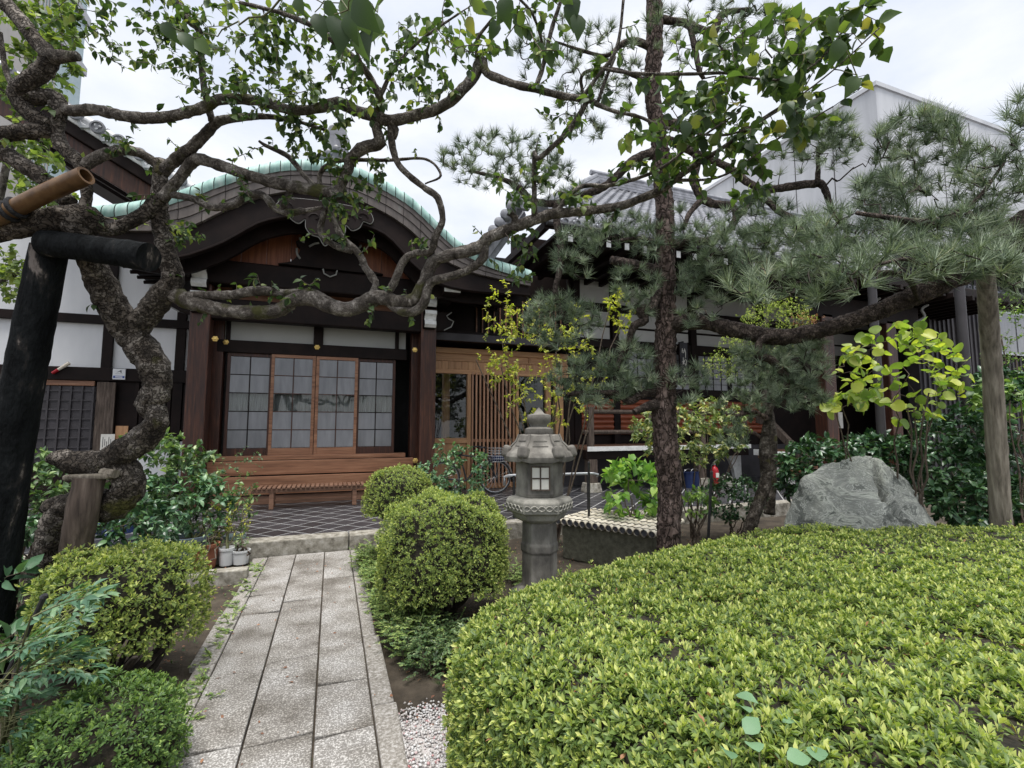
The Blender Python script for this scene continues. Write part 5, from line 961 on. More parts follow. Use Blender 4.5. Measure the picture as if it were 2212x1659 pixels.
# needle pads: centre, half width, half height, near and far distance, tufts, needle length
PADS = [(1085, 345, 135, 65, 4.6, 5.1, 130, .085), (1180, 395, 80, 50, 4.6, 5.0, 40, .085), (1245, 548, 55, 55, 4.5, 4.8, 46, .1), (1215, 690, 85, 62, 4.5, 5.0, 95, .095), (1300, 820, 115, 55, 4.5, 5.0, 120, .095), (1370, 790, 60, 55, 4.5, 4.9, 50, .095), (1365, 610, 60, 40, 4.4, 4.7, 34, .09), (1390, 660, 30, 25, 4.5, 4.7, 12, .09), (1520, 610, 70, 50, 4.4, 4.8, 48, .095), (1400, 520, 70, 35, 4.5, 4.8, 34, .09), (1335, 490, 75, 40, 4.5, 4.9, 44, .095), (1500, 480, 60, 45, 4.4, 4.8, 30, .095), (1490, 830, 50, 45, 4.4, 4.8, 32, .095), (1505, 680, 40, 25, 4.3, 4.7, 14, .09),
        (1250, 120, 140, 90, 4.4, 4.9, 70, .09), (1330, 220, 80, 70, 4.5, 4.8, 30, .085), (1520, 60, 130, 80, 4.3, 4.9, 70, .09), (1640, 90, 110, 90, 4.3, 4.8, 40, .09), (1250, 250, 80, 70, 4.6, 4.9, 26, .085),
        (1785, 300, 80, 62, 4.2, 4.6, 95, .095), (1690, 330, 60, 60, 4.4, 4.7, 22, .09), (1990, 330, 105, 95, 3.7, 4.2, 130, .11), (1920, 420, 80, 50, 3.6, 4.1, 60, .11), (2140, 390, 85, 90, 3.5, 4.0, 80, .11), (2205, 270, 40, 60, 3.3, 3.7, 20, .12), (1850, 500, 150, 60, 3.5, 4.2, 130, .11), (2060, 510, 140, 60, 3.3, 3.9, 120, .11), (1700, 540, 130, 60, 3.8, 4.5, 100, .105), (1580, 540, 90, 60, 4.2, 4.7, 60, .1), (1640, 470, 80, 50, 4.2, 4.6, 40, .1), (1880, 570, 190, 40, 2.9, 3.5, 60, .125), (2080, 560, 120, 40, 2.9, 3.5, 44, .125), (1650, 610, 80, 40, 2.9, 3.4, 16, .125), (1780, 630, 60, 30, 3.0, 3.4, 12, .125), (2190, 600, 40, 40, 3.2, 3.6, 18, .12),
        (1640, 790, 70, 50, 4.2, 4.7, 60, .095), (1740, 780, 60, 55, 4.2, 4.7, 60, .095), (1720, 850, 70, 45, 4.2, 4.6, 50, .095)]
for u, v, ru, rv, d0, d1, n, ln in PADS:
    n = int(n * .95); q = pix_blob(u, v, ru, rv, d0, d1, n); c0 = P(u, v, (d0 + d1) / 2)
    near = PB[((PB - c0) ** 2).sum(1) < 1.1 ** 2]; near = near if len(near) > 3 else PB
    t2 = grow(near, q, .04, .03, .003, .017, .016, .3); twig_mesh('twigs', t2, M['twigd'], pn, 4)
    tip = np.array([a[0][-1] for a in t2]); dr = np.array([unit(a[0][-1] - a[0][-2]) for a in t2]); ax = unit(dr * .7 + np.array([0, 0, .8]) + rng.normal(size=dr.shape) * .25)
    tufts('needle_pad', tip, ax, ln * (1.25 if d0 > 3.6 else 1.3), M['needle'], pn, 40 if d0 > 3.6 else 36, .0046 if d0 > 3.6 else .0042, kind='stuff')
    zz_ = [x - y * .05 for x, y in zip(tip, ax)]
# small leaning pine behind
sp = thing('small_pine', 'small leaning pine with lichened trunk beside the rock', 'tree', P(1622, 1150, 6.0) * [1, 1, 0]); s_p = []
limb(sp, [(1605, 1190, 6.0, 34), (1625, 1123, 6.0, 29), (1641, 1083, 6.0, 27), (1654, 1029, 6.0, 24), (1650, 974, 6.0, 22), (1660, 900, 6.0, 18), (1668, 840, 6.0, 14), (1650, 790, 6.0, 10)], M['barkt'], 'trunk', 12, .15, .2, .04, pool=s_p)
limb(sp, [(1660, 905, 6.0, 14), (1625, 890, 5.9, 10), (1590, 900, 5.9, 8)], M['barkp'], 'limb', 8, pool=s_p); limb(sp, [(1664, 870, 6.0, 14), (1700, 850, 5.9, 10), (1740, 860, 5.9, 8)], M['barkp'], 'limb', 8, pool=s_p)
sq = np.vstack(s_p)
for u, v, ru, rv, n in ((1600, 880, 60, 35, 40), (1640, 820, 70, 40, 50), (1730, 850, 60, 40, 46), (1590, 940, 40, 24, 24), (1700, 790, 60, 40, 30)):
    q = pix_blob(u, v, ru, rv, 5.7, 6.2, n); t2 = grow(sq, q, .06, .02, .0022, .012, .012, .25); twig_mesh('twigs', t2, M['twigd'], sp, 4); tip = np.array([a[0][-1] for a in t2])
    tufts('needle_pad', tip, np.array([[0, 0, 1.0]]) + rng.normal(size=tip.shape) * .45, .1, M['needle'], sp, 30, .0075, kind='stuff')
# maple leaves at the left edge
mpl = thing('maple_tree', 'bright green maple at the white wall, behind the plum', 'tree', P(-60, 1140, 6.4) * [1, 1, 0]); mp_ = []
limb(mpl, [(-70, 1180, 6.4, 40), (-62, 900, 6.4, 34), (-40, 620, 6.3, 28), (0, 420, 6.2, 20), (40, 250, 6.1, 14), (70, 120, 6.0, 10)], M['bark'], 'trunk', 10, pool=mp_)
limb(mpl, [(-55, 700, 6.35, 18), (-10, 620, 6.2, 12), (40, 590, 6.1, 8)], M['bark'], 'limb', 8, pool=mp_)
t2 = grow(np.vstack(mp_), np.vstack([pix_blob(*c) for c in ((20, 590, 50, 60, 5.8, 6.4, 40), (60, 350, 80, 70, 5.6, 6.4, 60), (40, 180, 70, 90, 5.6, 6.4, 60), (120, 120, 60, 90, 5.6, 6.2, 60), (90, 30, 70, 50, 5.6, 6.2, 40), (20, 40, 80, 50, 5.6, 6.2, 26), (380, 500, 40, 20, 6.0, 6.2, 4), (100, 420, 70, 40, 5.8, 6.3, 26))]), .08, .02, .002, .008, .014, .15)
twig_mesh('twigs', t2, M['twig'], mpl, 4); B, D, N = twig_leaves(t2, 8, .8, .6, 0); leaves('crown', B, D, N, rng.uniform(.05, .09, len(B)), .75, M['maple'], mpl, T_BIG, kind='stuff')
# ---------------------------------------------------------------- clipped hedges and bushes
def poly_r(pts, c):
    pts = np.array(pts) - np.array(c[:2]); 
    def f(th):
        d_ = np.array([math.cos(th), math.sin(th)]); best = .2
        for i in range(len(pts)):
            a, b = pts[i], pts[(i + 1) % len(pts)]; e_ = b - a; den = d_[0] * e_[1] - d_[1] * e_[0]
            if abs(den) < 1e-9: continue
            t_ = (a[0] * e_[1] - a[1] * e_[0]) / den; s_ = (a[0] * d_[1] - a[1] * d_[0]) / den
            if t_ > 0 and 0 <= s_ <= 1: best = max(best, t_)
        return best
    tab = np.array([f(2 * math.pi * k / 96) for k in range(96)]); tab = np.convolve(np.concatenate([tab[-4:], tab, tab[:4]]), np.ones(5) / 5, 'same')[4:-4]
    return lambda th: float(np.interp((th % (2 * math.pi)) / (2 * math.pi) * 96, np.arange(97), np.append(tab, tab[0])))
hc = (2.2, 1.75)
HP = [(.6, 1.2), (.47, 1.75), (.52, 2.2), (.85, 2.5), (1.3, 2.72), (2.3, 3.0), (3.2, 2.85), (4.6, 2.9), (5.6, 2.6), (5.8, 1.6), (4.5, .7), (2.5, .35), (1.2, .45), (.8, .75)]
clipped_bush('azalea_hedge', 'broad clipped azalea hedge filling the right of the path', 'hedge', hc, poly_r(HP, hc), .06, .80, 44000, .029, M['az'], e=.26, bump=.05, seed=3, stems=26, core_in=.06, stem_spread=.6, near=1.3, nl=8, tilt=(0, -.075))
hc2 = (4.3, 3.42); HP2 = [(2.75, 3.32), (3.0, 3.12), (4.2, 3.1), (5.6, 2.98), (6.6, 3.1), (6.7, 3.5), (5.4, 3.75), (3.8, 3.8), (3.0, 3.65)]
clipped_bush('azalea_hedge', 'low azalea hedge with bare brown front edge before the rock', 'hedge', hc2, poly_r(HP2, hc2), .06, .52, 5000, .036, M['az'], e=.3, bump=.03, seed=5, stems=10, core_in=.05)
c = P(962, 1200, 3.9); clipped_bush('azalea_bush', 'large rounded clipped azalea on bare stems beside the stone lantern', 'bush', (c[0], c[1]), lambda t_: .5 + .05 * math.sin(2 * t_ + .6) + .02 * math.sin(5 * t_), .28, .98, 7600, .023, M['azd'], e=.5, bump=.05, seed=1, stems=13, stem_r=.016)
c = P(862, 1080, 5.2); clipped_bush('azalea_bush', 'small rounded clipped azalea before the right porch pillar', 'bush', (c[0], c[1]), lambda t_: .36 + .02 * math.sin(3 * t_), .58, 1.1, 2600, .024, M['azd'], e=.6, bump=.02, seed=2, stems=7, stem_r=.012)
c = P(248, 1300, 2.85); clipped_bush('azalea_bush', 'sparse clipped azalea with open twiggy base left of the path', 'bush', (c[0], c[1] + .08), lambda t_: .42 + .03 * math.sin(3 * t_), .26, .78, 2800, .03, M['azd'], e=.36, bump=.05, seed=4, stems=22, light=.8, core_in=.13, stem_spread=.8)
c = P(215, 1560, 2.0); clipped_bush('boxwood_bush', 'small bright boxwood bush at the path edge', 'bush', (c[0], c[1] + .05), lambda t_: .3, .08, .42, 2000, .024, M['box'], e=.6, bump=.035, seed=6, stems=5, nl=8, light=.7)
# ---------------------------------------------------------------- loose shrubs
# nandina at the lower left
def fronds(name, label, cat, base, spots, mt, leaf=.05, wid=.34):
    t = thing(name, label, cat, base); tw0, B, D, N = [], [], [], []
    for (p, dr) in spots:
        s_ = np.linspace(0, 1, 8)[:, None]; b = np.array(base) + np.array([rng.normal() * .05, rng.normal() * .05, 0]); q = b + (p - b) * s_; q[:, 2] += .12 * np.sin(s_[:, 0] * 3.1); tw0.append((q, np.linspace(.006, .003, 8)))
        dr = unit(dr); sd = unit(np.cross(dr, [0, 0, 1])); L_ = rng.uniform(.2, .3); up = np.cross(sd, dr)
        rb = p + dr * L_ * s_ - np.array([0, 0, .06]) * s_ ** 2; tw0.append((rb, np.linspace(.003, .0012, 8)))
        for k in range(2, 8):
            for g in (-1, 1):
                a = rb[k]; d_ = unit(dr * .6 + sd * g * 1.0 + rng.normal(size=3) * .15); l_ = .12 * (1 - k / 11); e_ = a + d_ * l_; tw0.append((np.array([a, (a + e_) / 2 + [0, 0, .005], e_]), np.array([.0016, .0013, .001])))
                for f_ in (.45, 1.0):
                    for gg in (-1, 0, 1):
                        if gg == 0 and f_ < 1: continue
                        B.append(a + d_ * l_ * f_); D.append(unit(d_ + gg * .8 * np.cross(d_, up) + rng.normal(size=3) * .15 + [0, 0, -.15])); N.append(up + rng.normal(size=3) * .3)
    twig_mesh('stems', tw0, M['stemg'], t, 4); leaves('foliage', B, D, N, leaf * rng.uniform(.75, 1.15, len(B)), wid, mt, t, T_BIG, kind='stuff'); return t
sp_ = [(P(rng.uniform(-40, 90), rng.uniform(1330, 1680), rng.uniform(1.75, 2.2)), np.array([rng.uniform(-.3, 1), rng.uniform(-1, .4), rng.uniform(-.1, .4)])) for k in range(26)]
fronds('nandina', 'feathery blue-green nandina in the corner by the boxwood', 'shrub', P(0, 1700, 2.15) * [1, 1, 0], sp_, M['nan'], .052, .36)
shrub('aucuba', 'broad leaved dark shrub at the foot of the charred post', 'shrub', pZ(10, 1400, 0) * [1, 1, 0] + [-.1, .0, 0], P(35, 1320, 2.7), (.22, .2, .22), 22, 5, .13, .45, M['rose'], tmpl=T_BIG, stems=4, shell=.4)
# shrubs along the left of the path
bs = [('camellia_shrub', 'glossy camellia shrub behind the propped plum trunk', P(70, 1070, 4.6), (.5, .35, .42), 190, 8, .08, .5, M['mid']),
      ('hydrangea_shrub', 'bright leafy shrub beside the porch left pillar', P(340, 1030, 5.6), (.6, .4, .55), 190, 9, .09, .5, M['mid']),
      ('camellia_shrub', 'dense glossy shrub among the flower pots', P(400, 1090, 5.5), (.55, .35, .45), 170, 9, .08, .5, M['rose']),
      ('camellia_shrub', 'dark low shrub under the leaning plum trunk', P(285, 1150, 4.5), (.45, .3, .32), 120, 8, .08, .48, M['cam']),
      ('leafy_shrub', 'low dark foliage at the foot of the plum trunk', P(40, 1210, 3.9), (.5, .3, .36), 150, 8, .075, .48, M['cam'])]
for nme, lab, c, r, n, per, sz, wd_, mt in bs: shrub(nme, lab, 'shrub', c * [1, 1, 0], c, r, n, per, sz, wd_, mt, tmpl=T_BIG, stems=6, shell=.3)
# airy rose stems in pots
def pot(name, label, c, r, h, mt, top=1.25, group=None):
    t = thing(name, label, 'flower pot', c, group); m = MB(); m.lathe([(r, 0), (r * top, h * .86), (r * top * 1.08, h * .86), (r * top * 1.1, h), (r * top * .98, h), (r * top * .95, h * .82), (.01, h * .8)], c, 22); m.build('pot_body', mt, t, smooth=True)
    m = MB(); m.lathe([(.005, h * .815), (r * top * .95, h * .83), (r * top * .9, h * .85), (.01, h * .88)], c, 16); m.build('potting_soil', M['soil'], t, smooth=True); return t
pz = .0
def gpt(u, v): return pZ(u, v, .0) * [1, 1, 0]
p1, p2, p3, p4 = gpt(405, 1225), gpt(430, 1228), gpt(488, 1220), gpt(520, 1217)
pot('flower_pot', 'large grey-blue plastic flower pot with a rose', p1, .15, .34, M['greypot']); pot('flower_pot', 'terracotta flower pot next to the white pots', p2 + [.05, .02, 0], .1, .26, M['terra'])
pot('flower_pot', 'white plastic flower pot with a flared rim', p3, .065, .19, M['white'], 1.2); pot('flower_pot', 'small square-shouldered white pot with seedlings', p4, .075, .15, M['white'], 1.15)
c5 = P(515, 1160, 6.0); pot('flower_pot', 'teal glazed flower pot behind the white pots', gpt(505, 1200), .09, .24, M['screen'])
shrub('rose_bush', 'straggly rose with pale bare canes in the grey-blue pot', 'shrub', p1 + [0, 0, .28], P(470, 1080, 5.7), (.5, .3, .55), 90, 6, .06, .55, M['mid'], tmpl=T_BIG, stems=5, shell=.2, stem=M['stemg'], k=.004)
shrub('yellowing_plant', 'yellowing slender plant in the terracotta pot', 'plant', p2 + [.05, .02, .22], P(500, 1120, 5.6), (.28, .2, .28), 50, 6, .045, .3, M['yel'], stems=4, shell=.1, stem=M['stemg'], k=.004)
shrub('tall_seedling', 'tall thin shoots with sparse leaves before the porch boards', 'plant', p3 + [0, 0, .15], P(530, 1030, 5.9), (.3, .2, .38), 26, 4, .04, .5, M['rose'], stems=3, shell=.2, stem=M['stemg'], k=.003)
shrub('seedling', 'young green seedlings in the small white pot', 'plant', p4 + [0, 0, .12], p4 + [0, 0, .26], (.09, .09, .08), 14, 4, .045, .4, M['mid'], stems=3, k=.003)
shrub('bare_sapling', 'thin sapling growing from the soil beside the path', 'plant', gpt(440, 1262), P(470, 1150, 5.0), (.22, .15, .3), 18, 3, .045, .5, M['mid'], stems=3, k=.003)
# juniper and fern creeping along the path
def creeping(name, label, u0, v0, u1, v1, wd_, n, mt, ht=.16):
    a, b = pZ(u0, v0, .05), pZ(u1, v1, .05); t = thing(name, label, 'ground cover', (a + b) / 2 * [1, 1, 0]); s_ = rng.random(n)[:, None]; q = a + (b - a) * s_ + np.stack([rng.uniform(0, wd_, n), rng.normal(size=n) * .08, rng.uniform(0, ht, n)], 1); q[:, 2] = np.maximum(q[:, 2] - .05, .01)
    tw0, B, D, N = [], [], [], []
    for p in q:
        d_ = unit([rng.normal() * .7 - .35, rng.normal() * .7 - .3, rng.uniform(-.05, .45)]); l_ = rng.uniform(.07, .14); r0 = p; e_ = p + d_ * l_; tw0.append((np.array([[p[0] + .02, p[1] + .02, -.01], r0, e_]), np.array([.003, .002, .001])))
        sd = unit(np.cross(d_, [0, 0, 1])); 
        for k in range(9):
            for g in (-1, 1): B.append(p + d_ * l_ * k / 9); D.append(unit(d_ + g * sd * .9 + rng.normal(size=3) * .15)); N.append(np.array([0, 0, 1]) + rng.normal(size=3) * .3)
    twig_mesh('stems', tw0, M['twig'], t, 3); B = np.array(B); leaves('foliage', B, D, N, rng.uniform(.018, .034, len(B)), .4, mt, t, kind='stuff')
creeping('creeping_juniper', 'feathery creeping juniper spilling along the path edge', 768, 1205, 850, 1405, .34, 1250, M['jun'], .2)
creeping('fern_patch', 'dark green ferny patch under the large clipped azalea', 850, 1370, 905, 1440, .45, 420, M['mid'], .16)
creeping('moss_clump', 'low green ground cover between the azalea and the lantern', 1080, 1230, 1130, 1270, .4, 160, M['jun'], .12)
creeping('edge_weeds', 'thin fringe of moss and weeds along the left path edge', 352, 1640, 548, 1215, .05, 130, M['jun'], .03)
wd0 = thing('weeds', 'tiny scattered weeds sprouting from the bare soil', 'weeds', (1.2, 4.4, 0)); q = np.stack([rng.uniform(-2.4, 3.2, 420), rng.uniform(2.6, 6.2, 420), np.full(420, .005)], 1); q = q[(q[:, 0] < -.85) | (q[:, 0] > .5)]
rosettes('foliage', q, np.tile([0, 0, 1.0], (len(q), 1)), .03, M['mid'], wd0, nl=6, kind='stuff')
# rose in front of the bicycle
c = P(985, 1020, 6.4); shrub('rose_shrub', 'grey-green rose shrub in front of the bicycle', 'shrub', c * [1, 1, 0], c, (.5, .35, .45), 170, 8, .06, .55, M['rose'], tmpl=T_BIG, stems=6, shell=.25)
# slender tree with yellowing leaves behind the lantern
c = P(1190, 790, 6.3); yt = shrub('yellow_leaved_tree', 'slender multi-stemmed tree with yellowing leaves behind the lantern', 'tree', P(1190, 1120, 6.4) * [1, 1, 0], c, (.85, .35, .95), 210, 8, .05, .55, M['yel'], tmpl=T_BIG, stems=9, shell=.1, rmax=.016, k=.006)
shrub('', '', '', P(1190, 1120, 6.4) * [1, 1, 0], P(1080, 720, 6.3), (.32, .25, .75), 70, 8, .05, .55, M['yel'], tmpl=T_BIG, stems=3, parent=yt, k=.006, rmax=.014)
shrub('', '', '', P(1190, 1120, 6.4) * [1, 1, 0], P(1340, 670, 6.3), (.22, .2, .32), 36, 8, .055, .55, M['yel'], tmpl=T_BIG, stems=2, parent=yt, k=.006, rmax=.014)
# shrubs behind the pine
c = P(1500, 930, 6.6); shrub('variegated_shrub', 'spreading shrub with yellow-edged leaves behind the pine trunk', 'shrub', P(1495, 1080, 6.8) * [1, 1, 0], c, (1.0, .45, .48), 330, 9, .07, .5, M['var'], tmpl=T_BIG, stems=7, shell=.2)
hyd = shrub('hydrangea', 'pale green hydrangea beside the bamboo covered well', 'shrub', P(1370, 1120, 5.9) * [1, 1, 0], P(1365, 1055, 5.9), (.42, .3, .36), 60, 5, .125, .78, M['hyd'], tmpl=T_BIG, stems=6, shell=.4, objs=True)
shrub('hosta', 'low light-green leafy plant right of the pine trunk', 'plant', P(1505, 1125, 5.9) * [1, 1, 0], P(1505, 1085, 5.9), (.2, .2, .16), 24, 5, .1, .45, M['box'], tmpl=T_BIG, stems=4)
shrub('dark_shrub', 'dark rounded evergreen shrub beside the fire extinguisher', 'shrub', P(1580, 1130, 6.6) * [1, 1, 0], P(1585, 1075, 6.6), (.55, .3, .32), 170, 8, .06, .5, M['cam'], tmpl=T_BIG, stems=5)
for (u, v, d_, r, n), lab in zip(((1760, 1020, 6.6, (.6, .4, .5), 130), (1900, 985, 6.8, (.75, .4, .35), 130), (2070, 1000, 6.2, (.7, .5, .75), 190), (2180, 960, 5.6, (.6, .4, .95), 170), (2120, 1080, 5.2, (.6, .35, .4), 90)), ('dark evergreen shrub against the left side of the rock', 'long dark evergreen hedge shrub behind the rock', 'tall glossy dark camellia right of the rock', 'dense tall evergreen beside the weathered prop post', 'low dark broad-leaved shrub at the prop post foot')):
    c = P(u, v, d_); shrub('camellia_shrub', lab, 'shrub', c * [1, 1, 0], c, r, int(n * 1.8), 9, .095, .5, M['cam'], tmpl=T_BIG, stems=9, shell=.3)
# round-leaved redbud: each leaf a piece of its own
c = P(1950, 810, 5.2); rb = shrub('redbud_shrub', 'yellow-green round-leaved redbud shrub behind the rock', 'shrub', P(1960, 1120, 5.4) * [1, 1, 0], c, (.95, .45, .55), 130, 2, .11, .95, M['redbud'], tmpl=T_ROUND, stems=6, shell=.3, objs=True, droop=.1, up=.1, rmax=.014)
shrub('', '', '', P(1880, 1120, 5.4) * [1, 1, 0], P(1825, 875, 5.1), (.28, .25, .06), 12, 2, .11, .95, M['redbud'], tmpl=T_ROUND, stems=2, parent=rb, objs=True, droop=.1)
c = P(2180, 860, 5.0); shrub('big_leaved_shrub', 'leafy yellow-green shrub behind the prop post', 'shrub', c * [1, 1, 0], c, (.35, .3, .25), 50, 5, .1, .6, M['box'], tmpl=T_BIG, stems=4)
c = P(2195, 730, 7.5); shrub('layered_shrub', 'fine-leaved layered tree at the clad house', 'tree', c * [1, 1, 0], c, (.5, .4, .9), 150, 8, .06, .5, M['box'], stems=3, shell=.1, rmax=.02)
# cloud-pruned shrub pads near the hall
ck = thing('cloud_pruned_tree', 'cloud-pruned evergreen with flat leafy pads before the hall windows', 'tree', P(1660, 1090, 7.2) * [1, 1, 0]); pl_ = []
limb(ck, [(1662, 1110, 7.2, 26), (1668, 950, 7.2, 22), (1650, 850, 7.2, 18), (1620, 800, 7.2, 14), (1640, 720, 7.2, 10), (1660, 690, 7.2, 8)], M['barkt'], 'trunk', 10, pool=pl_)
for u, v, ru, rv, n in ((1580, 785, 62, 28, 60), (1650, 745, 70, 22, 60), (1680, 690, 80, 26, 70), (1700, 660, 60, 16, 40), (1600, 735, 40, 16, 26)):
    q = pix_blob(u, v, ru, rv, 6.9, 7.5, n); t2 = grow(np.vstack(pl_), q, .08, .02, .002, .01, .012, .2); twig_mesh('twigs', t2, M['twigd'], ck, 4); tip = np.array([a[0][-1] for a in t2]); tip = np.repeat(tip, 5, 0) + rng.normal(size=(len(tip) * 5, 3)) * .05
    rosettes('leaf_pad', tip, np.tile([0, 0, 1.0], (len(tip), 1)), .035, M['azd'], ck, nl=6, kind='stuff')
q = pix_blob(1745, 700, 30, 12, 6.8, 7.1, 16); t2 = grow(np.vstack(pl_), q, .08, .02, .002, .01, .012, .2); twig_mesh('twigs', t2, M['twigd'], ck, 4); tip = np.repeat(np.array([a[0][-1] for a in t2]), 4, 0); tip = tip + rng.normal(size=tip.shape) * .05
rosettes('dry_pad', tip, np.tile([0, 0, 1.0], (len(tip), 1)), .035, M['dry'], ck, nl=6, kind='stuff')
# vine leaves in the hedge
vb = thing('vine', 'broad blue-green vine leaves poking out of the azalea hedge', 'vine', pZ(1640, 1610, .72) - [0, 0, .1]); q = [(1590, 1500), (1620, 1540), (1690, 1560), (1610, 1585), (1640, 1625), (1700, 1640), (1770, 1645), (1580, 1640)]
Bv = np.array([pZ(u, v, .84) for u, v in q]); leaf_objects(vb, Bv, np.array([unit([rng.normal(), rng.normal(), .1]) for k in q]), np.array([[rng.normal() * .3, -.4 + rng.normal() * .2, 1] for k in q]), np.full(len(q), .055), .7, M['hyd2'] if 'hyd2' in M else leafmat('vine_leaf', [(0, (.08, .16, .08)), (1, (.14, .24, .13))], .5, .25, obj=True), T_BIG, 3)
twig_mesh('stems', [(np.array([b - [0, 0, .12], b - [0, 0, .05], b]), np.array([.003, .0025, .002])) for b in Bv], M['stemg'], vb, 4)
# ---------------------------------------------------------------- rock
c = P(1852, 1075, 5.3); rk = np.array([c[0], c[1], 0]); n1, n2 = 96, 48; V, T = [], []; rr = np.random.default_rng(4)
pn_ = [unit(np.array([x, y, z])) for x, y, z in ((-.55, -.5, .75), (.5, -.55, .6), (.1, -.95, .35), (-.9, -.3, .3), (.95, -.2, .35), (-.2, .3, .95), (.45, .3, .8), (-.75, .5, .4), (.8, .6, .3), (0, .95, .4), (-.25, -.3, .9), (.3, -.7, .9), (-.6, -.8, .35), (.65, -.75, .25))]; ph_ = rr.uniform(.86, 1.02, len(pn_))
for j in range(n2 + 1):
    ph = math.pi / 2 * j / n2
    for k in range(n1):
        th = 2 * math.pi * k / n1; d_ = np.array([math.cos(th) * math.sin(ph), math.sin(th) * math.sin(ph), math.cos(ph)])
        e1 = np.array([math.cos(YAW), -math.sin(YAW), 0]); e2 = np.array([math.sin(YAW), math.cos(YAW), 0])
        rs = [h_ / max(.05, d_ @ n_) for n_, h_ in zip(pn_, ph_)] + [1.12]; r_ = -math.log(sum(math.exp(-22 * x) for x in rs)) / 22
        q = Vector(d_ * 1.9); r_ *= 1 + .05 * mnoise.noise(q * 1.3) + .03 * mnoise.noise(q * 3.5) + .02 * abs(mnoise.noise(q * 8)) + .01 * mnoise.noise(q * 18)
        cr_ = abs(d_[0] - .1 - .06 * math.sin(d_[2] * 15) - .03 * math.sin(d_[2] * 41)) / (.045 + .04 * abs(math.sin(d_[2] * 9)))
        if d_[1] < .1 and .35 < d_[2] < .97 and cr_ < 1: r_ -= .24 * (1 - cr_ ** 2)
        V.append(rk + (e1 * (d_[0] * .86 - .04 * d_[2]) + e2 * d_[1] * .6) * r_ + np.array([0, 0, 1.24 * d_[2] * r_ - .05]))
for j in range(n2):
    for k in range(n1):
        a, b = j * n1 + k, j * n1 + (k + 1) % n1; T += [(a, a + n1, b), (b, a + n1, b + n1)]
tag(np_obj('garden_rock', np.array(V), np.array(T), M['rock'], smooth=True), 'large grey garden boulder with white swirling veins and a crack', 'rock')
# ---------------------------------------------------------------- stone lantern
c = P(1165, 1050, 4.1); LX, LY = c[0], c[1]; ln_ = thing('stone_lantern', 'hexagonal stone lantern with paper-look window and onion finial', 'lantern', (LX, LY, 0)); ln_['label'] = 'hexagonal weathered stone lantern with white paned window and onion finial'
def lz(v): return P(1165, v, 4.1)[2]
hr = math.atan2(-Fv[1], -Fv[0]) + math.pi / 6          # one flat side faces the path viewer
px = 4.1 / FPX
def hexl(prof): m = MB(); m.lathe(prof, (LX, LY, 0), 6, hr); return m
m = hexl([(.3, -.02), (.3, .12), (.24, .2), (38 * px, .22), (38 * px, lz(1188)), (41 * px, lz(1184)), (41 * px, lz(1170)), (38 * px, lz(1166)), (37 * px, lz(1124))]); m.build('shaft', M['lantern'], ln_, bevel=.008)
m = hexl([(38 * px, lz(1124)), (54 * px, lz(1116)), (60 * px, lz(1104)), (71 * px, lz(1100)), (72 * px, lz(1078)), (66 * px, lz(1072)), (50 * px, lz(1070))]); pf = m.build('platform', M['lanternp'], ln_, bevel=.008)
for k in range(6):                                   # carved interlace on the platform rim
    a0, a1 = hr + k * math.pi / 3, hr + (k + 1) * math.pi / 3; A = np.array([math.cos(a0), math.sin(a0)]) * 73 * px; B = np.array([math.cos(a1), math.sin(a1)]) * 73 * px; s_ = np.linspace(.05, .95, 26)
    for sg_ in (-1, 1): m = MB(); m.tube([(LX + (A[0] + (B[0] - A[0]) * t_), LY + (A[1] + (B[1] - A[1]) * t_), (lz(1100) + lz(1078)) / 2 + sg_ * .02 * math.sin(t_ * 15)) for t_ in s_], .007, 5); m.build('carved_band', M['lanternp'], pf, smooth=True)
m = hexl([(50 * px, lz(1070)), (52 * px, lz(1062)), (51 * px, lz(1050)), (51 * px, lz(998)), (40 * px, lz(990))]); fb = m.build('firebox', M['lantern'], ln_, bevel=.006)
fd = -np.array([Fv[0], Fv[1], 0]); fd /= np.linalg.norm(fd); sd = np.array([-fd[1], fd[0], 0]); 
if sd @ Rv < 0: sd = -sd
ap = 51 * px * math.cos(math.pi / 6); Wc = np.array([LX, LY, 0]) + fd * ap
wz0, wz1, wh = lz(1054), lz(1004), 20 * px
def wpart(name, mt, x0, x1, z0, z1, o0, o1, par):
    m = MB(); q = [Wc + sd * x + fd * o + np.array([0, 0, z]) for o in (o0, o1) for x, z in ((x0, z0), (x1, z0), (x1, z1), (x0, z1))]; m.add(q, [(0, 1, 2, 3), (7, 6, 5, 4), (0, 4, 5, 1), (1, 5, 6, 2), (2, 6, 7, 3), (3, 7, 4, 0)]); return m.build(name, mt, par)
wf = wpart('window', M['prop'], -wh, wh, wz0, wz1, -.01, .004, ln_)
for x0, x1 in ((-wh, -wh + .01), (wh - .01, wh), (-.005, .005)): wpart('muntin', M['prop'], x0, x1, wz0, wz1, .0042, .015, wf)
for z0, z1 in ((wz0, wz0 + .01), (wz1 - .01, wz1), ((wz0 + wz1) / 2 - .005, (wz0 + wz1) / 2 + .005)): wpart('muntin', M['prop'], -wh, wh, z0, z1, .0043, .0145, wf)
for i in (0, 1):
    for j in (0, 1): wpart('pane', M['paper'], -wh + .011 + i * (wh - .005), -.006 + i * (wh - .005), wz0 + .011 + j * (wz1 - wz0 - .01) / 2, wz0 + (wz1 - wz0) / 2 - .006 + j * (wz1 - wz0 - .01) / 2, .0044, .008, wf)
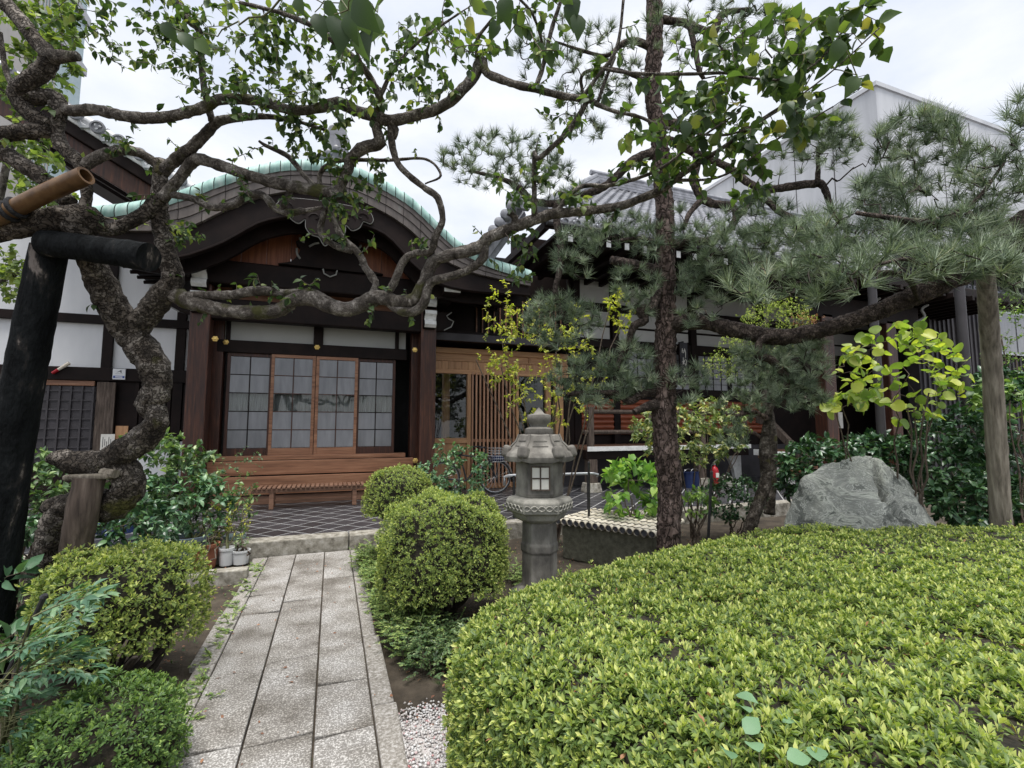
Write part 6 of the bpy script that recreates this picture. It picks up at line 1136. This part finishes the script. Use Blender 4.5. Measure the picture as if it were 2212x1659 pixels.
# roof: hexagonal cap with up-curled corners
zt_ = [(76, 996), (79, 985), (74, 976), (62, 970), (50, 955), (44, 940), (33, 938)]
prof = [(r * px, lz(v)) for r, v in zt_]; nseg = 30; m = MB(); vs = []
for r, z in prof:
    for k in range(nseg):
        th = hr + 2 * math.pi * k / nseg; f_ = (th - hr) % (math.pi / 3); edge = math.cos(math.pi / 6) / math.cos(f_ - math.pi / 6); cor = abs(math.cos(3 * (th - hr))) ** 6 if True else 0
        corner = max(0, math.cos(6 * (th - hr)) ) ** 3; vs.append((LX + r * edge * math.cos(th), LY + r * edge * math.sin(th), z + .016 * corner * (r / (79 * px)) ** 3))
fs = [(i * nseg + k, i * nseg + (k + 1) % nseg, (i + 1) * nseg + (k + 1) % nseg, (i + 1) * nseg + k) for i in range(len(prof) - 1) for k in range(nseg)] + [tuple(range(nseg))[::-1], tuple((len(prof) - 1) * nseg + k for k in range(nseg))]
m.add(vs, fs); cp = m.build('cap', M['lantern'], ln_, smooth=True, bevel=.004)
for k in range(6):
    a = hr + k * math.pi / 3; d_ = np.array([math.cos(a), math.sin(a), 0]); q0 = np.array([LX, LY, lz(972)]) + d_ * 80 * px; m = MB(); m.bar(q0 - d_ * .07 - [0, 0, .02], q0 + [0, 0, .0], 24 * px, 26 * px); m.build('corner_scroll', M['lantern'], cp, bevel=.025, seg=3)
    for r0, v0, r1, v1 in ((49, 953, 66, 971),): m = MB(); m.tube([np.array([LX, LY, lz(938)]) + d_ * 44 * px * .99, np.array([LX, LY, lz(v0)]) + d_ * r0 * px * 1.01, np.array([LX, LY, lz(v1)]) + d_ * r1 * px * 1.02], .011, 6); m.build('cap_ridge', M['lantern'], cp, smooth=True)
    A0 = a + .2; A1 = a + math.pi / 3 - .2; m = MB()
    for v_, r_ in ((952, 47.5), (963, 55)): m.bar(np.array([LX + r_ * px * math.cos(A0) * .93, LY + r_ * px * math.sin(A0) * .93, lz(v_)]), np.array([LX + r_ * px * math.cos(A1) * .93, LY + r_ * px * math.sin(A1) * .93, lz(v_)]), .012, .008)
    m.build('cap_moulding', M['lantern'], cp)
m = MB(); m.lathe([(30 * px, lz(938)), (31 * px, lz(936)), (30 * px, lz(926)), (18 * px, lz(921)), (19 * px, lz(917)), (25 * px, lz(912)), (27 * px, lz(902)), (25 * px, lz(896)), (12 * px, lz(893)), (5 * px, lz(884)), (.004, lz(880))], (LX, LY, 0), 24); m.build('finial', M['lantern'], ln_, smooth=True)
# ---------------------------------------------------------------- well with bamboo cover
A = np.array([2.61, 5.30, 0]); a_ = np.array([.52, -.854, 0]); b_ = np.array([.854, .52, 0]); wl = thing('garden_well', 'rendered square well box under a pale bamboo pole cover', 'well', A + a_ * .5 + b_ * .4)
M['render'] = mat('rough_render', [(.3, (.06, .058, .04)), (.7, (.14, .135, .1))], 20, rough=.95, bump=.6, bscale=80)
def obox(name, mt, par, s0, s1, t0, t1, z0, z1, bevel=.01):
    m = MB(); q = [A + a_ * s + b_ * t_ + np.array([0, 0, z]) for z in (z0, z1) for s, t_ in ((s0, t0), (s1, t0), (s1, t1), (s0, t1))]; m.add(q, [(0, 1, 2, 3), (7, 6, 5, 4), (0, 4, 5, 1), (1, 5, 6, 2), (2, 6, 7, 3), (3, 7, 4, 0)]); return m.build(name, mt, par, bevel=bevel)
obox('well_wall', M['render'], wl, 0, 1.12, 0, .78, -.02, .385, .02)
for k in range(15):
    s_ = -.02 + k * .0825; r_ = .038 + rng.uniform(-.003, .003); q = [A + a_ * s_ + b_ * t_ + np.array([0, 0, .385 + .037]) for t_ in (-.06, .2, .205, .21, .5, .505, .51, .85)]
    m = MB(); m.tube(q, [r_, r_, r_ * 1.1, r_, r_, r_ * 1.1, r_, r_ * .96], 10, False); m.tube([q[-1], q[0]], [r_ * .78] * 2, 10, False); po = m.build('bamboo_pole', M['bamboo'], wl, smooth=True)
    m = MB(); m.tube([q[0] + b_ * .004, q[0] + b_ * .02], [r_ * .8, r_ * .8], 10); m.build('shade_plug', M['ink'], po)  # black plug: the shade inside the open pole end, painted
for t_ in (.02, .2, .38, .56, .74):
    m = MB(); q = []
    for k in range(15): 
        for f_, h_ in ((0, .076), (.5, .066)): q.append(A + a_ * (-.02 + (k + f_) * .0825) + b_ * t_ + np.array([0, 0, .385 + h_]))
    m.tube(q, .0045, 5); m.build('lashing', M['rope'], wl, smooth=True)
m = MB()
for k in range(6): e0 = A + a_ * 1.17 + b_ * .02 + np.array([0, 0, .42]); m.tube([e0, e0 + a_ * .03 + [0, 0, -.08], e0 + a_ * (.02 + .01 * k) + b_ * .012 * (k - 2) + [0, 0, -.2]], .004, 4)
m.build('rope_end', M['rope'], wl)
# ---------------------------------------------------------------- bench under the window
b0, b1 = np.array([-1.05, 8.78]), np.array([.6, 9.05]); bn = thing('slatted_bench', 'low wooden slatted bench in front of the porch step', 'bench', (-.22, 8.95, .19)); YB = 8.84
bx('bench_rail', M['bench'], bn, (-1.2, .56, YB, YB + .05, .46, .52)); bx('bench_rail', M['bench'], bn, (-1.2, .56, YB + .24, YB + .29, .46, .52))
for k in range(24): bx('seat_slat', M['bench'], bn, (-1.18 + k * .073, -1.125 + k * .073, YB - .04, YB + .33, .52, .555), bevel=.008)
for x in (-.93, .36):
    for y in (YB + .005, YB + .25): bx('leg', M['bench'], bn, (x, x + .07, y, y + .05, .192, .46))
    bx('stretcher', M['bench'], bn, (x + .02, x + .05, YB + .055, YB + .25, .27, .31))
bx('long_stretcher', M['bench'], bn, (-.86, .36, YB + .14, YB + .17, .28, .32))
# ---------------------------------------------------------------- tree props
def log(pix, n=16, amp=.05, step=.05): 
    p, r = limb_pts(pix, step); m = MB(); bark_tube(m, p, r, n, amp, 9, 0); return m
cp_ = thing('charred_prop', 'charred black log prop with crossbar holding up the plum', 'tree prop', pZ(-20, 1385, 0) * [1, 1, 0])
log([(-35, 1480, 2.75, 118), (-20, 1330, 2.75, 110), (22, 1000, 2.75, 100), (70, 720, 2.75, 92), (108, 535, 2.75, 84)]).build('post', M['char'], cp_, smooth=True)
log([(95, 526, 2.67, 58), (146, 531, 2.66, 60), (240, 543, 2.62, 62), (322, 556, 2.58, 64)]).build('crossbar', M['char'], cp_, smooth=True)
m = MB()
for k in range(7): a = np.array([[P(150 + 30 * math.cos(t_) + k * 5, 500 + 40 * math.sin(t_) - k, 2.83 - .12 * math.cos(t_ * 1.0 + 1.5) * 0 + .13 * math.sin(t_ + .8))] for t_ in np.linspace(0, 6.28, 22)])[:, 0]; m.tube(a, .009, 5)
m.build('rope_binding', M['rope'], cp_, smooth=True)
bp = thing('bamboo_prop', 'thick brown bamboo pole lashed to the plum limb', 'tree prop', P(-60, 500, 2.6)); p, r = limb_pts([(-60, 497, 2.62, 40), (20, 457, 2.6, 42), (100, 417, 2.58, 43), (186, 379, 2.55, 44)], .04); m = MB(); m.tube(p, r, 20, False); m.tube(p[::-1][:4], r[-4:] * .72, 20, False); m.strip([p[-1]] * 2, [p[-1]] * 2); t_, N_, B_2 = frames(p)
ring = lambda i, k: [p[i] + r[i] * k * (math.cos(a) * N_[i] + math.sin(a) * B_2[i]) for a in np.linspace(0, 2 * math.pi, 21)]
m.strip(ring(-1, .72), ring(-1, 1.0)); m.build('pole', M['bamboob'], bp, smooth=True)
m = MB(); m.tube([p[-3], p[-2] * .6 + p[-3] * .4], [r[-2] * .73] * 2, 18); m.build('shade_plug', M['ink'], bp)  # plug coloured black in place of the shade down the bamboo
m = MB()
for i in (len(p) // 3, len(p) // 3 + 1): m.tube(ring(i, 1.04), .014, 6)
m.build('rope_binding', M['rope'], bp, smooth=True)
wp_ = thing('timber_prop', 'weathered timber post propping the plum trunk', 'tree prop', P(135, 1466, 2.95) * [1, 1, 0])
log([(128, 1485, 2.95, 66), (142, 1345, 2.95, 70), (152, 1270, 2.95, 72), (166, 1180, 2.95, 74), (180, 1100, 2.95, 74), (193, 1033, 2.98, 70)], 14, .1).build('post', M['prop'], wp_, smooth=True)
m = MB(); q0, q1 = P(150, 1031, 3.0), P(246, 1027, 3.0); m.bar(q0, q1, .11, .035); m.build('cap_block', M['grey_wood'], wp_, bevel=.012)
log([(222, 1020, 2.99, 20), (250, 1024, 2.97, 20)], 8).build('wedge', M['grey_wood'], wp_, smooth=True)
rp = thing('weathered_prop', 'tall grey weathered log prop under the long pine limb', 'tree prop', P(2165, 1290, 4.35) * [1, 1, 0])
log([(2174, 1330, 4.35, 52), (2165, 1180, 4.35, 51), (2152, 950, 4.35, 49), (2140, 750, 4.35, 46), (2128, 575, 4.2, 42)], 16, .08).build('post', M['grey_wood'], rp, smooth=True)
# thin black stakes
for (u0, v0, u1, v1, d_), lab in zip(((1272, 1130, 1272, 1000, 5.9), (1530, 1150, 1537, 1020, 5.5), (30, 1420, 95, 1290, 2.4), (118, 1330, 128, 1240, 2.9)), ('black iron post carrying the handrail', 'thin green-black stake beside the small pine', 'slim black stake leaning beside the nandina', 'slim black stake in the sparse azalea')):
    a = P(u0, v0, d_); b = P(u1, v1, d_); t = (0 - a[2]) / (b[2] - a[2]); a0 = a + (b - a) * t; st = thing('garden_stake', lab, 'stake', a0); m = MB(); m.tube([a0 - [0, 0, .05], b], .016 if d_ > 3 else .012, 8); m.build('rod', M['iron'], st, smooth=True); m = MB(); m.tube([b, b + unit(b - a0) * .015], [.019, .012], 8); m.build('end_cap', M['iron'], st, smooth=True)
# handrail
hr_ = thing('handrail', 'grey steel handrail on black posts beside the lantern', 'handrail', pZ(1215, 1120, .19)); z = .85
q0 = P(1090, 1028, 7.2); q1 = P(1290, 1023, 7.2)
m = MB(); m.tube(catmull([q0 + [0, 0, -.14], q0 + [0, 0, -.05], q0 + [.06, 0, 0], q0 * .5 + q1 * .5, q1 + [-.06, 0, 0], q1 + [0, 0, -.04]], .03), .022, 8); m.build('rail', M['steel'], hr_, smooth=True)
for q in (q0 + (q1 - q0) * .1, q0 + (q1 - q0) * .9): m = MB(); m.tube([q + [0, 0, .0], np.array([q[0], q[1], .19])], .02, 8); m.build('rail_post', M['iron'], hr_, smooth=True)
# ---------------------------------------------------------------- bicycle behind the rose shrub
bc = thing('bicycle', 'black city bicycle with basket parked before the lattice', 'bicycle', (2.55, 9.0, .19)); YBc = 9.35
for x in (2.05, 3.12):
    wz = .19 + .335; t_ = np.linspace(0, 2 * math.pi, 33); m = MB(); m.tube([(x + .325 * math.cos(a), YBc, wz + .325 * math.sin(a)) for a in t_], .018, 6, False); wh_ = m.build('wheel', M['rubber'], bc, smooth=True)
    m = MB(); m.tube([(x + .3 * math.cos(a), YBc, wz + .3 * math.sin(a)) for a in t_], .01, 5, False); m.build('rim', M['steel'], wh_, smooth=True)
    m = MB(); [m.tube([(x, YBc, wz), (x + .3 * math.cos(a), YBc, wz + .3 * math.sin(a))], .0022, 4) for a in np.linspace(0, 6.28, 19)[:-1]]; m.build('spokes', M['steel'], wh_)
    m = MB(); m.tube([(x + .36 * math.cos(a), YBc, wz + .36 * math.sin(a)) for a in np.linspace(.2, 2.6, 16)], .012, 5); m.build('mudguard', M['steel'], bc, smooth=True)
m = MB(); hub = (2.05, YBc, .525); bb = (2.52, YBc, .47); seat = (2.38, YBc, .98); head = (2.92, YBc, 1.0); fw = (3.12, YBc, .525)
for a, b in ((hub, bb), (hub, seat), (bb, seat), (bb, head), (seat, (2.9, YBc, .9)), (head, fw), ((2.9, YBc, .9), head)): m.tube([a, b], .017, 7)
m.build('frame', M['iron'], bc, smooth=True)
m = MB(); m.tube(catmull([(2.7, YBc - .27, 1.12), (2.84, YBc - .2, 1.13), (2.92, YBc, 1.1), (2.84, YBc + .2, 1.13), (2.7, YBc + .27, 1.12)], .04), .014, 7); m.tube([(2.92, YBc, 1.0), (2.92, YBc, 1.11)], .015, 7); m.build('handlebar', M['iron'], bc, smooth=True)
m = MB(); m.lathe([(.05, 0), (.1, .02), (.11, .05), (.05, .07)], (2.34, YBc, .98), 14); m.build('saddle', M['rubber'], bc, smooth=True)
bk = MB()
for k in range(9):
    for z in (.86, .95, 1.04, 1.12): pass
for z in np.linspace(.84, 1.1, 6): bk.tube([(3.0, YBc - .16, z), (3.3, YBc - .16, z), (3.3, YBc + .16, z), (3.0, YBc + .16, z), (3.0, YBc - .16, z)], .004, 4)
for x in np.linspace(3.0, 3.3, 8): bk.tube([(x, YBc - .16, .84), (x, YBc - .16, 1.1)], .003, 4)
bk.build('basket', M['steel'], bc)
MB().box(3.03, 3.27, YBc - .13, YBc + .13, .845, .95).build('basket_bag', M['bluepot'], bc, bevel=.04, seg=3)
# ---------------------------------------------------------------- small things by the veranda
c = np.array([8.12, 8.72, .19]); fe = thing('fire_extinguisher', 'red fire extinguisher at the veranda post', 'extinguisher', c)
m = MB(); m.lathe([(.085, 0), (.09, .02), (.09, .36), (.07, .42), (.03, .45), (.028, .48)], c, 18); m.build('cylinder', M['redp'], fe, smooth=True)
m = MB(); m.lathe([(.03, .48), (.034, .5), (.03, .54)], c, 10); m.bar(c + [0, 0, .55], c + [.1, 0, .6], .03, .02); m.bar(c + [0, 0, .53], c + [.09, 0, .53], .03, .016); m.build('valve_lever', M['steel'], fe)
m = MB(); m.tube(catmull([c + [-.03, -.02, .52], c + [-.11, -.03, .46], c + [-.11, -.05, .25], c + [-.09, -.06, .1]], .04), .012, 6); m.build('hose', M['rubber'], fe, smooth=True)
m = MB(); m.box(c[0] - .045, c[0] + .045, c[1] - .094, c[1] - .0885, .4, .5); m.build('label', M['paper'], fe)
for k, x in enumerate((7.42, 7.6)):
    m = MB(); m.lathe([(.085, 0), (.1, .32), (.11, .325), (.11, .34), (.09, .34), (.085, .03)], (x, 8.75, .192), 18); t = thing('blue_bucket', ('dark blue plastic bucket left of the veranda post', 'dark blue plastic bucket touching the veranda post')[k], 'bucket', (x, 8.75, .192)); m.build('bucket_body', M['bluepot'], t, smooth=True)
    m = MB(); m.tube([(x + .11 * math.cos(a), 8.75, .53 + .07 * math.sin(a)) for a in np.linspace(0, math.pi, 12)], .004, 5); m.build('bail_handle', M['steel'], t, smooth=True)
tag(MB().add(*(lambda r: ([(8.35 + .17 * math.cos(a) * (1 + .2 * math.sin(3 * a)) * s_, 8.6 + .14 * math.sin(a) * s_, .19 + z) for s_, z in ((1, 0), (1.05, .12), (.8, .22), (.3, .26)) for a in r], [(j * 12 + k, j * 12 + (k + 1) % 12, (j + 1) * 12 + (k + 1) % 12, (j + 1) * 12 + k) for j in range(3) for k in range(12)] + [tuple(range(36, 48))]))(np.linspace(0, 2 * math.pi, 13)[:-1])).build('step_stone', M['lanternp'], smooth=True, bevel=.02), 'rough pale stone beside the fire extinguisher', 'stone')
sr = thing('stair_handrail', 'white steel stair handrail curving past the hall steps', 'handrail', (9.2, 7.6, .19)); m = MB(); m.tube(catmull([(9.1, 8.3, .19), (9.1, 8.3, .85), (9.16, 8.25, .93), (9.3, 8.1, .95), (9.9, 7.5, .95)], .06), .03, 8); m.build('rail', M['white'], sr, smooth=True); m = MB(); m.tube([(9.9, 7.5, .95), (9.9, 7.5, .19)], .03, 8); m.build('rail_post', M['white'], sr, smooth=True)
# notices and plates on the left wing
def plate(name, label, cat, u0, v0, u1, v1, Y, mt, th=.02): a, b = pY(u0, v0, Y), pY(u1, v1, Y); t = thing(name, label, cat, (a[0], Y, min(a[2], b[2]))); bx('panel', mt, t, (a[0], b[0], Y, Y + th, b[2], a[2]), bevel=.003); return t, a, b
t, a, b = plate('security_plate', 'small white plate with dark mark and blue band on the beam', 'sign', 244, 796, 270, 820, YL - .125, M['white']); w_, h_ = b[0] - a[0], a[2] - b[2]
bx('blue_band', M['bluep'], t, (a[0] + .06 * w_, b[0] - .06 * w_, YL - .128, YL - .1255, b[2] + .12 * h_, b[2] + .34 * h_), bevel=0); bx('band_lettering', M['white'], t, (a[0] + .22 * w_, b[0] - .2 * w_, YL - .1305, YL - .1285, b[2] + .17 * h_, b[2] + .28 * h_), bevel=0)
bx('grey_line', M['steel'], t, (a[0] + .22 * w_, b[0] - .2 * w_, YL - .128, YL - .1255, b[2] + .5 * h_, b[2] + .55 * h_), bevel=0)
m = MB(); f_ = lambda x, z: (a[0] + x * w_, b[2] + z * h_); m.prismY([f_(.3, .64), f_(.66, .88), f_(.7, .62), f_(.62, .62), f_(.6, .76)], YL - .128, YL - .1255); m.build('dark_mark', M['ink'], t)
t, a, b = plate('paper_notice', 'white paper notice with vertical writing on the wing post', 'notice', 218, 938, 246, 972, YL - .135, M['paper'], .01)
for k in range(6):
    x = a[0] + (b[0] - a[0]) * (.15 + .14 * k); bx('written_line', M['ink'], t, (x, x + .008, YL - .138, YL - .1352, b[2] + .05 + .03 * (k % 2), a[2] - .05 - .04 * (k % 3)), bevel=0)
plate('wooden_plaque', 'plain pale wooden plaque beside the paper notice', 'plaque', 250, 920, 275, 950, YL - .07, M['light'])
# rolled arrow charm on the beam behind the charred post
a, b = pY(113, 806, YL - .13), pY(150, 784, YL - .13); t = thing('charm_arrow', 'straw charm arrow with red wrap tucked on the beam', 'charm', a); m = MB(); m.tube([a, b], [.02, .035], 8); m.build('straw_shaft', M['bamboo'], t, smooth=True); m = MB(); m.tube([a, a + (b - a) * .35], [.026, .03], 8); m.build('red_wrap', M['redp'], t, smooth=True)
# notice board on the hall veranda, grey downpipes
t, a, b = plate('hall_notice', 'white paper poster between the hall canopy posts', 'notice', 1783, 890, 1822, 925, 9.0, M['paper'], .01)
for k in range(5): x = a[0] + (b[0] - a[0]) * (.15 + .16 * k); bx('written_line', M['steel'], t, (x, x + .01, 8.996, 8.9992, b[2] + .06, a[2] - .06), bevel=0)
bx('easel_leg', M['iron'], t, (a[0] + .2, a[0] + .24, 9.012, 9.04, .19, b[2] + .2), (b[0] - .24, b[0] - .2, 9.012, 9.04, .19, b[2] + .2))
for u, d_, lab in ((2070, 6.3, 'grey downpipe standing right of the redbud'), (1882, 6.9, 'grey downpipe with funnel head behind the redbud')):
    p0 = P(u, 600, d_); t = thing('downpipe', lab, 'downpipe', (p0[0], p0[1], 0)); m = MB(); m.tube([(p0[0], p0[1], -.02), (p0[0], p0[1], p0[2])], .055, 12); m.build('pipe', M['panel'], t, smooth=True); m = MB(); m.lathe([(.06, 0), (.13, .12), (.13, .3)], (p0[0], p0[1], p0[2]), 12); m.build('funnel_head', M['panel'], t, smooth=True)
# blue tarpaulin bundle behind the trunk
c = pZ(262, 1145, .19); t = thing('blue_bundle', 'crumpled blue plastic sheet behind the plum trunk', 'sheet', (c[0], c[1], .19)); V, T = dome((c[0], c[1]), lambda a: .28 + .06 * math.sin(3 * a) + .04 * math.sin(7 * a), .19, .42, .8, bump=.06, seed=9); np_obj('sheet', V, T, M['bluepot'], t, smooth=True)

# ---------------------------------------------------------------- look-alikes share a group
GR = {'azalea_bush': 'clipped azalea bushes', 'azalea_hedge': 'azalea hedges', 'camellia_shrub': 'evergreen camellia shrubs', 'flower_pot': 'flower pots by the porch', 'garden_stake': 'thin garden stakes', 'blue_bucket': 'blue buckets at the veranda', 'downpipe': 'grey downpipes'}
for o in list(col.objects):
    k = o.name.split('.')[0]
    if o.parent is None and k in GR: o['group'] = GR[k]
